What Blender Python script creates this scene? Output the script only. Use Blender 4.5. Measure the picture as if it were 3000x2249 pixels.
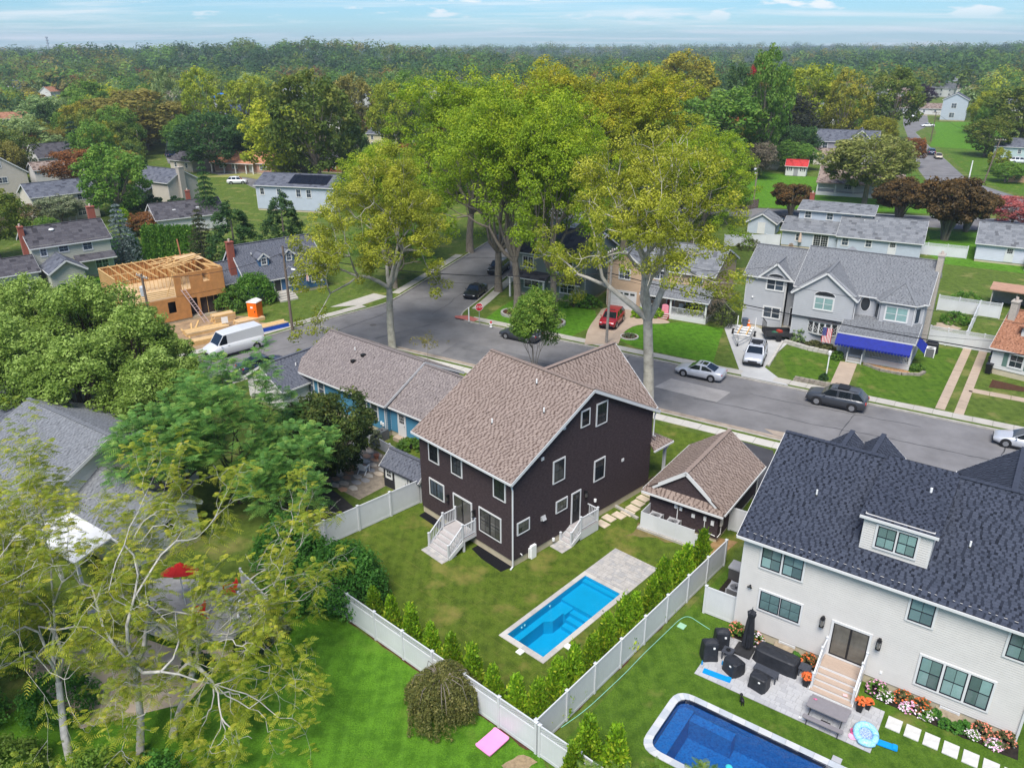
import bpy, math, random, re
import numpy as np
from mathutils import Vector, Matrix
from mathutils.geometry import delaunay_2d_cdt
R = math.radians
rnd = random.Random(7)
for o in list(bpy.data.objects): bpy.data.objects.remove(o)
SC = bpy.context.scene
COL = SC.collection
# ---------------------------------------------------------------- camera
cam = bpy.data.cameras.new('camera'); cam.sensor_width = 36; cam.lens = 27.6
cam.clip_start = .5; cam.clip_end = 20000
camo = bpy.data.objects.new('camera', cam); COL.objects.link(camo)
camo.location = (0, 0, 29); camo.rotation_euler = (R(90 - 23.38), R(.13), 0)
SC.camera = camo
# ---------------------------------------------------------------- sky and sun
SUN_EL, SUN_AZ = 58, 197          # azimuth clockwise from +Y
world = bpy.data.worlds.new('World'); SC.world = world; world.use_nodes = True
nt = world.node_tree; nt.nodes.clear()
def wn(t, **k):
    n = nt.nodes.new(t)
    for a, b in k.items(): setattr(n, a, b)
    return n
out = wn('ShaderNodeOutputWorld'); bg = wn('ShaderNodeBackground')
sky = wn('ShaderNodeTexSky', sky_type='NISHITA', sun_disc=False, sun_elevation=R(SUN_EL), sun_rotation=R(SUN_AZ), altitude=20, air_density=1.0, dust_density=.2, ozone_density=3.0)
tc = wn('ShaderNodeTexCoord'); sep = wn('ShaderNodeSeparateXYZ'); nt.links.new(tc.outputs['Generated'], sep.inputs[0])
def wm(op, a, b=None, clamp=False):
    n = wn('ShaderNodeMath', operation=op, use_clamp=clamp)
    for i, q in enumerate((a, b)):
        if q is None: continue
        if isinstance(q, (int, float)): n.inputs[i].default_value = q
        else: nt.links.new(q, n.inputs[i])
    return n.outputs[0]
zc = wm('ADD', wm('MAXIMUM', sep.outputs[2], 0), .045)
cv = wn('ShaderNodeCombineXYZ')
nt.links.new(wm('DIVIDE', sep.outputs[0], zc), cv.inputs[0]); nt.links.new(wm('DIVIDE', sep.outputs[1], zc), cv.inputs[1])
def noise(vec, scale, det, rough, dist=0):
    n = wn('ShaderNodeTexNoise'); n.inputs['Scale'].default_value = scale; n.inputs['Detail'].default_value = det
    n.inputs['Roughness'].default_value = rough; n.inputs['Distortion'].default_value = dist; nt.links.new(vec, n.inputs['Vector']); return n.outputs[0]
def ramp(v, p0, p1):
    n = wn('ShaderNodeMapRange', interpolation_type='SMOOTHSTEP'); nt.links.new(v, n.inputs[0]); n.inputs[1].default_value = p0; n.inputs[2].default_value = p1; return n.outputs[0]
mp = wn('ShaderNodeMapping'); nt.links.new(cv.outputs[0], mp.inputs[0]); mp.inputs['Scale'].default_value = (.16, .34, 1); mp.inputs['Location'].default_value = (1.7, .4, 0)
veil = wm('MULTIPLY', ramp(noise(mp.outputs[0], 1.3, 8, .62, .4), .44, .70), .75)
mp2 = wn('ShaderNodeMapping'); nt.links.new(tc.outputs['Generated'], mp2.inputs[0]); mp2.inputs['Scale'].default_value = (13, 13, 60); mp2.inputs['Location'].default_value = (3.3, .6, 1.9)
puff = wm('MULTIPLY', ramp(noise(mp2.outputs[0], 1.0, 5, .5), .585, .66), .9)
puff = wm('MULTIPLY', puff, ramp(sep.outputs[2], .012, .04))
cl = wm('MAXIMUM', veil, puff)
mx = wn('ShaderNodeMix', data_type='RGBA'); nt.links.new(cl, mx.inputs[0])
tn = wn('ShaderNodeMix', data_type='RGBA', blend_type='MULTIPLY'); tn.inputs[0].default_value = 1; nt.links.new(sky.outputs[0], tn.inputs[6]); tn.inputs[7].default_value = (.27, .425, .585, 1); nt.links.new(tn.outputs[2], mx.inputs[6]); mx.inputs[7].default_value = (4.2, 4.35, 4.5, 1)
nt.links.new(mx.outputs[2], bg.inputs[0]); bg.inputs[1].default_value = .10
nt.links.new(bg.outputs[0], out.inputs[0])
sun = bpy.data.lights.new('sun', 'SUN'); sun.energy = 2.4; sun.angle = R(32); sun.color = (1, .95, .88)
suno = bpy.data.objects.new('sun', sun); COL.objects.link(suno)
suno.rotation_euler = Vector((-math.sin(R(SUN_AZ))*math.cos(R(SUN_EL)), -math.cos(R(SUN_AZ))*math.cos(R(SUN_EL)), -math.sin(R(SUN_EL)))).to_track_quat('-Z', 'Y').to_euler()
SC.view_settings.view_transform = 'Standard'; SC.view_settings.look = 'None'; SC.view_settings.gamma = 1
SC.view_settings.exposure = 1.3
SC.render.engine = 'CYCLES'
cy = SC.cycles
cy.max_bounces = 6; cy.diffuse_bounces = 3; cy.glossy_bounces = 3; cy.transmission_bounces = 4; cy.transparent_max_bounces = 6; cy.volume_bounces = 0
cy.use_denoising = True; cy.sample_clamp_indirect = 6; cy.caustics_reflective = False; cy.caustics_refractive = False
# ---------------------------------------------------------------- materials
MATS = {}
def lin(c):
    return tuple(((x/255)/12.92 if x/255 <= .04045 else ((x/255+.055)/1.055)**2.4) for x in c)
def mat(name, c, rough=.7, var=.12, scale=3.0, bump=0, bscale=40, metal=0, spec=.35, c2=None, det=4, coord='Object', coat=0, stretch=None):
    """procedural surface: base colour with noise variation, optional bump"""
    if name in MATS: return MATS[name]
    m = bpy.data.materials.new(name); m.use_nodes = True; MATS[name] = m
    t = m.node_tree; b = t.nodes['Principled BSDF']; L = t.links.new
    b.inputs['Roughness'].default_value = rough; b.inputs['Metallic'].default_value = metal; b.inputs['Specular IOR Level'].default_value = spec
    b.inputs['Coat Weight'].default_value = coat; b.inputs['Coat Roughness'].default_value = .05
    c = tuple(c); c2 = tuple(c2) if c2 else tuple(x*(1-var) for x in c); c1 = c if c2 and var == 0 else tuple(min(1, x*(1+var*.6)) for x in c)
    co = t.nodes.new('ShaderNodeTexCoord'); src = co.outputs[coord]
    if stretch:
        mp = t.nodes.new('ShaderNodeMapping'); mp.inputs['Scale'].default_value = stretch; L(src, mp.inputs[0]); src = mp.outputs[0]
    n = t.nodes.new('ShaderNodeTexNoise'); n.inputs['Scale'].default_value = scale; n.inputs['Detail'].default_value = det; n.inputs['Roughness'].default_value = .62; L(src, n.inputs['Vector'])
    r = t.nodes.new('ShaderNodeValToRGB'); r.color_ramp.elements[0].position = .32; r.color_ramp.elements[1].position = .68
    r.color_ramp.elements[0].color = (*c2, 1); r.color_ramp.elements[1].color = (*c1, 1)
    L(n.outputs[0], r.inputs[0]); L(r.outputs[0], b.inputs['Base Color'])
    if bump:
        n2 = t.nodes.new('ShaderNodeTexNoise'); n2.inputs['Scale'].default_value = bscale; n2.inputs['Detail'].default_value = 3; L(src, n2.inputs['Vector'])
        bp = t.nodes.new('ShaderNodeBump'); bp.inputs['Strength'].default_value = bump; bp.inputs['Distance'].default_value = .02; L(n2.outputs[0], bp.inputs['Height']); L(bp.outputs[0], b.inputs['Normal'])
    return m
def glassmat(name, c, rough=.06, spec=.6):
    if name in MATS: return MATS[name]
    m = mat(name, c, rough, .25, .7, spec=spec); t = m.node_tree; b = t.nodes['Principled BSDF']; src = b.inputs['Base Color'].links[0].from_socket      # pane colour brightened at random to imitate differing reflections
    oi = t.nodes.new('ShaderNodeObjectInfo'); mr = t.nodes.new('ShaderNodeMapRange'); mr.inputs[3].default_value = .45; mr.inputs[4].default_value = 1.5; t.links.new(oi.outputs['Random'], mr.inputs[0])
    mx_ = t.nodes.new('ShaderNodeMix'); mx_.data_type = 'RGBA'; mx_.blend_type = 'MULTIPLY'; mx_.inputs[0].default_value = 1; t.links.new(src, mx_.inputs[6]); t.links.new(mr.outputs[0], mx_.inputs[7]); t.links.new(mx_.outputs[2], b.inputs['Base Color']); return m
def leafmat(name, ca, cb, cc=None, rough=.55, trans=.3, useobj=True):
    """leaf colour runs ca..cb (..cc) with a per leaf tone; object colour tints a copy"""
    if name in MATS: return MATS[name]
    m = bpy.data.materials.new(name); m.use_nodes = True; MATS[name] = m
    t = m.node_tree; L = t.links.new; b = t.nodes['Principled BSDF']; b.inputs['Roughness'].default_value = rough; b.inputs['Specular IOR Level'].default_value = .25
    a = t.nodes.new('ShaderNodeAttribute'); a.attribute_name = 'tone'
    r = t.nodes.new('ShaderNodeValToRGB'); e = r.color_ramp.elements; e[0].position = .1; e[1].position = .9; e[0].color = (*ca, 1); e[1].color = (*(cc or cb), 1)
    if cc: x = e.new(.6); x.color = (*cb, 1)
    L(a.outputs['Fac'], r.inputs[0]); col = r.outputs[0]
    if useobj:
        oi = t.nodes.new('ShaderNodeObjectInfo'); mm = t.nodes.new('ShaderNodeMix'); mm.data_type = 'RGBA'; mm.blend_type = 'MULTIPLY'; mm.inputs[0].default_value = 1
        L(col, mm.inputs[6]); L(oi.outputs['Color'], mm.inputs[7]); col = mm.outputs[2]
    L(col, b.inputs['Base Color'])
    tr = t.nodes.new('ShaderNodeBsdfTranslucent'); L(col, tr.inputs[0]); ms = t.nodes.new('ShaderNodeMixShader'); ms.inputs[0].default_value = trans
    L(b.outputs[0], ms.inputs[1]); L(tr.outputs[0], ms.inputs[2]); L(ms.outputs[0], t.nodes['Material Output'].inputs[0])
    return m
# ---------------------------------------------------------------- mesh builder
class MB:
    def __init__(s): s.v = []; s.f = []; s.m = []
    def add(s, vs, fs, m=0):
        k = len(s.v); s.v += [tuple(map(float, q)) for q in vs]
        for f in fs: s.f.append([k+i for i in f]); s.m.append(m)
        return s
    def box(s, x0, y0, z0, x1, y1, z1, m=0):
        return s.add([(x0,y0,z0),(x1,y0,z0),(x1,y1,z0),(x0,y1,z0),(x0,y0,z1),(x1,y0,z1),(x1,y1,z1),(x0,y1,z1)],
                     [(0,3,2,1),(4,5,6,7),(0,1,5,4),(1,2,6,5),(2,3,7,6),(3,0,4,7)], m)
    def prism(s, poly, z0, z1, m=0):
        n = len(poly)
        a = sum(poly[i][0]*poly[(i+1)%n][1]-poly[(i+1)%n][0]*poly[i][1] for i in range(n))
        if a < 0: poly = poly[::-1]
        return s.add([(p[0],p[1],z0) for p in poly]+[(p[0],p[1],z1) for p in poly],
                     [list(range(n))[::-1], [n+i for i in range(n)]]+[(i,(i+1)%n,n+(i+1)%n,n+i) for i in range(n)], m)
    def extr(s, poly, d, m=0):
        """planar 3D polygon pushed along d"""
        n = len(poly); d = Vector(d); P = [Vector(p) for p in poly]
        nr = Vector((0,0,0))
        for i in range(n): nr += P[i].cross(P[(i+1) % n])
        if nr.dot(d) > 0: P = P[::-1]
        return s.add(P+[p+d for p in P], [list(range(n)), [n+i for i in range(n)][::-1]]+[(i, n+i, n+(i+1)%n, (i+1)%n) for i in range(n)], m)
    def bar(s, p, q, w, h=None, m=0, up=(0,0,1)):
        """rectangular bar from p to q, w across, h in the up direction"""
        p, q = Vector(p), Vector(q); h = h or w; d = (q-p).normalized(); u = Vector(up)
        if abs(d.dot(u)) > .98: u = Vector((0,1,0))
        a = d.cross(u).normalized()*(w/2); b = a.cross(d).normalized()*(h/2)
        return s.add([p-a-b,p+a-b,p+a+b,p-a+b,q-a-b,q+a-b,q+a+b,q-a+b], [(0,1,2,3),(7,6,5,4),(0,4,5,1),(1,5,6,2),(2,6,7,3),(3,7,4,0)], m)
    def tube(s, pts, rad, n=6, m=0, cap=True):
        P = [Vector(p) for p in pts]; N = len(P)
        if isinstance(rad, (int, float)): rad = [rad]*N
        k = len(s.v); pa = None
        for i in range(N):
            d = (P[min(i+1,N-1)]-P[max(i-1,0)]).normalized()
            if pa is None: pa = d.orthogonal().normalized()
            a = (pa - d*pa.dot(d)); a = a.normalized() if a.length > 1e-6 else d.orthogonal().normalized(); pa = a; b = d.cross(a)
            for j in range(n):
                t = 2*math.pi*j/n; s.v.append(tuple(P[i]+(a*math.cos(t)+b*math.sin(t))*rad[i]))
        for i in range(N-1):
            for j in range(n):
                s.f.append([k+i*n+j, k+i*n+(j+1)%n, k+(i+1)*n+(j+1)%n, k+(i+1)*n+j]); s.m.append(m)
        if cap:
            s.f.append([k+j for j in range(n)][::-1]); s.m.append(m); s.f.append([k+(N-1)*n+j for j in range(n)]); s.m.append(m)
        return s
    def cyl(s, x, y, z0, z1, r0, r1=None, n=12, m=0):
        return s.tube([(x,y,z0),(x,y,z1)], [r0, r0 if r1 is None else r1], n, m)
    def lathe(s, prof, n=14, m=0, c=(0,0,0)):
        k = len(s.v)
        for r, z in prof:
            for j in range(n): t = 2*math.pi*j/n; s.v.append((c[0]+r*math.cos(t), c[1]+r*math.sin(t), c[2]+z))
        for i in range(len(prof)-1):
            for j in range(n): s.f.append([k+i*n+j, k+i*n+(j+1)%n, k+(i+1)*n+(j+1)%n, k+(i+1)*n+j]); s.m.append(m)
        s.f.append([k+j for j in range(n)][::-1]); s.m.append(m); s.f.append([k+(len(prof)-1)*n+j for j in range(n)]); s.m.append(m)
        return s
    def loft(s, rings, m=0, cap=True):
        k = len(s.v); n = len(rings[0])
        for r in rings: s.v += [tuple(map(float, p)) for p in r]
        for i in range(len(rings)-1):
            for j in range(n): s.f.append([k+i*n+j, k+i*n+(j+1)%n, k+(i+1)*n+(j+1)%n, k+(i+1)*n+j]); s.m.append(m)
        if cap: s.f.append([k+j for j in range(n)][::-1]); s.m.append(m); s.f.append([k+(len(rings)-1)*n+j for j in range(n)]); s.m.append(m)
        return s
    def blob(s, c, r, n=10, k=7, jit=0, m=0, rg=None):
        """lumpy ellipsoid"""
        rg = rg or rnd; r = (r, r, r) if isinstance(r, (int, float)) else r; prof = []
        b = len(s.v)
        for i in range(k+1):
            th = math.pi*i/k
            for j in range(n):
                t = 2*math.pi*j/n; q = 1+rg.uniform(-jit, jit)
                s.v.append((c[0]+r[0]*q*math.sin(th)*math.cos(t), c[1]+r[1]*q*math.sin(th)*math.sin(t), c[2]-r[2]*q*math.cos(th)))
        for i in range(k):
            for j in range(n): s.f.append([b+i*n+j, b+i*n+(j+1)%n, b+(i+1)*n+(j+1)%n, b+(i+1)*n+j]); s.m.append(m)
        return s
    def mesh(s, name, mats, smooth=False):
        me = bpy.data.meshes.new(name); me.from_pydata(s.v, [], s.f)
        for q in (mats if isinstance(mats, (list, tuple)) else [mats]): me.materials.append(q)
        if any(s.m): me.polygons.foreach_set('material_index', s.m)
        if smooth: me.polygons.foreach_set('use_smooth', [True]*len(s.f))
        me.update(); return me
def O(name, me, parent=None, loc=(0,0,0), rz=0, mats=None, smooth=False, **k):
    """link one object; me is a mesh, an MB or None (Empty)"""
    if isinstance(me, MB): me = me.mesh(name, mats, smooth)
    o = bpy.data.objects.new(name, me); COL.objects.link(o)
    if parent is not None: o.parent = parent
    o.location = loc if len(loc) == 3 else (*loc, 0)
    if rz: o.rotation_euler = (0, 0, rz)
    for a, b in k.items(): o[a] = b
    return o
def thing(name, label, cat, loc=(0,0,0), yaw=0, group=None, me=None, mats=None, smooth=False):
    """a thing's root; yaw is the heading of its local +y, clockwise from world +y"""
    o = O(name, me, None, loc, -R(yaw), mats, smooth, label=label, category=cat)
    if group: o['group'] = group
    return o
def copy_tree(src, loc, rz=None, label=None, group=None, scale=None):
    c = src.copy(); COL.objects.link(c); c.location = loc if len(loc) == 3 else (*loc, 0)
    if rz is not None: c.rotation_euler = (0, 0, rz)
    if scale: c.scale = scale
    if label: c['label'] = label
    if group: c['group'] = group
    for ch in src.children:
        d = ch.copy(); COL.objects.link(d); d.parent = c
        for g in ch.children: e = g.copy(); COL.objects.link(e); e.parent = d
    return c
def struct(name, mb, mats, loc=(0,0,0), yaw=0, smooth=False, kind='structure', **k):
    return O(name, mb, None, loc, -R(yaw), mats, smooth, kind=kind, **k)
ORD = 'first second third fourth fifth sixth seventh eighth ninth tenth eleventh twelfth thirteenth fourteenth fifteenth sixteenth seventeenth eighteenth nineteenth twentieth'.split()

# ---------------------------------------------------------------- ground, roads, lawns
def lawnmat(name, dark, light, straw, sfrac=.5, stripe=0, yaw=0):
    if name in MATS: return MATS[name]
    m = bpy.data.materials.new(name); m.use_nodes = True; MATS[name] = m
    t = m.node_tree; L = t.links.new; b = t.nodes['Principled BSDF']; b.inputs['Roughness'].default_value = .85; b.inputs['Specular IOR Level'].default_value = .15
    co = t.nodes.new('ShaderNodeTexCoord')
    def ns(sc, det, vec=co.outputs['Object'], ro=.6):
        n = t.nodes.new('ShaderNodeTexNoise'); n.inputs['Scale'].default_value = sc; n.inputs['Detail'].default_value = det; n.inputs['Roughness'].default_value = ro; L(vec, n.inputs['Vector']); return n.outputs[0]
    def rmp(v, a, z, p=0, q=1):
        n = t.nodes.new('ShaderNodeMapRange'); L(v, n.inputs[0]); n.inputs[1].default_value = a; n.inputs[2].default_value = z; n.inputs[3].default_value = p; n.inputs[4].default_value = q; return n.outputs[0]
    def mixc(f, a, c):
        n = t.nodes.new('ShaderNodeMix'); n.data_type = 'RGBA'
        L(f, n.inputs[0])
        for i, q in ((6, a), (7, c)):
            if isinstance(q, tuple): n.inputs[i].default_value = (*q, 1)
            else: L(q, n.inputs[i])
        return n.outputs[2]
    fine = ns(13, 6, ro=.82); big = ns(.35, 4); mid = ns(1.6, 5)
    c = mixc(rmp(fine, .34, .66), tuple(x*.7 for x in dark), tuple(x*1.15 for x in light))
    c = mixc(rmp(mid, .42, .62, 0, .6), c, tuple(x*.6 for x in dark))
    sm_ = t.nodes.new('ShaderNodeMapping'); sm_.inputs['Rotation'].default_value = (0, 0, R(yaw or 35)); sm_.inputs['Scale'].default_value = (2.2, .16, 1); L(co.outputs['Object'], sm_.inputs[0])
    c = mixc(rmp(ns(1.0, 4, sm_.outputs[0]), .46, .66, 0, .22), c, tuple(x*1.2+.01 for x in light))
    c = mixc(rmp(big, sfrac, sfrac+.16, 0, .75), c, straw)
    if stripe:
        mp = t.nodes.new('ShaderNodeMapping'); mp.inputs['Rotation'].default_value = (0, 0, R(yaw)); L(co.outputs['Object'], mp.inputs[0])
        br = t.nodes.new('ShaderNodeTexBrick'); br.inputs['Scale'].default_value = 1; br.inputs['Brick Width'].default_value = 2.4; br.inputs['Row Height'].default_value = .62; br.inputs['Mortar Size'].default_value = .035; br.inputs['Mortar Smooth'].default_value = .9
        br.inputs['Color1'].default_value = (0, 0, 0, 1); br.inputs['Color2'].default_value = (.25, .25, .25, 1); br.inputs['Mortar'].default_value = (1, 1, 1, 1)
        L(mp.outputs[0], br.inputs['Vector'])
        mu = t.nodes.new('ShaderNodeMath'); mu.operation = 'MULTIPLY'; L(br.outputs['Color'], mu.inputs[0]); L(rmp(ns(.9, 3), .42, .62, 0, stripe), mu.inputs[1])
        c = mixc(mu.outputs[0], c, straw)
    L(c, b.inputs['Base Color'])
    bp = t.nodes.new('ShaderNodeBump'); bp.inputs['Strength'].default_value = .9; bp.inputs['Distance'].default_value = .06; L(ns(22, 4, ro=.8), bp.inputs['Height']); L(bp.outputs[0], b.inputs['Normal'])
    return m
M_ground = lawnmat('rough_grass', (.062, .112, .015), (.135, .19, .03), (.25, .225, .075), .54)
M_sod = lawnmat('new_sod', (.052, .100, .008), (.13, .185, .018), (.27, .225, .065), .55, .3, 44)
M_lush = lawnmat('lush_lawn', (.05, .155, .006), (.125, .285, .018), (.14, .23, .03), .60)
M_front = lawnmat('front_lawn', (.045, .115, .008), (.115, .2, .018), (.24, .22, .065), .57)
M_asph = mat('asphalt', (.185, .18, .182), .9, .26, .3, .35, 60, spec=.2, det=9)
M_asph2 = mat('dark_asphalt', (.055, .055, .062), .85, .2, .6, .3, 60, spec=.25)
M_patch = mat('asphalt_patch', (.15, .148, .152), .9, .18, .8, .35, 60, spec=.2)
M_conc = mat('concrete', (.43, .405, .36), .85, .12, .9, .15, 50, spec=.2)
M_curb = mat('curb_concrete', (.40, .38, .34), .85, .2, 1.5, .2, 50, spec=.2)
M_tan = mat('tan_concrete', (.42, .33, .25), .85, .12, .8, .15, 50, spec=.2)
M_mulch = mat('mulch', (.085, .042, .026), .95, .45, 9, .8, 30, spec=.1)
M_black_mulch = mat('black_mulch', (.012, .012, .014), .95, .4, 12, .8, 30, spec=.1)
M_dirt = mat('dirt', (.30, .19, .09), .95, .3, 2.5, .6, 20, spec=.1)
M_soil = mat('dark_soil', (.03, .024, .02), .95, .4, 6, .6, 30, spec=.1)
SU, SN = (.8496, -.5274), (.5274, .8496)
def ST(s, n): return (s*SU[0]+n*SN[0], s*SU[1]+n*SN[1])
def smooth_line(p, it=2):
    for _ in range(it):
        q = [p[0]]
        for a, b in zip(p[:-1], p[1:]): q += [(a[0]*.75+b[0]*.25, a[1]*.75+b[1]*.25), (a[0]*.25+b[0]*.75, a[1]*.25+b[1]*.75)]
        p = q+[p[-1]]
    return p
far_curb = [ST(62, 69.7), ST(-45, 69.7)]+smooth_line([ST(-45.5, 69.7), ST(-51.2, 69.6), (-4.6, 92.4)], 3)+[(-2.1, 100.4), (-.3, 106.1), (14.6, 152)]
left_curb = [(5.6, 152), (-7, 115.6), (-13.3, 97.6)]+smooth_line([(-14.2, 95.0), (-15.6, 91.6), (-19.5, 88.0)], 2)+[(-24.4, 82.8), (-31.7, 74.6), (-72, 33)]
near_curb = [(-64, 28), (-22.2, 71.6)]+smooth_line([(-21, 72.9), (-16.2, 78.3), ST(-51, 58.6)], 3)+[ST(62, 58.6)]
road_poly = far_curb+left_curb+near_curb
mid_road = [(20, 158.5), (46, 152.5), (73.9, 144.6), (90, 141), (93, 146), (93.7, 179.7), (112.5, 232), (131.5, 271.6), (152, 320), (185, 392), (194, 388), (160, 316), (143.1, 291.2), (126.6, 246.3), (118.5, 222.1), (104.9, 183.9), (103, 146), (105, 137), (150, 120), (147, 110.5), (100, 126.8), (78.5, 132.1), (44.7, 143.4), (18, 149.5)]
far_road = [(-20, 150), (-54.6, 172.6), (-66, 190), (-92, 216), (-101, 236), (-116, 275), (-108, 278), (-94, 239), (-82, 216), (-58, 193), (-47, 180), (-18, 158)]
def fr(o, yaw):
    y = R(yaw); return lambda a, b: (o[0]+a*math.sin(y)+b*math.cos(y), o[1]+a*math.cos(y)-b*math.sin(y))
POOL = fr((1.53, 31.09), 42.4)          # a along the pool, b across
pool_hole = [POOL(.36, -2.83), POOL(.36, -.31), POOL(7.2, -.31), POOL(7.2, -2.83)]
WPO = fr((5.75, 26.2), 35.5)            # dark pool: a away from the camera, b to the right
def rounded(pts, r, n=5):
    o = []
    N = len(pts)
    for i in range(N):
        p, c, q = Vector(pts[i-1]), Vector(pts[i]), Vector(pts[(i+1) % N]); a = c+(p-c).normalized()*r; b = c+(q-c).normalized()*r
        for k in range(n+1):
            t = k/n; o.append(tuple(a*(1-t)**2+c*2*t*(1-t)+b*t*t))
    return o
wp_out = rounded([WPO(3.95, .02), WPO(3.95, 13.2), WPO(-.35, 13.2), WPO(-.35, .02)], .9)
wp_in = rounded([WPO(3.6, .38), WPO(3.6, 12.85), WPO(0, 12.85), WPO(0, .38)], .65)
def inside(p, poly):
    c = False; n = len(poly); x, y = p
    for i in range(n):
        (x1, y1), (x2, y2) = poly[i], poly[i-1]
        if (y1 > y) != (y2 > y) and x < (x2-x1)*(y-y1)/(y2-y1)+x1: c = not c
    return c
def holed(outer, holes, z=0):
    vs, es = [], []
    for p in [outer]+holes:
        k = len(vs); vs += [Vector(q) for q in p]; es += [(k+i, k+(i+1) % len(p)) for i in range(len(p))]
    v, e, f, *_ = delaunay_2d_cdt(vs, es, [], 0, 1e-5)
    mb = MB(); mb.v = [(q.x, q.y, z) for q in v]
    for t in f:
        c = ((v[t[0]].x+v[t[1]].x+v[t[2]].x)/3, (v[t[0]].y+v[t[1]].y+v[t[2]].y)/3)
        if inside(c, outer) and not any(inside(c, h) for h in holes):
            a, b, d = v[t[0]], v[t[1]], v[t[2]]
            mb.f.append(list(t) if (b-a).cross(d-a) > 0 else [t[0], t[2], t[1]]); mb.m.append(0)
    return mb
def sheet(name, poly, z, m, **k):
    return struct(name, holed(poly, [], z), m, **k)
struct('ground', holed([(-6000, -800), (6000, -800), (6000, 9000), (-6000, 9000)], [road_poly, pool_hole, wp_in, mid_road, far_road]), M_ground)
road = sheet('road', road_poly, -.12, M_asph)
sheet('back_road', mid_road, -.08, M_asph); sheet('side_road', far_road, -.08, M_asph)
def curb(name, line, side, w=.16, top=.02, bot=-.13):
    mb = MB(); P = [Vector(p) for p in line]; N = len(P); off = []
    for i in range(N):
        d = (P[min(i+1, N-1)]-P[max(i-1, 0)]).normalized(); off.append(P[i]+Vector((-d.y, d.x))*w*side)
    a = [(*p, bot) for p in P]; b = [(*p, top) for p in P]; c = [(*p, top) for p in off]; d = [(*p, bot) for p in off]
    mb.loft([[a[i], b[i], c[i], d[i]] for i in range(N)])
    return struct(name, mb, M_curb)
curb('curb_far', far_curb, -1); curb('curb_left', left_curb, -1); curb('curb_near', near_curb, -1)
# worn patches and sealed cracks in the asphalt
for i, (pl, mm) in enumerate([([ST(-46, 60), ST(-46.5, 64.2), ST(-22, 63.6), ST(-21, 60.0)], M_patch), ([ST(-24, 63.5), ST(-23.4, 66.2), ST(-17.6, 66.0), ST(-18, 63.2)], mat('pale_patch', (.30, .285, .275), .9, .15, .8)),
                              ([(-15.0, 80.0), (-14.7, 79.6), (-7.4, 85.6), (-7.6, 86.0)], M_patch), ([ST(14, 61), ST(15, 62.4), ST(40, 61.6), ST(40, 60.2)], M_patch),
                              ([ST(-52, 58.66), ST(-52, 59.4), ST(20, 59.5), ST(20, 58.66)], mat('gutter_sand', (.33, .27, .215), .95, .3, 1.2, .3)),
                              ([ST(-6, 59.5), ST(-9, 60.6), ST(-13, 60.2), ST(-12, 59.5)], MATS['gutter_sand'])]):
    O('asphalt_patch', holed(pl, [], -.12+.004*(1+i % 3)), road, mats=mm)
def tarseam(p, q, w=.05, seed=1):
    rg = random.Random(seed); P, Q = Vector(p), Vector(q); n = max(3, int((Q-P).length/.6)); d = (Q-P)/n; nn = Vector((-d.y, d.x)).normalized(); o = 0; a, b = [], []
    for i in range(n+1):
        o += rg.uniform(-.12, .12); c = P+d*i+nn*o; ww = w*rg.uniform(.5, 1.2); a.append((*(c+nn*ww), -.1135)); b.append((*(c-nn*ww), -.1135))
    O('tar_seam', MB().add(a+b, [(i, n+1+i, n+2+i, i+1) for i in range(n)]), road, mats=mat('tar', (.05, .05, .053), .6, .2, 3))
for i, (p, q) in enumerate([(ST(-45, 62.4), ST(-20, 63.0)), (ST(-20, 63), ST(12, 64.2)), (ST(-30, 58.9), ST(-29, 69.4)), (ST(-8, 59.3), ST(-7, 67)), (ST(3, 60), ST(4.5, 69.5)), (ST(12, 64.2), ST(38, 63.4)), (ST(-16, 66.5), ST(-2, 67.2)), ((-9.5, 88), (-2.5, 110)), ((-14, 90), (-20, 80)), ((-22, 78.5), (-46, 54)), ((-12, 94), (-6, 96)), (ST(16, 59), ST(17, 66))]): tarseam(p, q, .035+.012*(i % 3), i)
mh = MB().cyl(0, 0, 0, .012, .38, n=20); mhm = mh.mesh('manhole_cover', mat('iron', (.12, .11, .105), .7, .3, 8))
for i, p in enumerate([ST(9.8, 64.0), (-15.8, 84.3)]): thing('manhole_cover', ['iron manhole cover in the street in front of the striped flag house', 'iron manhole cover at the street junction'][i], 'manhole cover', (*p, -.117), 0, None, mhm)
# sidewalks of single slabs
def sidewalk(name, line, o0, o1, side, step=1.5, m=None, skip=()):
    root = O(name, None, kind='structure'); P = [Vector(p) for p in line]; L = [0]
    for a, b in zip(P[:-1], P[1:]): L.append(L[-1]+(b-a).length)
    def at(d):
        for i in range(len(P)-1):
            if d <= L[i+1] or i == len(P)-2:
                t = (P[i+1]-P[i]).normalized(); return P[i]+t*(d-L[i]), Vector((-t.y, t.x))*side
    d = 0; k = 0
    while d < L[-1]-step*.5:
        (a, na), (b, nb) = at(d+.012), at(d+step-.012); h = .035+.008*math.sin(k*2.3)
        mb = MB().prism([tuple(a+na*o0), tuple(b+nb*o0), tuple(b+nb*o1), tuple(a+na*o1)], -.05, h)
        O('slab', mb, root, mats=(m or M_conc)); d += step; k += 1
    return root
M_conc2 = mat('new_concrete', (.50, .475, .43), .8, .08, .8, .1, 50, spec=.2)
sidewalk('sidewalk_far', [ST(45, 69.7), ST(-49, 69.7)], .55, 1.65, -1)
sidewalk('sidewalk_near', [ST(-49, 58.6), ST(45, 58.6)], .6, 1.7, -1, m=M_conc2)
sidewalk('sidewalk_side_street', [(-5.4, 90), (-4.3, 93.2), (-2.1, 100.4), (12, 144)], .55, 1.7, -1)
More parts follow.
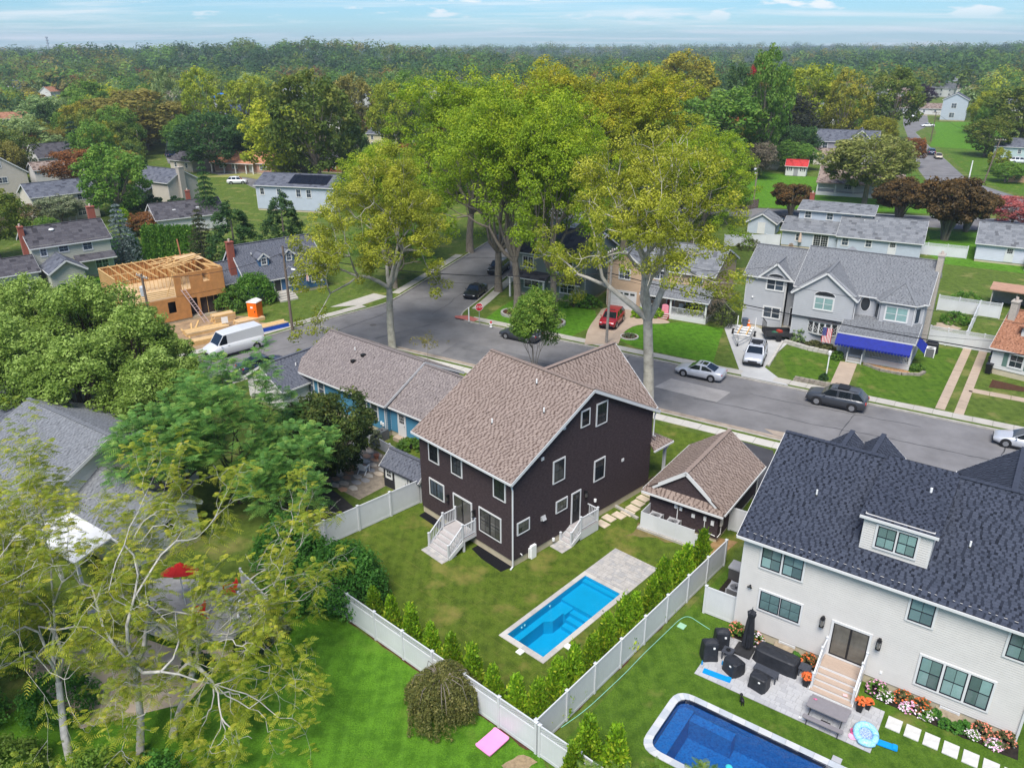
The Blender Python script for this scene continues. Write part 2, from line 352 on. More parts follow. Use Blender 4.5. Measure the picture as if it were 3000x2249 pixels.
sidewalk('sidewalk_left', [(-6.9, 115.6), (-12.8, 98.6), (-14.0, 95.2)], .6, 1.75, -1); sidewalk('sidewalk_left_street', [(-17.2, 90.2), (-24.2, 83.0), (-34, 72.2)], .6, 1.75, -1)
sheet('tactile_ramp', [ST(-51.6, 70.4), ST(-51.2, 69.85), ST(-48.6, 69.9), ST(-48.5, 70.9), ST(-50.5, 71.3)], .03, mat('red_ramp', (.42, .13, .11), .8, .15, 3))
sheet('corner_pavement', [(-18.4, 91.2), (-15.6, 94.8), (-17.6, 96.2), (-22, 90.5)], .012, M_conc)
# lawns of the lots
struct('lawn_main_yard', holed([(-14.4, 39.2), (1.0, 25.6), (13.1, 39.6), (21.5, 52.6), ST(-45, 56.8), (-10.6, 67), (-6.4, 46.6)], [pool_hole], .006), M_sod)
sheet('lawn_left_yard', [(-30, 10), (6, 6), (1.3, 25.3), (-14.2, 38.7), (-22, 33)], .006, M_lush)
struct('lawn_pool_yard', holed([(1.5, 25.3), (13.3, 39.5), (16, 36.5), (40, 18), (30, 2), (4, 4)], [wp_in], .006), M_front)
sheet('lawn_green_house', [ST(-48, 71.35), ST(-36.8, 71.35), (9.6, 84.2), (9.8, 89), (1, 95), (-1.6, 90)], .006, M_lush)
sheet('lawn_tan_house', [(11.46, 78.77), (12.49, 82.22), (14.21, 84.04), (19.17, 84.57), (23.44, 82.51), (19.79, 72.07), (12.79, 76.57)], .006, M_lush)
sheet('lawn_grey_house', [ST(-13.6, 71.5), ST(-9.2, 71.5), (33, 72.4), (29.4, 76.6), (27.4, 75.2)], .006, M_front)
sheet('lawn_awning_side', [ST(-8.0, 71.5), ST(-1.2, 71.5), (47.2, 76.2), (39.5, 76.2), (34.4, 71.6)], .006, M_front)
sheet('lawn_brick_side', [ST(.4, 71.5), ST(14, 71.5), (52, 62), (45, 68), (48.8, 74.8)], .0062, M_ground)
sheet('lawn_hill_corner', [(62, 110), (90, 92), (150, 108), (79, 130.5), (63, 133)], .006, M_lush)
sheet('lawn_blue_house', [ST(-48, 56.8), ST(-45.2, 56.8), (-10.8, 66.6), (-20, 70), (-15.5, 76)], .006, M_lush)
sheet('lawn_ranch', [(-76, 192), (-64, 192), (-50, 180), (-42, 190), (-58, 204)], .004, mat('dry_lawn', (.24, .24, .07), .9, .3, .3))
sheet('lawn_hedge', [(-62, 104), (-44, 97), (-36, 108), (-52, 118)], .006, M_lush); sheet('lawn_back', [(46, 153), (78, 146), (86, 178), (60, 200), (44, 172)], .006, M_lush)
sheet('lawn_upper_road', [(107, 186), (105, 142), (150, 150), (160, 240), (146, 290), (121, 224)], .006, M_front); sheet('lawn_upper_left', [(92, 150), (86, 178), (104, 226), (122, 262), (112, 232), (93, 180)], .006, M_front)
sheet('lawn_upper_green', [(128, 250), (150, 290), (168, 330), (190, 330), (160, 262), (140, 240)], .0065, M_lush)
# driveways and walks
sheet('driveway_grey_house', [(23.50, 82.41), ST(-17.8, 69.9), ST(-13.4, 69.9), (24.6, 71), (27.4, 75.4), (29.4, 78.2), (27.2, 83), (24.4, 84)], .04, mat('pale_concrete', (.43, .43, .42), .85, .1, .6, .1, 40))
sheet('driveway_tan_house', smooth_line([(7.55, 77.39), (8.33, 82.51), (10.02, 87.38), (10.87, 90.32), (14.95, 90.29), (17.16, 85.93), (18.22, 84.02), (14.21, 84.04), (12.14, 81.46), (11.15, 77.59)], 2), .04, M_tan)
sheet('driveway_asphalt', [(20.22, 53.95), (18.10, 55.60), (17.1, 51.5), (15.2, 47.8), (18.6, 45.8)], .012, M_asph2)
sheet('front_walk', [(32.6, 72.6), (34.0, 71.9), ST(-8.6, 71.2), ST(-10.2, 71.2)], .014, M_tan)
def strip(name, a0, a1, w, n, m):
    root = O(name, None, kind='structure'); A, B = Vector(a0), Vector(a1); d = (B-A)/n; nn = Vector((-d.y, d.x)).normalized()*w/2; g = d.normalized()*.02
    for i in range(n):
        p, q = A+d*i+g, A+d*(i+1)-g; O('slab', MB().prism([tuple(p+nn), tuple(q+nn), tuple(q-nn), tuple(p-nn)], -.03, .03+.005*(i % 3)), root, mats=m)
strip('driveway_strip_left', (36.9, 61.4), (47.2, 76.2), .75, 12, M_tan); strip('driveway_strip_right', (38.0, 60.4), (48.4, 75.4), .75, 12, M_tan)
strip('front_walk_brick_house', (41.6, 65.5), (50, 60.2), 1.0, 6, M_tan)
# planting beds
def wobble(poly, step=.5, amp=.12, seed=1):
    rg = random.Random(seed); o = []
    for i in range(len(poly)):
        a, b = Vector(poly[i-1]), Vector(poly[i]); n = max(1, int((b-a).length/step)); d = (b-a)
        nn = Vector((-d.y, d.x)).normalized()
        for k in range(n): o.append(tuple(a+d*(k/n)+nn*rg.uniform(-amp, amp)))
    return o
sheet('mulch_bed_lattice_fence', wobble([(-14.0, 38.9), (.6, 25.75), (1.0, 25.8), (1.9, 26.9), (.9, 27.3), (-6, 33.2), (-13, 39.4)], .4, .1), .014, M_mulch)
sheet('mulch_bed_right_fence', wobble([(1.0, 25.7), (12.2, 38.7), (11.3, 39.4), (.2, 26.9)], .4, .1, 2), .011, M_mulch)
H_ = fr((-.02, 39.12), 46.1)
sheet('black_mulch_bed_left', [H_(.1, -8.6), H_(-.55, -8.5), H_(-.6, -5.4), H_(.1, -5.4)], .013, M_black_mulch)
sheet('black_mulch_bed', [H_(.1, -3.2), H_(-.5, -3.2), H_(-.75, -2), H_(-.8, -.2), H_(-.2, -.1), H_(.1, -.1)], .013, M_black_mulch)
G_ = fr((12.86, 41.68), 35.5)
sheet('dirt_strip', [G_(.6, -.05), G_(.9, 1.1), G_(-2.7, .6), G_(-2.2, -.6)], .011, M_dirt)
sheet('bare_grass_patch', wobble([(10.2, 41.9), (11.2, 43.3), (9.2, 44.6), (7.2, 42.6)], .5, .35, 3), .0085, mat('worn_grass', (.16, .13, .045), .95, .3, 3, .5, 30))
sheet('bare_soil', wobble([(-.5, 24.9), (.5, 25.6), (1.0, 25.2), (.1, 24.4)], .3, .1, 5), .012, mat('pale_soil', (.30, .22, .13), .95, .3, 5))

# ---------------------------------------------------------------- building kit
M_white = mat('white_trim', (.62, .62, .615), .5, .04, 2, spec=.3)
M_vinyl = mat('white_vinyl', (.60, .61, .62), .4, .09, .5, spec=.4)
M_black = mat('black_sash', (.012, .012, .014), .45, .2, 3)
M_navy = mat('navy_black_sash', (.010, .012, .022), .45, .2, 3)
M_found = mat('foundation', (.48, .42, .30), .9, .12, 1.5, .2, 40)
M_gdark = glassmat('dark_glass', (.022, .026, .03)); M_gteal = glassmat('blind_glass', (.17, .27, .26), .12)  # pale teal pane colour stands in for reflected sky and blinds
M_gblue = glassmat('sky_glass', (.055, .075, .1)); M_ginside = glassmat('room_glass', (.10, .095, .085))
M_chim = mat('brick_red', (.30, .09, .06), .9, .3, 14, .3, 30)
M_metal = mat('grey_metal', (.33, .34, .35), .45, .1, 4, metal=.7)
M_dkmetal = mat('dark_metal', (.03, .03, .032), .5, .2, 4)
M_pvc = mat('white_pvc', (.82, .82, .80), .4, .04, 5)
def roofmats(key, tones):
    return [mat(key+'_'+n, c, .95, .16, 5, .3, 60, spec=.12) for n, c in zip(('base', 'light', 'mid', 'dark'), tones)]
R_tan = roofmats('tan_shingle', [(0.108, 0.0765, 0.063), (0.279, 0.2187, 0.1872), (0.252, 0.1953, 0.1665), (0.144, 0.1062, 0.09)])
R_charcoal = roofmats('charcoal_shingle', [(0.0147, 0.0175, 0.0258), (0.057, 0.0662, 0.092), (0.0478, 0.0561, 0.0791), (0.0258, 0.0304, 0.0442)])
R_taupe = roofmats('taupe_shingle', [(0.1118, 0.0946, 0.0903), (0.258, 0.2236, 0.2107), (0.215, 0.1849, 0.1763), (0.172, 0.1479, 0.1445)])
R_grey = roofmats('grey_shingle', [(0.1092, 0.1134, 0.1218), (0.2016, 0.21, 0.2226), (0.1764, 0.1848, 0.1974), (0.1512, 0.1596, 0.1722)])
R_slate = roofmats('slate_shingle', [(0.0638, 0.068, 0.085), (0.1275, 0.136, 0.1615), (0.1105, 0.119, 0.1445), (0.0935, 0.1003, 0.1232)])
R_red = roofmats('red_shingle', [(0.17, 0.0765, 0.0467), (0.357, 0.1785, 0.1105), (0.306, 0.1445, 0.085), (0.255, 0.119, 0.0723)])
R_dark = roofmats('dark_shingle', [(0.0425, 0.0408, 0.0467), (0.0935, 0.0892, 0.0978), (0.0808, 0.0765, 0.085), (0.068, 0.0646, 0.0731)])
def uvn(poly):
    P = [Vector(p) for p in poly]; e = (P[1]-P[0]).normalized(); n = Vector((0, 0, 0))
    for i in range(len(P)): n += (P[i]-P[0]).cross(P[(i+1) % len(P)]-P[0])
    n.normalize()
    if n.z < 0: n = -n
    s = n.cross(e).normalized()
    if s.z < 0: s = -s
    return P[0], e, s, n
def shingle_mesh(polys, expo=.145, tab=(.16, .34), seed=1, lift=.013):
    """raised shingle tabs course by course on convex roof planes whose first edge is the eave"""
    rg = random.Random(seed); mb = MB()
    for poly in polys:
        o, e, s, n = uvn(poly); q = [((Vector(p)-o).dot(e), (Vector(p)-o).dot(s)) for p in poly]
        vmax = max(v for u, v in q); v = 0; k = 0
        while v < vmax-.03:
            vm = v+expo*.5; us = []
            for i in range(len(q)):
                (u1, v1), (u2, v2) = q[i], q[i-1]
                if (v1 > vm) != (v2 > vm): us.append(u1+(vm-v1)*(u2-u1)/(v2-v1))
            if len(us) >= 2:
                a, b = min(us), max(us); pt = sum(tab)*.62; u = a-rg.uniform(0, 1)*pt-pt; ve = min(v+expo*1.04, vmax); tooth = False
                while u < b:
                    tooth = not tooth; w = pt*(.66 if tooth else .34)*rg.uniform(.6, 1.5); u0, u1 = max(u, a), min(u+w, b)
                    if u1-u0 > .01:
                        h = lift+rg.uniform(0, .003) if tooth else lift*.3
                        c = [o+e*u0+s*v+n*h, o+e*u1+s*v+n*h, o+e*u1+s*ve+n*.002, o+e*u0+s*ve+n*.002, o+e*u0+s*v, o+e*u1+s*v]
                        mb.add(c, [(0, 1, 2, 3), (4, 5, 1, 0)] if e.cross(s).dot(n) > 0 else [(3, 2, 1, 0), (0, 1, 5, 4)], (1 if rg.random() < .6 else 2) if tooth else (3 if rg.random() < .8 else 0))  # gaps between teeth take darker tones, their shadow put into the colour
                    u += w
            v += expo; k += 1
    return mb
def roof(root, polys, mats, th=.14, shingle=False, seed=1, caps=(), trims=(), gutters=(), trim=None, expo=.145, tab=(.16, .34)):
    """polys: planes (first edge the eave); caps: ridge lines; trims: rake lines; gutters: eave lines"""
    mb = MB()
    for p in polys:
        n = uvn(p)[3]; mb.extr([Vector(q)-n*.002 for q in p], (0, 0, -th))
    r = O('roof', mb, root, mats=mats[0] if shingle else mats[2])
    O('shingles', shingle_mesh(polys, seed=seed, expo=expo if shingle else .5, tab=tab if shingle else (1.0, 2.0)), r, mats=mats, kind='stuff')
    for a, b in caps:
        d = Vector(b)-Vector(a); k = max(1, int(d.length/.3)); c = MB()
        for i in range(k): c.bar(Vector(a)+d*(i/k)+Vector((0, 0, .015)), Vector(a)+d*((i+.94)/k)+Vector((0, 0, .028)), .28, .035)
        O('ridge_cap', c, r, mats=mats[2])
    for a, b in trims: O('rake_board', MB().bar(Vector(a)-Vector((0, 0, .13)), Vector(b)-Vector((0, 0, .13)), .06, .2), r, mats=trim or M_white)
    for a, b in gutters: O('gutter', MB().bar(Vector(a)-Vector((0, 0, .09)), Vector(b)-Vector((0, 0, .09)), .12, .13), r, mats=trim or M_white)
    return r
def gable(root, x0, y0, x1, y1, H, rise, axis='x', ov=.35, rk=.3, mats=None, shingle=False, rc=None, seed=1, trim=None, th=.14, front_only=False, gut=True):
    """gable roof over a rectangle; H is the roof height over the wall line, rise the ridge height above it"""
    mats = mats or R_grey
    f = (lambda u, v, z: (u, v, z)) if axis == 'x' else (lambda u, v, z: (v, u, z))
    if axis == 'y': x0, y0, x1, y1 = y0, x0, y1, x1
    rc = (y0+y1)/2 if rc is None else rc; zr = H+rise
    k0, k1 = rise/(rc-y0), rise/(y1-rc)
    za, zb = H-ov*k0, H-ov*k1; a, b = x0-rk, x1+rk
    P = [[f(a, y0-ov, za), f(b, y0-ov, za), f(b, rc, zr), f(a, rc, zr)], [f(b, y1+ov, zb), f(a, y1+ov, zb), f(a, rc, zr), f(b, rc, zr)]]
    tr = [(P[0][0], P[0][3]), (P[0][1], P[0][2]), (P[1][1], P[1][2]), (P[1][0], P[1][3])]
    return roof(root, P, mats, th, shingle, seed, [(P[0][3], P[0][2])], tr, [(P[0][0], P[0][1]), (P[1][0], P[1][1])] if gut else (), trim)
def lap(mb, o, ux, nx, z0, z1, rng, step, proud=.03, m=0):
    """lap courses on a vertical plane: o origin, ux along, nx outward, rng(z) the width at height z"""
    o, ux, nx = Vector((*o, 0)), Vector((*ux, 0)), Vector((*nx, 0)); z = z0
    while z < z1-1e-4:
        t = min(z+step, z1); (a, b), (c, d) = rng(z), rng(t)
        if b-a > .02:
            up = Vector((0, 0, 1)); g = up*min(.014, (t-z)*.2); w = [o+ux*a+up*z+nx*proud, o+ux*b+up*z+nx*proud, o+ux*d+up*t-g+nx*.016, o+ux*c+up*t-g+nx*.016, o+ux*a+up*z, o+ux*b+up*z, o+ux*c+up*t-g, o+ux*d+up*t-g, o+ux*d+up*t, o+ux*c+up*t]
            fl = ux.cross(up).dot(nx) > 0
            q = [(0, 1, 2, 3), (4, 5, 1, 0), (3, 2, 7, 6), (6, 7, 8, 9)]; mb.add(w, q if fl else [k[::-1] for k in q], m)
        z = t
def walls(root, x0, y0, x1, y1, z0, H, m, axis=None, rise=0, step=.18, faces='SENW', rc=None, found=True, trim=None, corner=True, name='wall'):
    mb = MB()
    for f in faces:
        if f in 'SN': w, o, ux, nx = x1-x0, (x0, y0 if f == 'S' else y1), (1, 0), (0, -1 if f == 'S' else 1)
        else: w, o, ux, nx = y1-y0, (x1 if f == 'E' else x0, y0), (0, 1), (1 if f == 'E' else -1, 0)
        gb = (axis == 'x' and f in 'EW') or (axis == 'y' and f in 'SN')
        if gb:
            pk = (rc-(y0 if f in 'EW' else x0)) if rc is not None else w/2
            rng = lambda z, pk=pk, w=w: (0, w) if z <= H else (pk*(z-H)/rise, w-(w-pk)*(z-H)/rise)
            lap(mb, o, ux, nx, z0, H, rng, step); lap(mb, o, ux, nx, H, H+rise-.03, rng, step)
        else: lap(mb, o, ux, nx, z0, H, lambda z, w=w: (0, w), step)
    wl = O(name, mb, root, mats=m)
    if found: O('foundation', MB().box(x0+.03, y0+.03, -.1, x1-.03, y1-.03, z0+.001), root, mats=M_found)
    if corner and trim:
        for (x, y) in ((x0, y0), (x1, y0), (x1, y1), (x0, y1)):
            c = MB().box(x-.02-.045*(x == x1)*1.5, y-.02-.045*(y == y1)*1.5, z0, x+.02+.045*(x == x0)*1.5, y+.02+.045*(y == y0)*1.5, H-.02)
            O('corner_board', c, root, mats=trim)
    return wl
WC = {}
def face_loc(face, plane, u0, u1, z):
    e = .036     # trim stands proud of the lapped wall
    return {'S': ((u0, plane-e, z), 0), 'E': ((plane+e, u0, z), R(90)), 'W': ((plane-e, u1, z), R(-90)), 'N': ((u1, plane+e, z), R(180))}[face]
def win(root, face, plane, u0, u1, z0, z1, n=1, cols=2, rows=2, sash=None, cas=None, gl=None, cw=.09, cells=False, name='window', gap=.0, rail=True):
    w, h = round(u1-u0, 2), round(z1-z0, 2); sash = sash or M_white; cas = cas or M_white; gl = gl or M_gblue
    key = (w, h, n, cols, rows, sash.name, cas.name, gl.name, cw, cells, gap, rail)
    if key not in WC:
        mb = MB(); mb.box(0, -.045, 0, cw, .03, h).box(w-cw, -.045, 0, w, .03, h).box(cw, -.045, h-cw, w-cw, .03, h).box(cw, -.052, 0, w-cw, .03, cw*.8)
        W, Z0, Z1 = w-2*cw-gap*(n-1), cw*.8, h-cw; uw = W/n; panes = []; mt = MB(); s = min(.05, uw*.12)
        for i in range(n):
            a = cw+i*(uw+gap); b = a+uw
            if i and gap: mb.box(a-gap, -.045, Z0, a, .03, Z1)
            mb.box(a, -.034, Z0, a+s, .03, Z1, 1).box(b-s, -.034, Z0, b, .03, Z1, 1).box(a+s, -.034, Z1-s, b-s, .03, Z1, 1).box(a+s, -.034, Z0, b-s, .03, Z0+s*1.5, 1)
            p0, p1, q0, q1 = a+s, b-s, Z0+s*1.5, Z1-s
            if rail: mb.box(p0, -.03, (q0+q1)/2-.022, p1, -.006, (q0+q1)/2+.022, 1)
            for c in range(1, cols): x = p0+(p1-p0)*c/cols; mt.box(x-.011, -.026, q0, x+.011, -.006, q1)
            for r in range(1, rows):
                z = q0+(q1-q0)*r/rows
                if not (rail and r*2 == rows): mt.box(p0, -.025, z-.011, p1, -.0065, z+.011)
            C, K = (cols, rows) if cells else (1, 1)
            for c in range(C):
                for r in range(K): panes.append((p0+(p1-p0)*c/C, q0+(q1-q0)*r/K))
            pw, ph = (p1-p0)/C, (q1-q0)/K
        WC[key] = (mb.mesh('window', [cas, sash]), mt.mesh('muntins', sash) if mt.v else None, MB().box(0, -.018, 0, pw, -.004, ph).mesh('pane', gl), panes)
    me, mt, pm, panes = WC[key]; l, rz = face_loc(face, plane, u0, u1, z0)
    o = O(name, me, root, l, rz)
    if mt: O('muntins', mt, o)
    for x, z in panes: O('pane', pm, o, (x, 0, z))
    return o
def door(root, face, plane, u0, u1, z0, z1, m, cas=None, lite=0, gl=None, cw=.1, knob=True, name='door'):
    w, h = u1-u0, z1-z0; cas = cas or M_white
    mb = MB().box(0, -.045, 0, cw, .03, h).box(w-cw, -.045, 0, w, .03, h).box(cw, -.045, h-cw, w-cw, .03, h).box(cw, -.03, 0, w-cw, .03, h-cw, 1)
    l, rz = face_loc(face, plane, u0, u1, z0); o = O(name, mb, root, l, rz, [cas, m])
    if lite:
        a, b, q0, q1 = cw+.12, w-cw-.12, h-cw-.12-(h-.5)*lite, h-cw-.12
        p = O('pane', MB().box(a, -.036, q0, b, -.02, q1), o, mats=gl or M_gdark)
        mm = MB()
        for i in (1, 2): mm.box(a+(b-a)*i/3-.012, -.042, q0, a+(b-a)*i/3+.012, -.03, q1).box(a, -.041, q0+(q1-q0)*i/3-.012, b, -.031, q0+(q1-q0)*i/3+.012)
        O('muntins', mm, p, mats=m)
    if knob: O('handle', MB().tube([(w-cw-.07, -.03, .95), (w-cw-.07, -.09, .95)], .025, 6), o, mats=M_dkmetal)
    return o
BAL = {}
def railing(root, p, q, h=.9, sp=.125, post=(1, 1), m=None, pw=.1, cap=True, rails=.07, ph=None):
    """rail from p to q with single balusters and capped posts"""
    m = m or M_vinyl; p, q = Vector(p), Vector(q); d = q-p; ln = Vector((d.x, d.y)).length; k = max(1, int(ln/sp)); up = Vector((0, 0, 1))
    O('handrail', MB().bar(p+up*h, q+up*h, rails, rails*.8).bar(p+up*.1, q+up*.1, rails*.7, rails*.7), root, mats=m)
    bk = (round(h, 2), m.name)
    if bk not in BAL: BAL[bk] = MB().box(-.018, -.018, .1, .018, .018, h-.02).mesh('baluster', m)
    for i in range(1, k): O('baluster', BAL[bk], root, tuple(p+d*(i/k)))
    for c, on in ((p, post[0]), (q, post[1])):
        if on: postcap(root, c, (ph or h)+.12, pw, m)
def postcap(root, c, h, pw=.1, m=None, name='post', base=0):
    m = m or M_vinyl; key = ('p', round(h, 2), pw, m.name, base)
    if key not in BAL: BAL[key] = (MB().box(-pw/2, -pw/2, base, pw/2, pw/2, h).mesh('post', m), MB().add([(-pw*.68, -pw*.68, h), (pw*.68, -pw*.68, h), (pw*.68, pw*.68, h), (-pw*.68, pw*.68, h), (-pw*.68, -pw*.68, h+.03), (pw*.68, -pw*.68, h+.03), (pw*.68, pw*.68, h+.03), (-pw*.68, pw*.68, h+.03), (0, 0, h+.075)], [(3, 2, 1, 0), (0, 1, 5, 4), (1, 2, 6, 5), (2, 3, 7, 6), (3, 0, 4, 7), (4, 5, 8), (5, 6, 8), (6, 7, 8), (7, 4, 8)]).mesh('cap', m))
    o = O(name, BAL[key][0], root, tuple(c)); O('cap', BAL[key][1], o); return o
def steps(root, x0, x1, y0, dirn, z1, n, run=.28, tread=None, riser=None, ox=None):
    """n steps leading down from height z1 at y0 in direction dirn (-1 towards the camera)"""
    hs = z1/(n+1)
    for i in range(n):
        z = z1-hs*(i+1); ya, yb = sorted((y0+dirn*run*i, y0+dirn*run*(i+1)))
        O('tread', MB().box(x0, ya-.02, z-.04, x1, yb+.02, z), root, mats=tread)
        yr = y0+dirn*run*i
        O('riser', MB().box(x0, yr-.012, z+.001, x1, yr+.012, z+hs-.041), root, mats=riser)
    yr = y0+dirn*run*n; O('riser', MB().box(x0, yr-.012, 0, x1, yr+.012, hs-.041), root, mats=riser)
    for x in (x0-.03, x1+.03): O('stringer', MB().extr([(x-.02, y0, z1-.05), (x-.02, y0, max(0, z1-.4)), (x-.02, y0+dirn*run*(n-.6), 0), (x-.02, y0+dirn*run*n, 0), (x-.02, y0+dirn*run*n, hs)], (.04, 0, 0)), root, mats=riser)
PIPE = {}
def ventpipe(root, x, y, z, r=.05, h=.35, name='vent_pipe'):
    if (r, h) not in PIPE: PIPE[r, h] = (MB().cyl(0, 0, -.1, h, r, n=10).mesh('vent_pipe', M_pvc), MB().cyl(0, 0, -.08, .08, r*1.9, r*1.15, n=10).mesh('flashing', M_dkmetal))
    o = O(name, PIPE[r, h][0], root, (x, y, z)); O('flashing', PIPE[r, h][1], o)
def boxpart(root, name, a, b, m): return O(name, MB().box(*a, *b), root, mats=m)
def lantern(root, face, plane, u, z, s=1.0):
    l, rz = face_loc(face, plane, u, u, z); mb = MB(); w = .09*s; h = .42*s
    mb.box(-.05*s, -.02, h*.55, .05*s, 0, h*1.05).box(-w, -.26*s, h*.92, w, -.26*s+2*w, h).box(-w*.6, -.2*s, h, w*.6, -.04*s, h*1.1).box(-.02, -.1*s, h*1.0, .02, 0, h*1.04)
    for x in (-w, w-.015):
        for y in (-.26*s, -.26*s+2*w-.015): mb.box(x, y, 0, x+.015, y+.015, h*.92)
    mb.box(-w, -.26*s, 0, w, -.26*s+2*w, .015)
    o = O('wall_lantern', mb, root, l, rz, mats=M_black); O('glass', MB().box(-w*.5, -.26*s+w*.5, .03, w*.5, -.26*s+w*1.5, h*.8), o, mats=M_ginside)
def fence(name, label, p, q, h=1.83, panel=2.4, lattice=False, m=None, cat='fence', yaw_out=1, gap=.06, rails=True, group=None):
    p, q = Vector(p), Vector(q); d = q-p; L = d.length; n = max(1, round(L/panel)); s = L/n; m = m or M_vinyl
    t = thing(name, label, cat, (*p, 0), math.degrees(math.atan2(d.x, d.y)), group)
    key = ('fp', round(s, 3), h, lattice, m.name)
    if key not in BAL:
        hp = h-.42 if lattice else h-.03; mb = MB().box(-.02, .06, gap, .02, s-.06, hp)
        k = int(s/.15)
        for i in range(1, k): y = s*i/k; mb.box(-.022, y-.004, gap+.1, .022, y+.004, hp-.1, 1)
        mb.box(-.03, .06, gap-.02, .03, s-.06, gap+.14).box(-.03, .06, hp-.1, .03, s-.06, hp+.02)
        lt = MB()
        if lattice:
            z0, z1 = hp+.02, h-.05; mb.box(-.03, .06, z1, .03, s-.06, z1+.06); y = -.3; st = .105
            while y < s:
                for sg in (1, -1):
                    a, b = (y, y+(z1-z0)) if sg > 0 else (y+(z1-z0), y)
                    za, zb = z0, z1
                    def cl(ya, za, yb, zb):
                        lo, hi = .07, s-.07; t0, t1 = 0, 1
                        dy = yb-ya
                        if dy > 0: t0, t1 = max(0, (lo-ya)/dy), min(1, (hi-ya)/dy)
                        else: t0, t1 = max(0, (hi-ya)/dy), min(1, (lo-ya)/dy)
                        return None if t0 >= t1 else ((ya+dy*t0, za+(zb-za)*t0), (ya+dy*t1, za+(zb-za)*t1))
                    c = cl(a, za, b, zb)
                    if c: lt.bar((.005*sg, *c[0]), (.005*sg, *c[1]), .027, .008, up=(1, 0, 0))
                y += st
        BAL[key] = (mb.mesh('panel', [m, mat('vinyl_groove', (.62, .63, .65), .5, .05)]), lt.mesh('lattice', m) if lattice else None)
    for i in range(n):
        o = O('panel', BAL[key][0], t, (0, s*i, 0))
        if lattice: O('lattice', BAL[key][1], o, kind='stuff')
    for i in range(n+1): postcap(t, (0, s*i, 0), h+.03, .127, m)
    return t

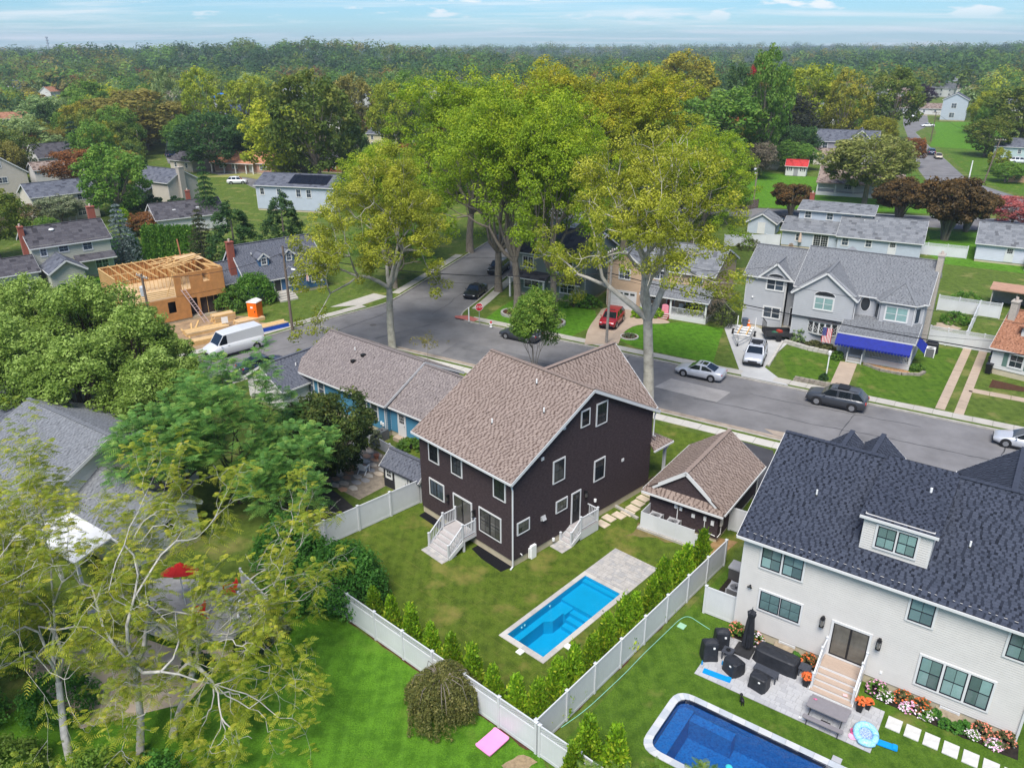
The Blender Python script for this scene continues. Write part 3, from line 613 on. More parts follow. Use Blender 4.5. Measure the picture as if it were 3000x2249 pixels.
# ---------------------------------------------------------------- the dark shingled house and its yard
M_dsh = mat('dark_brown_shingle', (.06, .044, .046), .9, .35, 5, .5, 30, spec=.08, stretch=(1, 1, 3))
M_deck = mat('grey_deck_board', (.40, .37, .36), .7, .1, 3)
M_paver = mat('pale_paver', (.43, .405, .375), .9, .14, 2.2, .2, 40)
M_paver2 = mat('grey_paver', (.37, .358, .345), .9, .16, 2.2, .2, 40)
def dark_house():
    h = thing('dark_house', 'dark brown shingled two storey house with tan roof beside the turquoise pool', 'house', (-.02, 39.12, 0), 46.1)
    X0, Y1 = -8.73, 13.3; WT = 6.33; rise = 3.51
    walls(h, X0, 0, 0, Y1, .5, WT, M_dsh, 'x', rise, .14, rc=6.65, trim=None)
    gable(h, X0, 0, 0, Y1, WT, rise, 'x', .4, .3, R_tan, True, 6.65, 3)
    # street side wing
    walls(h, -8.2, 12.9, -.9, 14.2, .5, 6.2, M_dsh, 'y', 3.3, .14, faces='SEN', rc=-4.55, found=False, name='front_wing_wall')
    gable(h, -8.2, 7.2, -.9, 14.2, 6.2, 3.35, 'y', .4, .3, R_tan, True, -4.55, 5)
    pr = [[(-8.3, 15.3, 3.3), (.5, 15.3, 3.3), (-.7, 13.35, 4.15), (-8.3, 13.35, 4.15)], [(.5, 13.1, 3.3), (.5, 15.3, 3.3), (-.7, 13.35, 4.15)]]
    roof(h, pr, R_tan, .12, True, 8, gutters=[(pr[0][0], pr[0][1]), (pr[1][0], pr[1][1])])
    for x in (-8, -4, 0): O('porch_post', MB().box(x-.09, 15, 0, x+.09, 15.18, 3.1), h, mats=M_white)
    k = dict(sash=M_black, gl=M_gdark, cells=True)
    for u0, u1, z0, z1 in ((-7.75, -6.70, 4.36, 5.74), (-5.49, -4.42, 4.34, 5.74), (-1.61, -.53, 4.33, 5.74)): win(h, 'S', 0, u0, u1, z0, z1, cols=2, rows=2, **k)
    win(h, 'S', 0, -7.82, -6.29, 1.78, 3.06, n=2, cols=2, rows=2, rail=False, **{**k, 'gl': M_gblue})
    win(h, 'S', 0, -2.94, -.93, 1.32, 3.05, n=2, cols=2, rows=3, **{**k, 'gl': M_ginside})
    for u0, u1, z0, z1 in ((5.75, 6.6, 7.4, 8.55), (7.19, 8.28, 7.0, 8.56), (3.34, 4.42, 4.42, 6.0), (7.21, 8.3, 2.98, 4.54)): win(h, 'E', 0, u0, u1, z0, z1, cols=2, rows=2, **k)
    for u0, u1, z0, z1 in ((3.67, 4.73, 2.18, 3.05), (.31, 1.37, 2.15, 3.03)): win(h, 'E', 0, u0, u1, z0, z1, cols=3, rows=2, rail=False, **{**k, 'gl': M_ginside})
    # back sliding door
    d = win(h, 'S', 0, -5.41, -3.58, .95, 2.95, n=2, cols=1, rows=1, sash=M_black, gl=M_ginside, rail=False, name='sliding_door', cw=.11)
    O('handle', MB().box(.86, -.07, .9, .89, -.035, 1.2), d, mats=M_black)
    door(h, 'E', 0, 5.1, 6.0, .78, 3.03, M_black, lite=.75)
    for u in (-5.85, -3.32): lantern(h, 'S', 0, u, 2.15)
    lantern(h, 'E', 0, 6.37, 2.3)
    for u, z in ((4.26, 7.95), (2.41, 6.57), (10.16, 3.52)): l, rz = face_loc('E', 0, u-.11, u+.11, z-.1); O('soffit_vent', MB().box(0, -.05, 0, .22, 0, .2), h, l, rz, M_white)
    l, rz = face_loc('E', 0, 2.33, 2.75, 2.28); O('dryer_hood', MB().box(0, -.06, 0, .38, 0, .3).add([(.03, -.06, .28), (.35, -.06, .28), (.35, -.2, .05), (.03, -.2, .05), (.03, -.06, .05), (.35, -.06, .05)], [(0, 1, 2, 3), (0, 3, 4), (1, 5, 2), (3, 2, 5, 4)]), h, l, rz, mat('hood_grey', (.4, .4, .4), .5))
    l, rz = face_loc('E', 0, 1.4, 1.8, 0); O('meter_box', MB().box(0, -.18, .02, .42, 0, .92).box(-.12, -.1, .1, 0, 0, .8), h, l, rz, M_pvc)
    l, rz = face_loc('E', 0, .6, .7, .75); O('hose_bib', MB().tube([(0, 0, 0), (0, -.12, .02), (0, -.15, -.06)], .03, 6), h, l, rz, M_pvc)
    for u, z in ((7.3, 1.5), (3.35, .35)): l, rz = face_loc('E', 0, u, u+.2, z); O('wall_cap', MB().cyl(.1, -.07, 0, .18, .09, n=10), h, l, rz, M_pvc)
    for x, y in ((.09, -.02),): O('downspout', MB().tube([(-.35, -.3, 5.95), (-.05, -.06, 5.7), (.05, -.05, 5.4), (.05, -.05, .15), (.1, -.3, .05)], .055, 6), h, mats=M_white)
    O('downspout', MB().tube([(.05, 13.6, 6.0), (.07, 13.42, 5.7), (.07, 13.42, 4.2), (.07, 13.7, 4.05)], .05, 6), h, mats=M_white)
    O('downspout', MB().tube([(.2, 15.2, 2.8), (.1, 15.0, 2.5), (.1, 15.0, .1)], .05, 6), h, mats=M_white)
    for x, y in ((-4.1, 2.2), (-3.6, 5.6), (-1.5, 4.1)):
        z = WT+rise*(y/6.65); ventpipe(h, x, y, z-.02)
    # back landing and stair
    z = .95
    O('landing', MB().box(-5.25, -1.15, z-.05, -3.25, -.005, z), h, mats=M_deck); O('landing_skirt', MB().box(-5.25, -1.15, z-.25, -3.25, -1.11, z-.051).box(-5.25, -1.11, z-.25, -5.21, -.01, z-.051).box(-3.29, -1.11, z-.25, -3.25, -.01, z-.051), h, mats=M_white)
    for x in (-5.2, -3.3): O('leg', MB().box(x-.06, -1.1, 0, x+.06, -.98, z-.25), h, mats=M_white)
    steps(h, -5.25, -3.25, -1.15, -1, z, 4, .29, M_deck, M_white)
    for x in (-5.2, -3.3):
        railing(h, (x, -.08, z), (x, -1.12, z), .92, post=(1, 1)); railing(h, (x, -1.12, z), (x, -2.28, .0), .92, post=(0, 1))
    O('paver_pad', MB().box(-5.3, -2.85, .0, -3.25, -2.32, .0151), h, mats=M_paver)
    for i in range(5):
        for j in range(4): O('paver', MB().box(-5.3+.41*i+.006, -2.86+.3*j, .01, -5.3+.41*(i+1)-.006, -2.86+.3*(j+1)-.01, .04+.002*((i*3+j) % 3)), h, mats=(M_paver, M_paver2)[(i*7+j*3) % 2])
    # side door landing and stair, facing the camera end
    z = .74
    O('landing', MB().box(.005, 5.0, z-.05, 1.0, 6.75, z), h, mats=M_deck); O('landing_skirt', MB().box(.96, 5.0, .06, 1.0, 6.75, z-.051).box(.02, 6.71, .06, .96, 6.75, z-.051), h, mats=M_white)
    steps(h, .05, 1.0, 5.0, -1, z, 3, .29, M_deck, M_white)
    railing(h, (.95, 6.68, z), (.95, 5.05, z), .9); railing(h, (.08, 6.7, z), (.95, 6.7, z), .9, post=(0, 0)); railing(h, (.95, 5.05, z), (.95, 4.15, .0), .9, post=(0, 1))
    postcap(h, (.06, 4.15, 0), .62, .12)
    for i in range(3):
        for j in range(3): O('paver', MB().box(.03+.36*i, 3.2+.31*j, .01, .03+.36*(i+1)-.012, 3.2+.31*(j+1)-.012, .04+.002*((i*3+j) % 3)), h, mats=(M_paver, M_paver2)[(i+j) % 2])
    return h
dark_house()
M_blue = mat('turquoise_gelcoat', (.010, .34, .58), .4, .05, 1.5)
def watermat(name, tint, dens, scale=1.6, bump=.05):
    if name in MATS: return MATS[name]
    m = bpy.data.materials.new(name); m.use_nodes = True; MATS[name] = m; t = m.node_tree; L = t.links.new
    t.nodes.remove(t.nodes['Principled BSDF']); o = t.nodes['Material Output']
    g = t.nodes.new('ShaderNodeBsdfGlossy'); g.inputs['Roughness'].default_value = .04; tr = t.nodes.new('ShaderNodeBsdfTransparent'); tr.inputs[0].default_value = (*tint, 1)
    f = t.nodes.new('ShaderNodeFresnel'); f.inputs[0].default_value = 1.33; mx = t.nodes.new('ShaderNodeMixShader'); L(f.outputs[0], mx.inputs[0]); L(tr.outputs[0], mx.inputs[1]); L(g.outputs[0], mx.inputs[2]); L(mx.outputs[0], o.inputs[0])
    n = t.nodes.new('ShaderNodeTexNoise'); n.inputs['Scale'].default_value = scale; n.inputs['Detail'].default_value = 4; co = t.nodes.new('ShaderNodeTexCoord'); L(co.outputs['Object'], n.inputs['Vector'])
    bp = t.nodes.new('ShaderNodeBump'); bp.inputs['Strength'].default_value = bump; bp.inputs['Distance'].default_value = .1; L(n.outputs[0], bp.inputs['Height'])
    for q in (g, f): L(bp.outputs[0], q.inputs['Normal'])
    return m
def pool():
    p = thing('swimming_pool', 'rectangular turquoise plunge pool with steps in the fenced lawn', 'swimming pool', (1.53, 31.09, 0), 42.4)
    x0, x1, y0, y1 = -2.83, -.31, .36, 7.2; d = 1.35
    sh = MB()      # shell: floor and inner walls
    sh.add([(x0,y0,-d),(x1,y0,-d),(x1,y1,-d),(x0,y1,-d),(x0,y0,.03),(x1,y0,.03),(x1,y1,.03),(x0,y1,.03)], [(0,1,2,3),(4,5,1,0),(5,6,2,1),(6,7,3,2),(7,4,0,3)])
    O('shell', sh, p, mats=M_blue)
    O('sun_ledge', MB().box(x0+.002, 4.95, -d, x1-.002, 6.9, -.35), p, mats=M_blue)
    O('bench', MB().box(x0+.002, 6.9, -d, x1-.002, y1-.002, -.18), p, mats=M_blue)
    O('side_bench', MB().prism([(x0+.002, y0+.002), (x0+.4, y0+.002), (x0+.4, 2.9), (x0+.75, 3.3), (x0+.75, 4.2), (x0+.002, 4.2)][::1], -d, -.5), p, mats=M_blue)
    O('side_bench', MB().box(x0+.002, 4.2, -d, x0+.9, 4.95, -.52), p, mats=M_blue)
    for i, z in enumerate((-.62, -.86, -1.1)): O('step', MB().box(x0+.9, 4.95-.36*(i+1), -d+.003*i, x1-.003, 4.949-.36*i, z), p, mats=M_blue)
    O('water', MB().add([(x0+.001, y0+.001, -.09), (x1-.001, y0+.001, -.09), (x1-.001, y1-.001, -.09), (x0+.001, y1-.001, -.09)], [(0, 1, 2, 3)]), p, mats=watermat('pool_water', (.60, .93, .97), 1))
    me = {}
    def cop(a, b, c, e):
        O('coping_stone', MB().box(a+.004, b+.004, -.03, c-.004, e-.004, .05), p, mats=(M_paver, M_conc2)[int(abs(a*7+b*3)) % 2])
    n = 12
    for i in range(n):
        y = i*(7.52/n); cop(-3.13, y, x0, y+7.52/n); cop(x1, y, 0, y+7.52/n)
    for i in range(4): w = (x1-x0)/4; cop(x0+w*i, 0, x0+w*(i+1), y0); cop(x0+w*i, y1, x0+w*(i+1), 7.52)
    for x, y in ((-1.45, -.16), (.16, 1.83)): O('skimmer_lid', MB().box(x-.17, y-.17, .0, x+.17, y+.17, .055), p, mats=M_pvc)
    for x, y in ((x0+.02, 1.5), (x0+.02, 1.75), (x0+.02, 3.9)): O('jet', MB().tube([(x-.01, y, -.22), (x+.03, y, -.22)], .06, 8), p, mats=M_pvc)
    # patio laid in random ashlar pavers
    rg = random.Random(4); y = 7.54
    while y < 10.55:
        hh = rg.choice((.16, .24, .31)); hh = min(hh, 10.66-y); x = -3.13
        while x < -.02:
            w = min(rg.choice((.16, .24, .31, .4)), -x); w = w if -x-w > .08 else -x
            O('paver', MB().box(x+.006, y+.006, -.02, x+w-.006, y+hh-.006, .04+rg.uniform(0, .005)), p, mats=rg.choice((M_paver, M_paver, M_paver2))); x += w
        y += hh
    O('paver_bed', MB().box(-3.12, 7.53, -.02, -.01, 10.64, .022), p, mats=mat('joint_sand', (.2, .185, .17), .95, .3, 4))
pool()
# ---- garage
def garage():
    g = thing('dark_garage', 'small dark brown garage with tan gable roof behind the dark house', 'garage', (12.86, 41.68, 0), 35.5)
    W, D, H = 4.72, 6.9, 2.62
    walls(g, -W, 0, 0, D, .28, H, M_dsh, 'y', 1.75, .14, faces='SENW')
    P = [[(.42, -.22, H-.26), (.42, D+.3, H-.26), (-W/2, D+.3, H+1.75), (-W/2, -.12, H+1.75)], [(-W-.42, D+.3, H-.26), (-W-.42, -.22, H-.26), (-W/2, -.12, H+1.75), (-W/2, D+.3, H+1.75)]]
    roof(g, P, R_tan, .12, True, 12, [(P[0][3], P[0][2])], [(P[0][1], P[0][2]), (P[1][0], P[1][3])], [(P[0][0], P[0][1]), (P[1][0], P[1][1])])
    Q = [[(-W-.42, -.45, H-.32), (.42, -.45, H-.32), (.1, .02, H+.1), (-W-.1, .02, H+.1)]]
    roof(g, Q, R_tan, .1, True, 14, gutters=[(Q[0][0], Q[0][1])])
    for sx in (-1, 1): O('rake_board', MB().bar((-W/2+sx*2.2, -.16, H-.02), (-W/2-sx*.04, -.16, H+1.7), .05, .24), g, mats=M_white)
    for x, y, z, w, hh in ((-2.95, 0, 1.55, .18, .26), (-2.6, 0, 1.5, .18, .26), (-1.75, 0, 1.3, .22, .24), (-.95, 0, 1.35, .18, .3), (-.45, 0, 1.2, .2, .32)): O('utility_box', MB().box(x, y-.1, z, x+w, y, z+hh), g, mats=M_pvc)
    O('electric_meter', MB().box(.0, .25, 1.1, .14, .5, 1.75), g, mats=mat('meter_beige', (.62, .58, .5), .5))
    O('conduit', MB().tube([(-.86, -.06, 1.35), (-.86, -.06, .75), (-.6, -.07, .55), (-.1, -.07, .5)], .025, 6).tube([(.07, .38, 1.1), (.07, .38, .5), (.05, -.06, .45)], .025, 6).tube([(-2.72, -.07, .3), (-2.72, -.07, 1.75)], .03, 6), g, mats=M_pvc)
    O('downspout', MB().tube([(.36, D+.1, H-.4), (.1, D, H-.7), (.1, D, .1)], .045, 6), g, mats=M_white)
    # block base and low white screen round the air conditioners
    e = thing('screen_fence', 'low white vinyl screen on a block base behind the dark garage', 'fence', (12.86, 41.68, 0), 35.5)
    for i in range(10): O('block', MB().box(-4.82+.385*i+.004, -1.5, 0, -4.82+.385*(i+1)-.004, -1.2, .15), e, mats=M_curb)
    for i in range(3): O('block', MB().box(-4.82, -1.19+.385*i, 0, -4.55, -1.19+.385*(i+1)-.008, .15), e, mats=M_curb)
    for i in range(3): O('panel', MB().box(-4.62+1.21*i+.03, -1.37, .17, -4.62+1.21*(i+1)-.03, -1.33, 1.3), e, mats=M_vinyl)
    O('panel', MB().box(-4.66, -1.33, .17, -4.62, -.02, 1.3), e, mats=M_vinyl); O('panel', MB().box(-.96, -1.37, .17, -.1, -1.33, 1.05), e, mats=M_vinyl)
    for i in range(4): O('post', MB().box(-4.65+1.21*i, -1.39, 0, -4.59+1.21*i, -1.31, 1.33), e, mats=M_vinyl)
garage()
def condenser(loc, label, s=.78, h=.9, m=None, yaw=0):
    c = thing('air_conditioner', label, 'air conditioner', loc, yaw); m = m or mat('ac_grey', (.38, .38, .39), .6, .1, 3)
    O('cabinet', MB().box(-s/2, -s/2, 0, s/2, s/2, h*.93), c, mats=mat('ac_coil', (.14, .14, .145), .7, .3, 60, stretch=(1, 1, .05)))
    mb = MB()
    for x in (-1, 1):
        for y in (-1, 1): mb.box(x*s/2-.035, y*s/2-.035, 0, x*s/2+.035, y*s/2+.035, h)
    k = 18; r = s*.40
    ring = [(math.cos(2*math.pi*i/k)*r, math.sin(2*math.pi*i/k)*r) for i in range(k)]; q = s/2
    sq = [(max(-q, min(q, x*2)), max(-q, min(q, y*2))) for x, y in ring]
    mb.add([(*p, h) for p in ring]+[(*p, h) for p in sq]+[(*p, h-.12) for p in ring], [(i, (i+1) % k, k+(i+1) % k, k+i)[::-1] for i in range(k)]+[(i, (i+1) % k, 2*k+(i+1) % k, 2*k+i) for i in range(k)])
    O('top_panel', mb, c, mats=m); O('fan_guard', MB().cyl(0, 0, h-.03, h-.02, .09, n=10), c, mats=M_dkmetal)
    f = MB()
    for i in range(4): a = i*math.pi/2; f.add([(.05*math.cos(a), .05*math.sin(a), h-.08), (r*.95*math.cos(a-.3), r*.95*math.sin(a-.3), h-.1), (r*.95*math.cos(a+.35), r*.95*math.sin(a+.35), h-.05)], [(0, 1, 2)])
    O('fan', f, c, mats=mat('fan_alu', (.5, .5, .52), .4, metal=.6)); O('fan_well', MB().cyl(0, 0, h-.16, h-.125, r, n=18), c, mats=M_dkmetal)
    return c
condenser((*G_(-.62, -3.98), 0), 'air conditioner at the walk end of the low white screen', yaw=35.5)
condenser((*G_(-.62, -2.75), 0), 'air conditioner in the middle of the low white screen', yaw=35.5)
# stepping stones between house and garage
M_step = mat('tan_stone', (.56, .47, .36), .9, .15, 2.5, .25, 40)
sm = MB().box(-.42, -.3, 0, .42, .3, .05).mesh('stepping_stone', M_step)
for i, (a, b) in enumerate([(7.5, .75), (8.32, .6), (9.06, .85), (9.75, 1.05), (10.45, .95), (11.2, .8), (11.95, .68), (12.7, .55)]):
    o = thing('stepping_stone', '%s tan stepping stone from the side steps along the dark house' % ORD[i], 'stepping stone', (*H_(a, b), .012), 46.1, 'tan stones beside the dark house', sm)
O('retaining_wall', None)['kind'] = 'structure'
rw = bpy.data.objects['retaining_wall']; rw.location = (*H_(9.78, -.1), 0); rw.rotation_euler = (0, 0, -R(50))
for i in range(5): O('block', MB().box(.02+.42*i, -.1, 0, .42*(i+1), .1, .14), rw, mats=M_curb)
tl = thing('garden_trellis', 'dark hooped metal trellis at the front corner of the dark house', 'trellis', (*H_(12.9, .75), 0), 46.1)
for y in (-.25, .25):
    O('hoop', MB().tube([(math.cos(math.pi*i/12)*.6, y, .5+math.sin(math.pi*i/12)*.75) for i in range(13)], .03, 5).tube([(.6, y, 0), (.6, y, .5)], .03, 5).tube([(-.6, y, 0), (-.6, y, .5)], .03, 5), tl, mats=mat('rust_iron', (.04, .026, .02), .8, .3, 5))
for i in range(1, 12, 2): x, z = math.cos(math.pi*i/12)*.6, .5+math.sin(math.pi*i/12)*.75; O('rung', MB().tube([(x, -.25, z), (x, .25, z)], .018, 4), tl, mats=MATS['rust_iron'])
# fences round the yard
fence('vinyl_fence', 'tall white solid fence running from the dark house corner to the green shrubs', (-13.6, 39.75), (-6.35, 46.5), 1.85, 2.4)
fence('lattice_fence', 'white fence with lattice top along the arborvitae row', (-13.9, 38.75), (1.0, 25.6), 1.83, 2.23, True)
fence('lattice_fence', 'white lattice top fence corner piece beside the young cedars', (1.15, 25.45), (4.4, 22.6), 1.83, 2.2, True)
fence('vinyl_fence', 'long white solid fence between the turquoise pool lawn and the dark pool', (1.0, 25.75), (12.75, 39.3), 1.83, 2.24)
fence('vinyl_gate', 'white gate panel between the dark garage and the pale house', G_(1.85, .12), G_(1.9, 1.75), 1.75, 1.6, cat='gate')

# ---------------------------------------------------------------- pale house with charcoal roof, its patio and pool
WH = fr((12.0, 33.65), 35.5)            # a away, b to the right
M_pale = mat('pale_clapboard', (.56, .54, .512), .6, .05, 1.2, spec=.25)
M_compo = mat('tan_decking', (.43, .33, .26), .7, .12, 4, stretch=(1, 6, 1))
M_pav3 = mat('silver_paver', (.44, .44, .445), .9, .1, 1.8, .2, 40); M_pav4 = mat('silver_paver_dark', (.39, .39, .40), .9, .12, 1.8, .2, 40)
def pale_house():
    h = thing('pale_house', 'pale clapboard house with charcoal shingle roof and black framed windows', 'house', (12.0, 33.65, 0), 35.5)
    X0, X1, D, WT = -.15, 13.07, 12.0, 6.28; rise = 3.06
    walls(h, X0, 0, X1, D, .52, WT, M_pale, 'x', rise, .125, rc=6.0, trim=M_white)
    gable(h, X0, 0, X1, D, WT, rise, 'x', .36, .32, R_charcoal, True, 6.0, 21)
    # shed dormer
    walls(h, 5.0, 1.0, 7.95, 3.6, 6.3, 8.72, M_pale, None, 0, .125, 'SEW', found=False, trim=M_white, name='dormer_wall')
    P = [[(4.78, .84, 8.66), (8.17, .84, 8.66), (8.17, 6.2, 9.44), (4.78, 6.2, 9.44)]]
    roof(h, P, R_charcoal, .16, True, 22, gutters=[(P[0][0], P[0][1])])
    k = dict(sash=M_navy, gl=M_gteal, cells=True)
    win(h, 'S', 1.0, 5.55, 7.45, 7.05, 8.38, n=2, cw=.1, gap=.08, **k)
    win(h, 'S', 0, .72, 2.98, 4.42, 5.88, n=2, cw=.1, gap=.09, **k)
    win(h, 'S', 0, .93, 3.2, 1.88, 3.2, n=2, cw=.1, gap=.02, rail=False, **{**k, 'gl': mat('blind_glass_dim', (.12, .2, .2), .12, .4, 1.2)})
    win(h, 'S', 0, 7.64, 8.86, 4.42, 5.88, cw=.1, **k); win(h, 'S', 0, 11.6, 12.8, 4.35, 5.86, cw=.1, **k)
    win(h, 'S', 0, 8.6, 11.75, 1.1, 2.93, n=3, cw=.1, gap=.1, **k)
    d = win(h, 'S', 0, 4.62, 6.52, .82, 2.96, n=2, cols=1, rows=1, sash=M_black, gl=mat('door_glass', (.13, .12, .10), .06, .4, 1.0, spec=.6), rail=False, cw=.12, name='sliding_door')
    O('handle', MB().box(.94, -.08, .9, .97, -.035, 1.2), d, mats=M_dkmetal)
    lantern(h, 'S', 0, 4.22, 2.45, 1.2); lantern(h, 'S', 0, 6.86, 2.4, 1.2)
    O('floodlight', MB().tube([(.46, 0, 3.15), (.46, -.08, 3.15)], .05, 8).tube([(.46, -.08, 3.15), (.36, -.2, 3.1)], .05, 8).tube([(.46, -.08, 3.15), (.56, -.2, 3.1)], .05, 8), h, mats=M_black)
    for u, z in ((7.15, .92), (.55, .85)): O('outlet_box', MB().box(u, -.06, z, u+.11, 0, z+.14), h, mats=M_pvc)
    for u in (2.3, 9.9):
        w = win(h, 'S', .03, u, u+.85, .06, .46, cols=1, rows=1, cw=.07, gl=M_gdark, rail=False, name='basement_window')
        O('window_well', MB().box(u-.15, -.55, 0, u+1.0, -.51, .12).box(u-.15, -.51, 0, u-.11, .02, .12).box(u+.96, -.51, 0, u+1.0, .02, .12), h, mats=M_metal)
        O('well_cover', MB().add([(u-.15, -.53, .14), (u+1.0, -.53, .14), (u+1.0, .0, .34), (u-.15, .0, .34)], [(0, 1, 2, 3)]), h, mats=mat('well_plastic', (.30, .24, .17), .3, .3, 3))
    O('downspout', MB().tube([(12.95, -.32, 5.9), (13.02, -.08, 5.6), (13.02, -.07, .1), (13.02, -.3, .05)], .055, 6), h, mats=M_white)
    z = .8
    for x, y in ((2.3, 2.9), (9.35, 2.6), (11.3, 4.4)): ventpipe(h, x, y, WT+rise*y/6-.02, .045, .35)
    ventpipe(h, 7.2, 4.0, 8.99, .06, .35, 'flue')
    O('landing', MB().box(4.55, -.98, z-.05, 6.5, -.005, z), h, mats=M_compo); O('landing_skirt', MB().box(4.55, -.95, 0, 4.6, -.01, z-.051).box(6.45, -.95, 0, 6.5, -.01, z-.051), h, mats=M_white)
    steps(h, 4.55, 6.5, -.98, -1, z, 4, .3, M_compo, M_white)
    for x in (4.58, 6.47):
        railing(h, (x, -.06, z), (x, -.92, z), .92, post=(1, 1)); railing(h, (x, -.92, z), (x, -2.0, 0), .92, post=(0, 1), sp=.14)
    # street side gables seen over the ridge
    for x, w, zz, y1 in ((1.75, 2.0, 6.35, 12.6), (3.45, 2.2, 6.35, 13.0), (10.5, 5.2, 5.9, 14.0)):
        walls(h, x-w/2, 11.5, x+w/2, y1, .5, zz, M_pale, 'y', w*.42, .25, 'SEN' if w < 3 else 'SENW', found=False, name='front_gable_wall')
        gable(h, x-w/2, 8.4, x+w/2, y1, zz, w*.42+.02, 'y', .3, .25, R_charcoal, True, None, int(x*10))
pale_house()
# patio: single pavers (about 300), on a bed
def patio():
    p = thing('paver_patio', 'silver grey paver patio between the pale house and the dark pool', 'patio', (12.0, 33.65, 0), 35.5)
    O('paver_bed', MB().prism([(-.5, -4.33), (7.86, -4.33), (7.86, -1.55), (6.55, -1.55), (6.55, -.7), (-.42, -.7)], .0, .022), p, mats=MATS['joint_sand'])
    rg = random.Random(9); ms = {}
    y = -4.33; r = 0
    while y < -.75:
        hh = (.31, .24, .31, .16)[r % 4]; x = -.5-rg.uniform(0, .2); xe = 7.86 if y < -1.7 else 6.5
        while x < xe-.05:
            w = rg.choice((.24, .31, .47)); a, b = max(x, -.5), min(x+w, xe)
            if b-a > .08: 
                key = (round(b-a, 2), hh, rg.random() < .65)
                if key not in ms: ms[key] = MB().box(.005, .005, 0, key[0]-.005, hh-.005, .04).mesh('paver', M_pav3 if key[2] else M_pav4)
                O('paver', ms[key], p, (a, y, rg.uniform(0, .004)))
            x += w
        y += hh; r += 1
patio()
def dark_pool():
    p = thing('swimming_pool', 'large dark blue pool with pale rounded coping at the bottom edge', 'swimming pool')
    n = len(wp_in); M_dp = mat('dark_blue_plaster', (.012, .14, .36), .5, .35, 9, c2=(.006, .075, .25)); M_tile = mat('navy_tile', (.006, .010, .03), .3, .3, 20)
    sh = MB(); d = -1.7
    sh.add([(*q, -.22) for q in wp_in]+[(*q, d) for q in wp_in], [(i, (i+1) % n, n+(i+1) % n, n+i) for i in range(n)]); sh.f.append([n+i for i in range(n)][::-1]); sh.m.append(0)
    O('shell', sh, p, mats=M_dp)
    O('tile_band', MB().add([(*q, .045) for q in wp_in]+[(*q, -.22) for q in wp_in], [(i, (i+1) % n, n+(i+1) % n, n+i) for i in range(n)]), p, mats=M_tile)
    O('bench', MB().prism([WPO(.08, .42), WPO(3.52, .42), WPO(3.52, 1.1), WPO(.08, 1.1)], d, -.45), p, mats=M_dp)
    O('bench', MB().prism([WPO(3.0, 1.1), WPO(3.52, 1.1), WPO(3.52, 3.2), WPO(3.0, 3.2)], d, -.6), p, mats=M_dp)
    zz = -.11; O('water', MB().add([(*q, zz) for q in wp_in], [list(range(n))]), p, mats=watermat('dark_pool_water', (.55, .85, .95), 1, 2.5, .12))
    # coping in single stones following the outline
    def resample(poly, k):
        P = [Vector(q) for q in poly]+[Vector(poly[0])]; L = [0]
        for a, b in zip(P[:-1], P[1:]): L.append(L[-1]+(b-a).length)
        o = []
        for i in range(k):
            d = L[-1]*i/k
            for j in range(len(P)-1):
                if L[j+1] >= d: o.append(P[j].lerp(P[j+1], (d-L[j])/max(1e-6, L[j+1]-L[j]))); break
        return o
    A, B = wp_out, wp_in; m = len(A); cs = [mat('pale_coping', (.52, .53, .54), .8, .1, 2), mat('blue_coping', (.43, .46, .49), .8, .1, 2)]
    for i in range(m):
        j = (i+1) % m; a0, a1, b0, b1 = Vector(A[i]), Vector(A[j]), Vector(B[i]), Vector(B[j]); k = max(1, int((a1-a0).length/.6))
        for q in range(k):
            g = .004/max(.01, (a1-a0).length); t0, t1 = q/k+g, (q+1)/k-g
            O('coping_stone', MB().prism([tuple(a0.lerp(a1, t0)), tuple(a0.lerp(a1, t1)), tuple(b0.lerp(b1, t1)), tuple(b0.lerp(b1, t0))], -.03, .05), p, mats=cs[(i+q) % 2])
    O('skimmer_lid', MB().prism([WPO(3.98, 7.3), WPO(3.98, 7.7), WPO(4.3, 7.7), WPO(4.3, 7.3)], .0, .052), p, mats=M_pav4)
    lad = MB()
    for i in range(3): z = -.02-.07*i; lad.bar((*WPO(3.57-.02*i, 7.2), z), (*WPO(3.57-.02*i, 7.8), z), .06, .02)
    O('skimmer_grate', lad, p, mats=M_metal)
    thing('pool_float', 'small round turquoise float on the dark pool water', 'pool float', (*WPO(1.1, 3.75), -.1), 0, None, MB().lathe([(.0, 0), (.13, .0), (.15, .05), (.1, .09), (0, .09)], 14), mat('float_turquoise', (.05, .55, .55), .4))
dark_pool()
# stepping stones at the pale house
sm2 = MB().box(-.31, -.4, 0, .31, .4, .045).mesh('stepping_stone', mat('grey_flag', (.56, .55, .52), .9, .12, 2.5, .2, 40))
for i in range(7): thing('stepping_stone', '%s square grey flagstone from the patio along the flower bed' % ORD[i], 'stepping stone', (*WH(-2.0-.02*i, 8.37+.79*i), .012), 35.5, 'grey flagstones by the flower bed', sm2)
sheet('flower_bed', wobble([WH(-.0, 6.7), WH(-.75, 6.75), WH(-.95, 9.5), WH(-.95, 13.2), WH(0, 13.2)], .5, .06, 7), .012, M_soil)
sheet('flower_bed_patio', [WH(0, -.1), WH(-.75, -.1), WH(-.68, 4.5), WH(0, 4.5)], .0125, M_soil)
sheet('side_yard_soil', [WH(.3, -2.1), WH(.3, -.2), WH(6.5, -.2), WH(6.5, -1.9)], .0125, M_soil)
t = fence('vinyl_gate', 'white two panel gate between the long fence and the pale house corner', WH(.3, -1.95), WH(.34, -.2), 1.8, 1.75, cat='gate')
condenser((*WH(2.2, -.9), 0), 'air conditioner in the narrow side yard of the pale house', .85, 1.0, yaw=35.5)
bx = thing('storage_box', 'grey storage box behind the air conditioner beside the pale house', 'box', (*WH(4.4, -1.45), 0), 35.5)
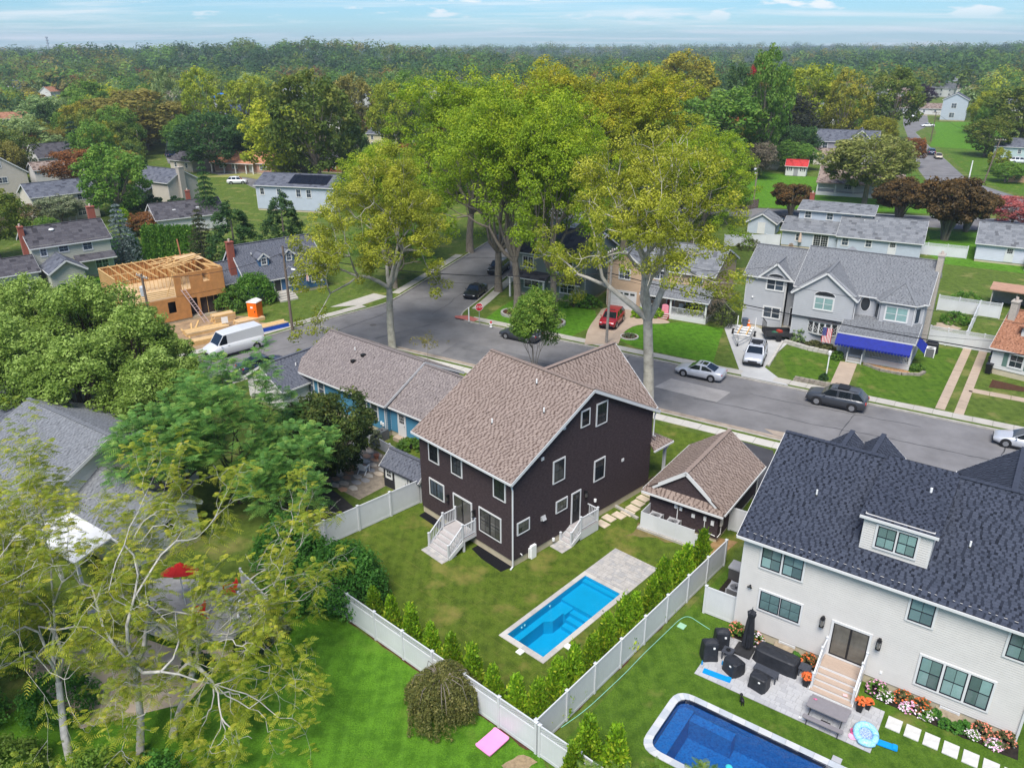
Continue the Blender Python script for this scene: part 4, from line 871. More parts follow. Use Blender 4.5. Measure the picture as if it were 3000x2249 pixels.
O('body', MB().box(-.55, -.4, 0, .55, .4, .75), bx, mats=mat('box_grey', (.09, .085, .085), .6)); O('lid', MB().box(-.6, -.45, .75, .6, .45, .83), bx, mats=mat('box_lid', (.33, .33, .34), .6))
# hose along the fence
hp = [(2.2, 27.0), (3.4, 28.0), (4.6, 29.3), (5.7, 30.5), (6.6, 31.6), (7.5, 32.6), (8.4, 33.6), (9.2, 34.5), (9.7, 34.7), (10.1, 34.2), (10.6, 33.6)]
thing('garden_hose', 'pale green garden hose lying along the long white fence', 'hose', me=MB().tube([(x, y, .05) for x, y in smooth_line(hp, 2)], .016, 5), mats=mat('hose_green', (.25, .55, .42), .5))
cvr = thing('valve_cover', 'square pale green valve cover on the grass by the long white fence', 'valve cover', (9.15, 33.9, 0), 40, None, MB().box(-.2, -.2, 0, .2, .2, .05), mat('cover_green', (.3, .52, .36), .6))
# ---- covered furniture
M_cover = mat('black_cover', (.022, .024, .03), .55, .35, 5, .4, 9)
M_slat = mat('grey_slat', (.055, .06, .075), .6, .15, 6)
def draped(sx, sy, h, top, seed, peak=0, n=20):
    """cloth cover hanging over a box, sagging folds at the hem"""
    rg = random.Random(seed); rings = []
    ph = rg.uniform(0, 6)
    for f, s, dz in ((0, 1.05, 0), (.25, 1.02, 0), (.6, 1.0, 0), (.93, .97, 0), (1, .86, 0), (1+peak*.6, .45, 0), (1+peak, .06, 0)):
        r = []
        for i in range(n):
            a = 2*math.pi*i/n; c, q = math.cos(a), math.sin(a); e = .32
            x, y = math.copysign(abs(c)**e, c)*sx/2, math.copysign(abs(q)**e, q)*sy/2
            w = 1+(.05*(1-f) if f < 1 else .0)*math.sin(5*a+ph+f*2)+rg.uniform(-.015, .015)
            sl = 1 if f < .9 else 1-top*max(0, y/sy*2)
            r.append((x*s*w, y*s*w, h*f*sl+rg.uniform(-.008, .008)))
        rings.append(r)
    return MB().loft(rings)
def covered(name, label, a, b, sx, sy, h, yaw, top, seed, peak=.06, tag=True):
    o = thing(name, label, 'furniture cover', (*WH(a, b), .035), yaw)
    O('cover', draped(sx, sy, h, top, seed, peak), o, mats=M_cover, smooth=False)
    if tag: O('tag', MB().box(sx*.1, -sy*.48, h*.72, sx*.1+.1, -sy*.5-.03, h*.8), o, mats=M_pvc)
    O('leg', MB().box(-sx*.4, -sy*.4, -.02, -sx*.4+.05, -sy*.4+.05, .1), o, mats=M_dkmetal); O('leg', MB().box(sx*.4-.05, -sy*.4, -.02, sx*.4, -sy*.4+.05, .1), o, mats=M_dkmetal)
covered('covered_grill', 'black covered grill nearest the white gate beside red flowers', -1.75, -.15, .75, .7, 1.15, 5, .15, 1, .1)
covered('covered_grill', 'black covered grill at the left corner of the silver patio', -2.85, -.35, .8, .7, 1.15, 0, .15, 2, .1)
covered('covered_chair', 'black covered square chair beside the long blue mat', -3.05, 1.05, .85, .85, .78, 60, .2, 3)
covered('covered_chair', 'black covered square chair in front of the grey coffee table', -3.3, 2.45, .85, .85, .78, 42, .2, 4)
covered('covered_sofa', 'long black covered sofa against the flower bed', -1.35, 2.65, 2.15, 1.0, .8, 38, .1, 5, .08, False)
def slat_table(label, a, b, sx, sy, h, yaw, n):
    t = thing('side_table' if sx < 1 else 'coffee_table', label, 'table', (*WH(a, b), .035), yaw)
    for i in range(n): O('slat', MB().box(-sx/2, -sy/2+sy*i/n+.006, h-.03, sx/2, -sy/2+sy*(i+1)/n-.006, h), t, mats=M_slat)
    for x in (-1, 1):
        for y in (-1, 1): O('leg', MB().box(x*(sx/2-.06)-.03, y*(sy/2-.06)-.03, 0, x*(sx/2-.06)+.03, y*(sy/2-.06)+.03, h-.03), t, mats=M_slat)
    return t
slat_table('small grey slatted side table between the covered grills and chair', -2.35, .45, .55, .55, .5, 35.5, 6)
slat_table('grey slatted coffee table behind the covered chair', -2.55, 2.5, 1.2, .5, .45, 38, 6)
slat_table('grey slatted side table beside the stair and potted flowers', -1.25, 4.02, .55, .55, .5, 35.5, 6)
ash = thing('ashtray', 'small black bowl on the slatted side table by the grills', 'bowl', (*WH(-2.35, .45), .535), 0, None, MB().lathe([(.0, 0), (.1, 0), (.12, .05), (.09, .05), (.08, .02), (0, .02)], 12), M_black)
u = thing('patio_umbrella', 'tall closed black patio umbrella on a square weighted base', 'umbrella', (*WH(-1.4, .98), .035), 35.5)
O('base', MB().box(-.45, -.45, 0, .45, .45, .14), u, mats=M_dkmetal); O('pole', MB().cyl(.1, .1, .14, 2.75, .03, n=8), u, mats=M_dkmetal)
can = []
for f, r in ((.42, .26), (.9, .24), (1.6, .2), (2.2, .15), (2.38, .19), (2.5, .2), (2.6, .1), (2.68, .03)):
    can.append([(math.cos(2*math.pi*i/16)*r*(1+.2*math.cos(8*2*math.pi*i/16))*1.0+.1, math.sin(2*math.pi*i/16)*r*(1+.2*math.cos(8*2*math.pi*i/16))+.1, f) for i in range(16)])
O('canopy', MB().loft(can), u, mats=M_cover); O('finial', MB().cyl(.1, .1, 2.68, 2.86, .02, n=6), u, mats=M_metal)
pt = thing('picnic_table', 'grey folding picnic table with benches on the silver patio', 'picnic table', (*WH(-3.62, 5.72), .035), 35.5)
M_pt = mat('picnic_grey', (.22, .205, .215), .6, .08, 4)
O('table_top', MB().prism(rounded([(-.9, -.38), (.9, -.38), (.9, .38), (-.9, .38)], .1, 3), .7, .76), pt, mats=M_pt)
for s in (-1, 1): O('bench', MB().prism(rounded([(-.9, s*.72-.13), (.9, s*.72-.13), (.9, s*.72+.13), (-.9, s*.72+.13)], .06, 3), .41, .46), pt, mats=M_pt)
for x in (-.7, .7):
    for s in (-1, 1): O('leg', MB().tube([(x, s*.12, .7), (x, s*.5, .3), (x, s*.78, .0)], .025, 6), pt, mats=M_dkmetal)
    O('bench_rail', MB().tube([(x, -.78, .4), (x, .78, .4)], .022, 6), pt, mats=M_dkmetal)
thing('tray', 'black flat tray on the patio under the picnic table', 'tray', (*WH(-3.85, 5.75), .045), 35.5, None, MB().box(-.22, -.16, 0, .22, .16, .03), M_black)
thing('toy', 'small pink toy lying on the picnic table top', 'toy', (*WH(-3.4, 5.1), .8), 20, None, MB().blob((0, 0, .02), (.07, .04, .03), 8, 5).tube([(-.05, 0, .03), (-.1, .03, .02), (-.12, -.02, .02)], .012, 5), mat('pink_plastic', (.7, .12, .3), .4))
M_mat = mat('blue_foam', (.0, .26, .62), .6, .08, 3)
for lb, a, b, sx, yw in (('long blue foam mat lying beside the covered chairs', -3.85, .5, 1.4, -58), ('blue foam mat on the grass at the patio corner', -3.5, 8.13, 1.35, 52-35.5+12)):
    th_ = thing('foam_mat', lb, 'foam mat', (*WH(a, b), .04), 0); th_.rotation_euler = (0, 0, R(-yw) if sx == 1.35 else R(-30)); 
    O('pad', MB().prism(rounded([(-sx/2, -.17), (sx/2, -.17), (sx/2, .17), (-sx/2, .17)], .05, 3), 0, .05), th_, mats=M_mat); O('pillow_end', MB().box(sx/2-.22, -.16, .05, sx/2-.03, .16, .09), th_, mats=M_mat)
for lb, a, b in (('small blue bottle standing between grill and covered chair', -2.95, .42), ('small blue bottle at the left corner of the patio', -3.55, -.42)): thing('bottle', lb, 'bottle', (*WH(a, b), .035), 0, None, MB().lathe([(.04, 0), (.04, .18), (.02, .22), (.02, .26), (0, .26)], 8), M_mat)
fl = thing('pool_float', 'inflatable light blue patterned float standing at the patio edge', 'pool float', (*WH(-3.5, 7.45), .035), 20)
M_fl = mat('float_blue', (.12, .42, .68), .35, .3, 14, c2=(.45, .68, .8)); M_fl2 = mat('float_pattern', (.6, .7, .8), .4, 0, 30, c2=(.02, .09, .4), det=1)
O('ring', MB().tube([(math.cos(t)*.42, math.sin(t)*.5, .17+.06*math.sin(t)) for t in [2*math.pi*i/20 for i in range(21)]], .15, 8), fl, mats=M_fl, smooth=True); O('seat', MB().blob((0, .05, .14), (.36, .42, .06), 14, 6), fl, mats=M_fl2, smooth=True); O('backrest', MB().blob((0, -.55, .18), (.4, .2, .16), 14, 7), fl, mats=M_fl, smooth=True)
ty = thing('toy_pile', 'pink and blue plastic sand toys beside the inflatable float', 'toys', (*WH(-3.65, 6.95), .035), 0)
O('bucket', MB().lathe([(.1, 0), (.14, .2), (.15, .2), (.12, .02), (0, .02)], 10), ty, mats=MATS['pink_plastic']); O('scoop', MB().box(.12, -.1, 0, .2, .15, .06).tube([(.16, .15, .05), (.2, .35, .12)], .02, 5), ty, mats=M_mat); O('dish', MB().lathe([(.0, 0), (.16, .0), (.2, .06), (.17, .06), (0, .02)], 12, c=(-.1, -.22, 0)), ty, mats=mat('pale_pink', (.8, .45, .6), .4))
thing('black_figure', 'small black ornament standing in the grass strip beside the dark pool', 'ornament', (*WH(-4.85, 2.15), 0), 0, None, MB().blob((0, 0, .26), (.1, .2, .1), 8, 6).blob((0, .18, .4), (.08, .09, .08), 8, 5).tube([(-.05, .1, .25), (-.05, .12, 0)], .025, 5).tube([(.05, .1, .25), (.05, .12, 0)], .025, 5).tube([(-.05, -.12, .25), (-.05, -.14, 0)], .025, 5).tube([(.05, -.12, .25), (.05, -.14, 0)], .025, 5), M_black)  # four-legged shape standing for a black thing of unknown kind
thing('paper_sheet', 'pale pink sheet lying on the lowest stair tread of the pale house', 'paper', (*WH(-1.85, 6.1), .37), 20, None, MB().box(-.1, -.08, 0, .1, .08, .012), mat('pink_paper', (.85, .5, .5), .7))
thing('cleaning_cloth', 'small white cloth on the patio beside the picnic table', 'cloth', (*WH(-4.1, 4.75), .04), 20, None, MB().prism(wobble([(-.12, -.06), (.14, -.08), (.1, .07), (-.1, .08)], .06, .02, 3), 0, .02), M_pvc)

# ---------------------------------------------------------------- houses on the street
def clap(name, c, v=.05): return mat(name, c, .65, v, 1.2, spec=.2)
M_grey = clap('grey_clapboard', (.40, .41, .43)); M_lblue = clap('pale_blue_clapboard', (.43, .48, .54)); M_blue_c = clap('teal_blue_clapboard', (.07, .22, .34))
M_sage = clap('sage_clapboard', (.20, .235, .21)); M_tanc = clap('tan_clapboard', (.50, .36, .25)); M_cream = clap('cream_clapboard', (.60, .55, .46)); M_beige = clap('beige_clapboard', (.50, .46, .40))
M_wclap = clap('white_clapboard', (.60, .595, .58)); M_gclap = clap('green_grey_clapboard', (.48, .48, .39)); M_cape = clap('denim_clapboard', (.06, .145, .28)); M_dgrey = clap('slate_grey_clapboard', (.30, .29, .31))
def chimney(root, x, y, z0, z1, w=.7, d=.5, m=None):
    o = O('chimney', MB().box(x-w/2, y-d/2, z0, x+w/2, y+d/2, z1).box(x-w/2-.06, y-d/2-.06, z1, x+w/2+.06, y+d/2+.06, z1+.12), root, mats=m or M_chim)
    O('flue', MB().cyl(x, y, z1+.12, z1+.45, .13, n=10), o, mats=mat('clay', (.5, .42, .36), .8)); return o
KEEP = []      # houses and places that trees must not stand on or hide
def box_house(name, label, loc, yaw, W, D, H, rise, axis, wall, rf, wins=(), z0=.35, step=.22, ov=.35, rc=None, sash=None, gl=None, shingle=False, faces='SENW', cat='house'):
    h = thing(name, label, cat, (*loc, 0), yaw); cc = fr(loc, yaw)(D/2, W/2); KEEP.append((*cc, max(W, D)/2, 2.5 if loc[1] < 260 else 3.2, label))
    walls(h, 0, 0, W, D, z0, H, wall, axis, rise, step, faces, rc, trim=M_white)
    gable(h, 0, 0, W, D, H, rise+.02, axis, ov, .3, rf, shingle, rc, int(abs(loc[0]*7))+1)
    for f, u, z, w, hh, n in wins:
        win(h, f, {'S': 0, 'N': D, 'E': W, 'W': 0}[f], u, u+w, z, z+hh, n, cols=2, rows=2, sash=sash, gl=gl)
    return h
# ---- teal blue neighbour
def blue_house():
    h = thing('blue_house', 'low teal blue house with taupe roof next to the dark house', 'house', (-10.19, 56.77, 0), 40.0)
    walls(h, -11.4, -.2, .35, 8.2, .5, 3.15, M_blue_c, 'x', 2.15, .16, trim=M_white)
    gable(h, -11.4, -.2, .35, 8.2, 3.15, 2.17, 'x', .4, .25, R_taupe, True, None, 31)
    walls(h, .35, .2, 5.0, 7.8, .5, 2.95, M_blue_c, 'x', 2.1, .16, 'SEN', trim=M_white, name='annex_wall')
    gable(h, .6, .2, 5.0, 7.8, 2.95, 2.12, 'x', .35, .25, R_taupe, True, None, 32)
    k = dict(cols=1, rows=2, gl=M_gblue)
    win(h, 'S', -.2, -1.55, -.55, 1.15, 2.75, **k); win(h, 'S', -.2, -2.9, -1.9, 1.15, 2.75, **k)
    for u in (-10.9, -9.85, -8.4): win(h, 'S', -.2, u, u+.95, 1.05, 2.75, **k)
    door(h, 'S', .2, 1.25, 2.2, .35, 2.45, M_white, lite=.45); O('step', MB().box(1.1, -.35, 0, 2.3, .34, .32), h, mats=M_tan)
    O('wall_lamp', MB().blob((1.7, .2, 2.62), .09, 8, 6), h, mats=M_pvc)
    for x, z in ((-.35, .95), (-.12, .9)): O('meter_box', MB().box(x, -.32, z, x+.16, -.2, z+.26), h, mats=M_pvc)
    O('downspout', MB().tube([(.2, -.5, 2.9), (.25, -.28, 2.6), (.25, -.28, .2)], .05, 6), h, mats=M_white)
    for x, y in ((-6.0, 1.9), (-5.6, 2.7)):
        z = 3.15+2.15*(y+.2)/4.2; O('roof_vent', MB().box(x-.16, y-.16, z-.05, x+.16, y+.16, z+.14).box(x-.2, y-.2, z+.14, x+.2, y+.2, z+.17), h, mats=M_black)
    ventpipe(h, -6.9, 2.9, 4.7)
blue_house()
condenser((*fr((-10.19, 56.77), 40.0)(-.75, .3), 0), 'dark grey air conditioner by the teal blue house door', .72, .85, mat('ac_dark', (.11, .13, .14), .6), 40)
BL = fr((-10.19, 56.77), 40.0)
s = thing('garden_shed', 'small black shed with slate roof beside the dark house corner', 'shed', (*BL(-5.5, 5.95), 0), 40.0)
walls(s, 0, 0, 3.6, 1.75, .1, 1.95, mat('black_board', (.025, .024, .028), .8, .3, 4), 'x', .75, .16, found=True)
gable(s, 0, 0, 3.6, 1.75, 1.95, .77, 'x', .22, .18, R_slate, True, None, 35, gut=False)
win(s, 'S', 0, .25, .95, .85, 1.65, cols=2, rows=2, gl=M_gdark); win(s, 'S', 0, 2.6, 3.3, .85, 1.65, cols=2, rows=2, gl=M_gdark)
door(s, 'S', 0, 1.2, 1.85, .1, 1.85, M_white, knob=False); door(s, 'S', 0, 1.85, 2.5, .1, 1.85, M_white, knob=True)
fence('picket_fence', 'low white fence between teal blue house and stone patio', BL(-1.75, -1.4), BL(-2.4, 4.9), .95, 1.9)
sheet('stone_patio_base', [BL(-2.2, -1.5), BL(-2.6, 4.8), BL(-4.6, 6), BL(-7.9, 6), BL(-7.9, 2.2), BL(-5, -.6)], .012, mat('patio_sand', (.26, .22, .17), .95, .3, 3))
rg = random.Random(11)
fp = thing('flagstone_patio', 'irregular tan and grey flagstone patio behind the black shed', 'patio', (*BL(-2.2, -1.5), 0), 40.0)
for i in range(9):
    for j in range(7):
        x, y = -.2+j*.95+(i % 2)*.4+rg.uniform(-.1, .1), -.6-i*.62; c = BL(-2.2+y, -1.5+x)
        if not inside(c, [BL(-2.2, -1.5), BL(-2.6, 4.8), BL(-4.6, 5.6), BL(-7.9, 5.8), BL(-7.9, 2.2), BL(-5, -.6)]): continue
        k = rg.randint(5, 7); O('flagstone', MB().prism([(x+math.cos(2*math.pi*q/k)*rg.uniform(.36, .5), y+math.sin(2*math.pi*q/k)*rg.uniform(.24, .33)) for q in range(k)], 0, .035+rg.uniform(0, .01)), fp, mats=(M_step, mat('blue_stone', (.30, .30, .30), .9, .15, 3), mat('rust_stone', (.45, .27, .17), .9, .2, 3), mat('pale_stone', (.46, .43, .38), .9, .15, 3))[rg.randint(0, 3)])
def lawn_chair(label, loc, yaw, m=None, s=1.0, group=None, z=0):
    c = thing('patio_chair', label, 'chair', (*loc, z), yaw, group); m = m or M_pvc
    for i in range(5): O('back_slat', MB().bar((-.2+.1*i, .22, .34), (-.22+.11*i, .45, .98-.04*abs(i-2)), .085, .02, up=(0, 1, 0)), c, mats=m)
    for i in range(5): O('seat_slat', MB().box(-.25, -.28+.11*i, .37-.02*i, .25, -.19+.11*i, .39-.02*i), c, mats=m)
    for x in (-.3, .3):
        O('arm', MB().box(x-.05, -.35, .56, x+.05, .35, .58), c, mats=m); O('leg', MB().box(x-.035, -.33, 0, x+.035, -.26, .56), c, mats=m); O('leg', MB().bar((x, .05, .34), (x, .42, .0), .05, .06), c, mats=m)
    c.scale = (s, s, s); return c
lawn_chair('white chair nearest the low white fence on the stone patio', BL(-4.3, 1.3), 120); lawn_chair('white chair beside the black shed on the stone patio', BL(-5.2, 3.3), 200); lawn_chair('white chair nearest the dark magnolia on the stone patio', BL(-6.2, 1.7), 20)
tb = thing('patio_table', 'small white metal table among the white chairs', 'table', (*BL(-4.9, 2.1), 0), 0); O('top', MB().cyl(0, 0, .68, .71, .42, n=18), tb, mats=M_pvc); O('stem', MB().cyl(0, 0, 0, .68, .04, n=8), tb, mats=M_pvc)
pt_ = thing('flower_pot', 'terracotta pot beside the low white fence', 'pot', (*BL(-3.2, 2.4), 0), 0, None, MB().lathe([(.14, 0), (.2, .3), (.23, .3), (.23, .36), (.18, .36), (.0, .3)], 12), mat('terracotta', (.45, .17, .09), .8))
# trailer and dark tarp behind the white fence
tr = thing('flat_tarp', 'dark tarp over a low flat frame behind the tall white fence', 'tarp', (-12.6, 45.6, 0), 50); O('cover', draped(3.8, 2.6, .45, .05, 8, .1, 24), tr, mats=mat('dark_tarp', (.035, .032, .03), .7, .3, 4)); O('rope', MB().tube([(-.3, -.4, .5), (0, -.2, .53), (.25, -.45, .5)], .02, 5), tr, mats=M_pvc)
# small slate roofed garage at left
g = box_house('garage', 'garage with slate grey roof left of the teal blue house', (-23.39, 63.84), 38.5, 5.0, 5.6, 2.4, 1.5, 'y', M_wclap, R_slate, (), shingle=True, cat='garage'); ventpipe(g, 3.6, 2.6, 3.2)
# ---- grey house with the blue awning
def grey_house():
    h = thing('grey_house', 'large grey house with blue porch awning and flag across the street', 'house', (29.37, 78.48, 0), 32)
    WT, D = 5.95, 12.4
    walls(h, 5.8, 1.2, 12.0, D, .3, WT, M_grey, 'x', 2.9, .2, 'SEN', 6.4, trim=M_white)
    walls(h, 0, .0, 5.8, D, .3, 5.9, M_grey, 'y', 2.15, .2, 'SWN', None, trim=M_white, name='gable_wall')
    O('jetty', MB().box(-.02, -.3, 3.05, 5.82, -.001, 3.2), h, mats=M_grey)
    walls(h, -.02, -.3, 5.82, .5, 3.1, 5.9, M_grey, 'y', 2.15, .2, 'SEW', None, found=False, name='upper_gable_wall')
    gable(h, -.2, 1.2, 12.0, D, WT, 2.9, 'x', .3, .3, R_grey, True, 6.6, 41)
    gable(h, -.05, -.3, 5.85, 5.5, 5.75, 2.25, 'y', .3, .25, R_grey, True, None, 42)
    # left wing
    walls(h, -5.9, 2.6, -1.55, D-1, .3, 6.0, M_grey, None, 0, .2, 'SWN', trim=M_white, name='wing_wall'); walls(h, -1.55, 3.6, 0, 5, .3, 6.0, M_grey, None, 0, .2, 'S', found=False, name='entry_wall')
    gable(h, -6.0, 2.6, .5, D-1, 6.0, 2.3, 'x', .3, .25, R_grey, True, None, 43)
    walls(h, -4.4, 2.58, -1.1, 4.5, 5.85, 6.0, M_grey, 'y', 1.5, .2, 'S', found=False, name='wing_gable_wall'); gable(h, -4.5, 2.58, -1.0, 6.2, 5.95, 1.6, 'y', .25, .25, R_grey, True, None, 44)
    k = dict(cols=1, rows=2, n=2, gl=M_gblue, cw=.11)
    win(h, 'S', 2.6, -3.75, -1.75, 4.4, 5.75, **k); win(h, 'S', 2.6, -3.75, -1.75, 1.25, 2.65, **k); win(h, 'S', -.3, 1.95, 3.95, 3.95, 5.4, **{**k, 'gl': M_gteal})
    def arch(x0, x1, z, y):
        n = 10; c, r = (x0+x1)/2, (x1-x0)/2; p = [(c+math.cos(math.pi*i/n)*r, z+math.sin(math.pi*i/n)*.42) for i in range(n+1)]
        o = O('arched_window', MB().extr([(x, y, q) for x, q in [(c+(x-c)*1.09, z-.04+(q-z)*1.2) for x, q in p]], (0, -.05, 0)), h, mats=M_white); O('pane', MB().extr([(x, y-.05, q) for x, q in p], (0, -.02, 0)), o, mats=M_gdark)
    arch(1.98, 3.92, 5.52, -.3); arch(-3.6, -1.9, 5.86, 2.58)
    # oval window
    ov = lambda s: [(6.65+math.cos(2*math.pi*i/20)*.42*s, 1.19, 4.9+math.sin(2*math.pi*i/20)*.72*s) for i in range(20)]
    o = O('oval_window', MB().extr(ov(1.15), (0, -.05, 0)), h, mats=M_white); O('pane', MB().extr([(x, y-.05, z) for x, y, z in ov(1)], (0, -.02, 0)), o, mats=M_gdark)
    # upper bay
    by = [(7.6, 1.2), (8.2, .35), (11.2, .35), (12.1, 1.6)]
    bm = MB()
    for (x0, y0), (x1, y1) in zip(by[:-1], by[1:]):
        d = Vector((x1-x0, y1-y0)); L = d.length; d /= L; lap(bm, (x0, y0), tuple(d), (d.y, -d.x), 3.2, 5.75, lambda z, L=L: (0, L), .2)
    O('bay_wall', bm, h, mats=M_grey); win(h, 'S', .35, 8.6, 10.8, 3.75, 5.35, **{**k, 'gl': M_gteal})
    for (x, y), (x1, y1) in ((by[0], by[1]), (by[2], by[3])):
        a = math.atan2(y1-y, x1-x); w = O('window', MB().box(.18, -.05, 0, .85, .02, 1.6), h, (x, y, 3.75), a, M_white); O('pane', MB().box(.26, -.07, .1, .77, -.05, 1.5), w, mats=M_gblue)
    pk = (9.8, 2.6, 7.3); E = [(7.35, 1.2, 5.72), (8.05, .1, 5.72), (11.35, .1, 5.72), (12.35, 1.5, 5.72)]
    roof(h, [[E[0], E[1], pk], [E[1], E[2], pk], [E[2], E[3], pk]], R_grey, .1, True, 45, [(E[1], pk), (E[2], pk)], (), [(E[0], E[1]), (E[1], E[2]), (E[2], E[3])])
    # porch
    Q = [[(5.1, -2.75, 2.85), (12.1, -2.75, 2.85), (12.1, 1.0, 3.75), (5.1, 1.0, 3.75)]]
    roof(h, Q, R_grey, .15, True, 46, trims=[(Q[0][0], Q[0][3]), (Q[0][1], Q[0][2])], gutters=[(Q[0][0], Q[0][1])])
    O('porch_floor', MB().box(5.2, -2.4, .45, 11.95, 1.2, .6), h, mats=M_white); O('porch_skirt', MB().box(5.22, -2.38, 0, 11.93, -2.33, .45).box(11.88, -2.33, 0, 11.93, 1.2, .45), h, mats=M_white)
    for x in (5.3, 6.3, 7.75, 11.85): O('porch_column', MB().box(x-.09, -2.4, .6, x+.09, -2.22, 2.8), h, mats=M_white)
    railing(h, (5.3, -2.3, .6), (6.3, -2.3, .6), .9, .13, (0, 0)); railing(h, (7.75, -2.3, .6), (11.85, -2.3, .6), .9, .13, (0, 0)); railing(h, (11.85, -2.3, .6), (11.85, 1.1, .6), .9, .13, (0, 0))
    steps(h, 6.4, 7.65, -2.4, -1, .6, 2, .3, M_conc, M_white)
    for x in (6.35, 7.7): railing(h, (x, -2.4, .55), (x, -3.1, 0), .9, .14, (0, 1))
    door(h, 'S', 1.2, 6.6, 7.6, .6, 2.65, M_dkmetal); win(h, 'S', 1.2, 8.4, 11.2, 1.3, 2.6, n=2, gl=M_gdark)
    door(h, 'S', 3.6, -1.1, -.15, .5, 2.6, M_dkmetal); O('entry_step', MB().box(-1.5, 2.7, 0, -.05, 3.58, .42), h, mats=M_curb)
    M_awn = mat('blue_awning', (.006, .016, .22), .7, .2, 3)
    aw = MB().add([(5.1, -2.82, 2.72), (11.9, -2.82, 2.72), (11.9, -3.75, 1.95), (5.1, -3.75, 1.95)], [(0, 3, 2, 1)])
    for i in range(24): x = 5.1+i*6.8/24; aw.add([(x, -3.75, 1.95), (x+6.8/24, -3.75, 1.95), (x+6.8/24*.85, -3.75, 1.78), (x+6.8/48, -3.75, 1.74), (x+6.8/24*.15, -3.75, 1.78)], [(0, 4, 3, 2, 1)])
    a = O('awning', aw, h, mats=M_awn)
    for x in (5.15, 11.85): O('awning_arm', MB().tube([(x, -2.4, 1.5), (x, -3.72, 1.94)], .02, 5), a, mats=M_metal)
    O('awning', MB().add([(12.15, -2.3, 2.6), (12.15, .6, 2.6), (12.95, .6, 1.9), (12.95, -2.3, 1.9)], [(0, 3, 2, 1)]), h, mats=M_awn)
    # bow window with diamond lights
    n = 5; pts = [(1.7+2.9*i/n, -.0-.42*math.sin(math.pi*(i+.0)/n)**.8 if 0 < i < n else -.01) for i in range(n+1)]
    bw = O('bow_window', MB().prism(pts, 1.35, 1.5).prism(pts, 2.6, 2.75), h, mats=M_white)
    O('bow_roof', MB().add([(*p, 2.75) for p in [(x+(x-3.15)*.06, y-.1) for x, y in pts]]+[(2.4, 0, 3.05), (3.9, 0, 3.05)], [(0, 6, 1), (1, 6, 2), (2, 6, 7, 3), (3, 7, 4), (4, 7, 5)]), bw, mats=R_dark[2])
    for i in range(n):
        (x0, y0), (x1, y1) = pts[i], pts[i+1]; L = math.hypot(x1-x0, y1-y0); a = math.atan2(y1-y0, x1-x0)
        w = O('bow_light', MB().box(0, -.03, 1.5, .07, .03, 2.6).box(L-.07, -.03, 1.5, L, .03, 2.6), bw, (x0, y0, 0), a, M_white)
        mm = MB().box(.07, -.012, 1.5, L-.07, -.002, 2.6, 1)
        for q in range(-2, 5):
            for sg in (1, -1):
                xa, za = .07, 1.5+q*.32+(0 if sg > 0 else .55); xb, zb = L-.07, za+sg*.55
                if min(za, zb) >= 1.48 and max(za, zb) <= 2.62: mm.bar((xa, -.018, za), (xb, -.018, zb), .022, .012, up=(0, 1, 0))
        mo = O('leaded_pane', mm, w, mats=[M_white, M_gdark]); mo['kind'] = 'stuff'
    chimney(h, 12.25, 5.8, 0, 9.6, .55, 1.3, mat('buff_chimney', (.42, .38, .33), .9, .2, 8))
    O('downspout', MB().tube([(5.95, -.4, 5.6), (5.9, -.12, 5.3), (5.9, -.12, 3.3)], .05, 6), h, mats=M_white); O('downspout', MB().tube([(11.3, .1, 5.6), (11.25, .28, 5.3), (11.25, .28, 3.5)], .05, 6), h, mats=M_white); O('downspout', MB().tube([(-1.7, 2.3, 5.8), (-1.62, 2.5, 5.5), (-1.62, 2.5, .2)], .05, 6), h, mats=M_white)
    # walls of the raised beds
    O('wall_lamp', MB().blob((-5.0, 2.5, 3.4), .1, 8, 6), h, mats=M_pvc)
grey_house()
GH = fr((29.37, 78.48), 32)
# flag: stripes and canton as separate pieces of cloth
fg = thing('flag', 'striped red and white flag with blue canton by the bow window', 'flag', (*GH(-1.35, 3.9), 1.0), 32)
M_fr, M_fw, M_fb = mat('flag_red', (.55, .02, .035), .8, .1), mat('flag_white', (.8, .8, .8), .8, .05), mat('flag_blue', (.02, .03, .18), .8, .1)
for i in range(13):
    mb = MB(); x0, x1 = -.45+.9*i/13, -.45+.9*(i+1)/13; zt = 1.55 if i > 5 else .72
    mb.box(x0, -.012+.03*math.sin(i), 0, x1, .012+.03*math.sin(i), zt); O('stripe', mb, fg, mats=M_fr if i % 2 == 0 else M_fw)
O('canton', MB().box(-.45, -.02, .72, -.45+.9*6/13, .02, 1.55), fg, mats=M_fb)
st = MB()
for i in range(5):
    for j in range(6): st.box(-.42+.085*i-.012, -.03, .78+.13*j-.012, -.42+.085*i+.012, -.02, .78+.13*j+.012)
O('stars', st, fg, mats=M_fw, kind='stuff'); O('pole', MB().tube([(-.5, .0, 1.6), (.5, 0, 1.6)], .02, 5).tube([(.5, 0, 1.6), (.6, .3, 1.2), (.6, 1.3, 1.0)], .02, 5), fg, mats=M_metal)
sheet('planting_bed', wobble([GH(-.05, -.2), GH(-.05, 5.2), GH(-1.6, 5.2), GH(-1.3, 2.5), GH(-1.0, -.2)], .4, .1), .03, M_soil)
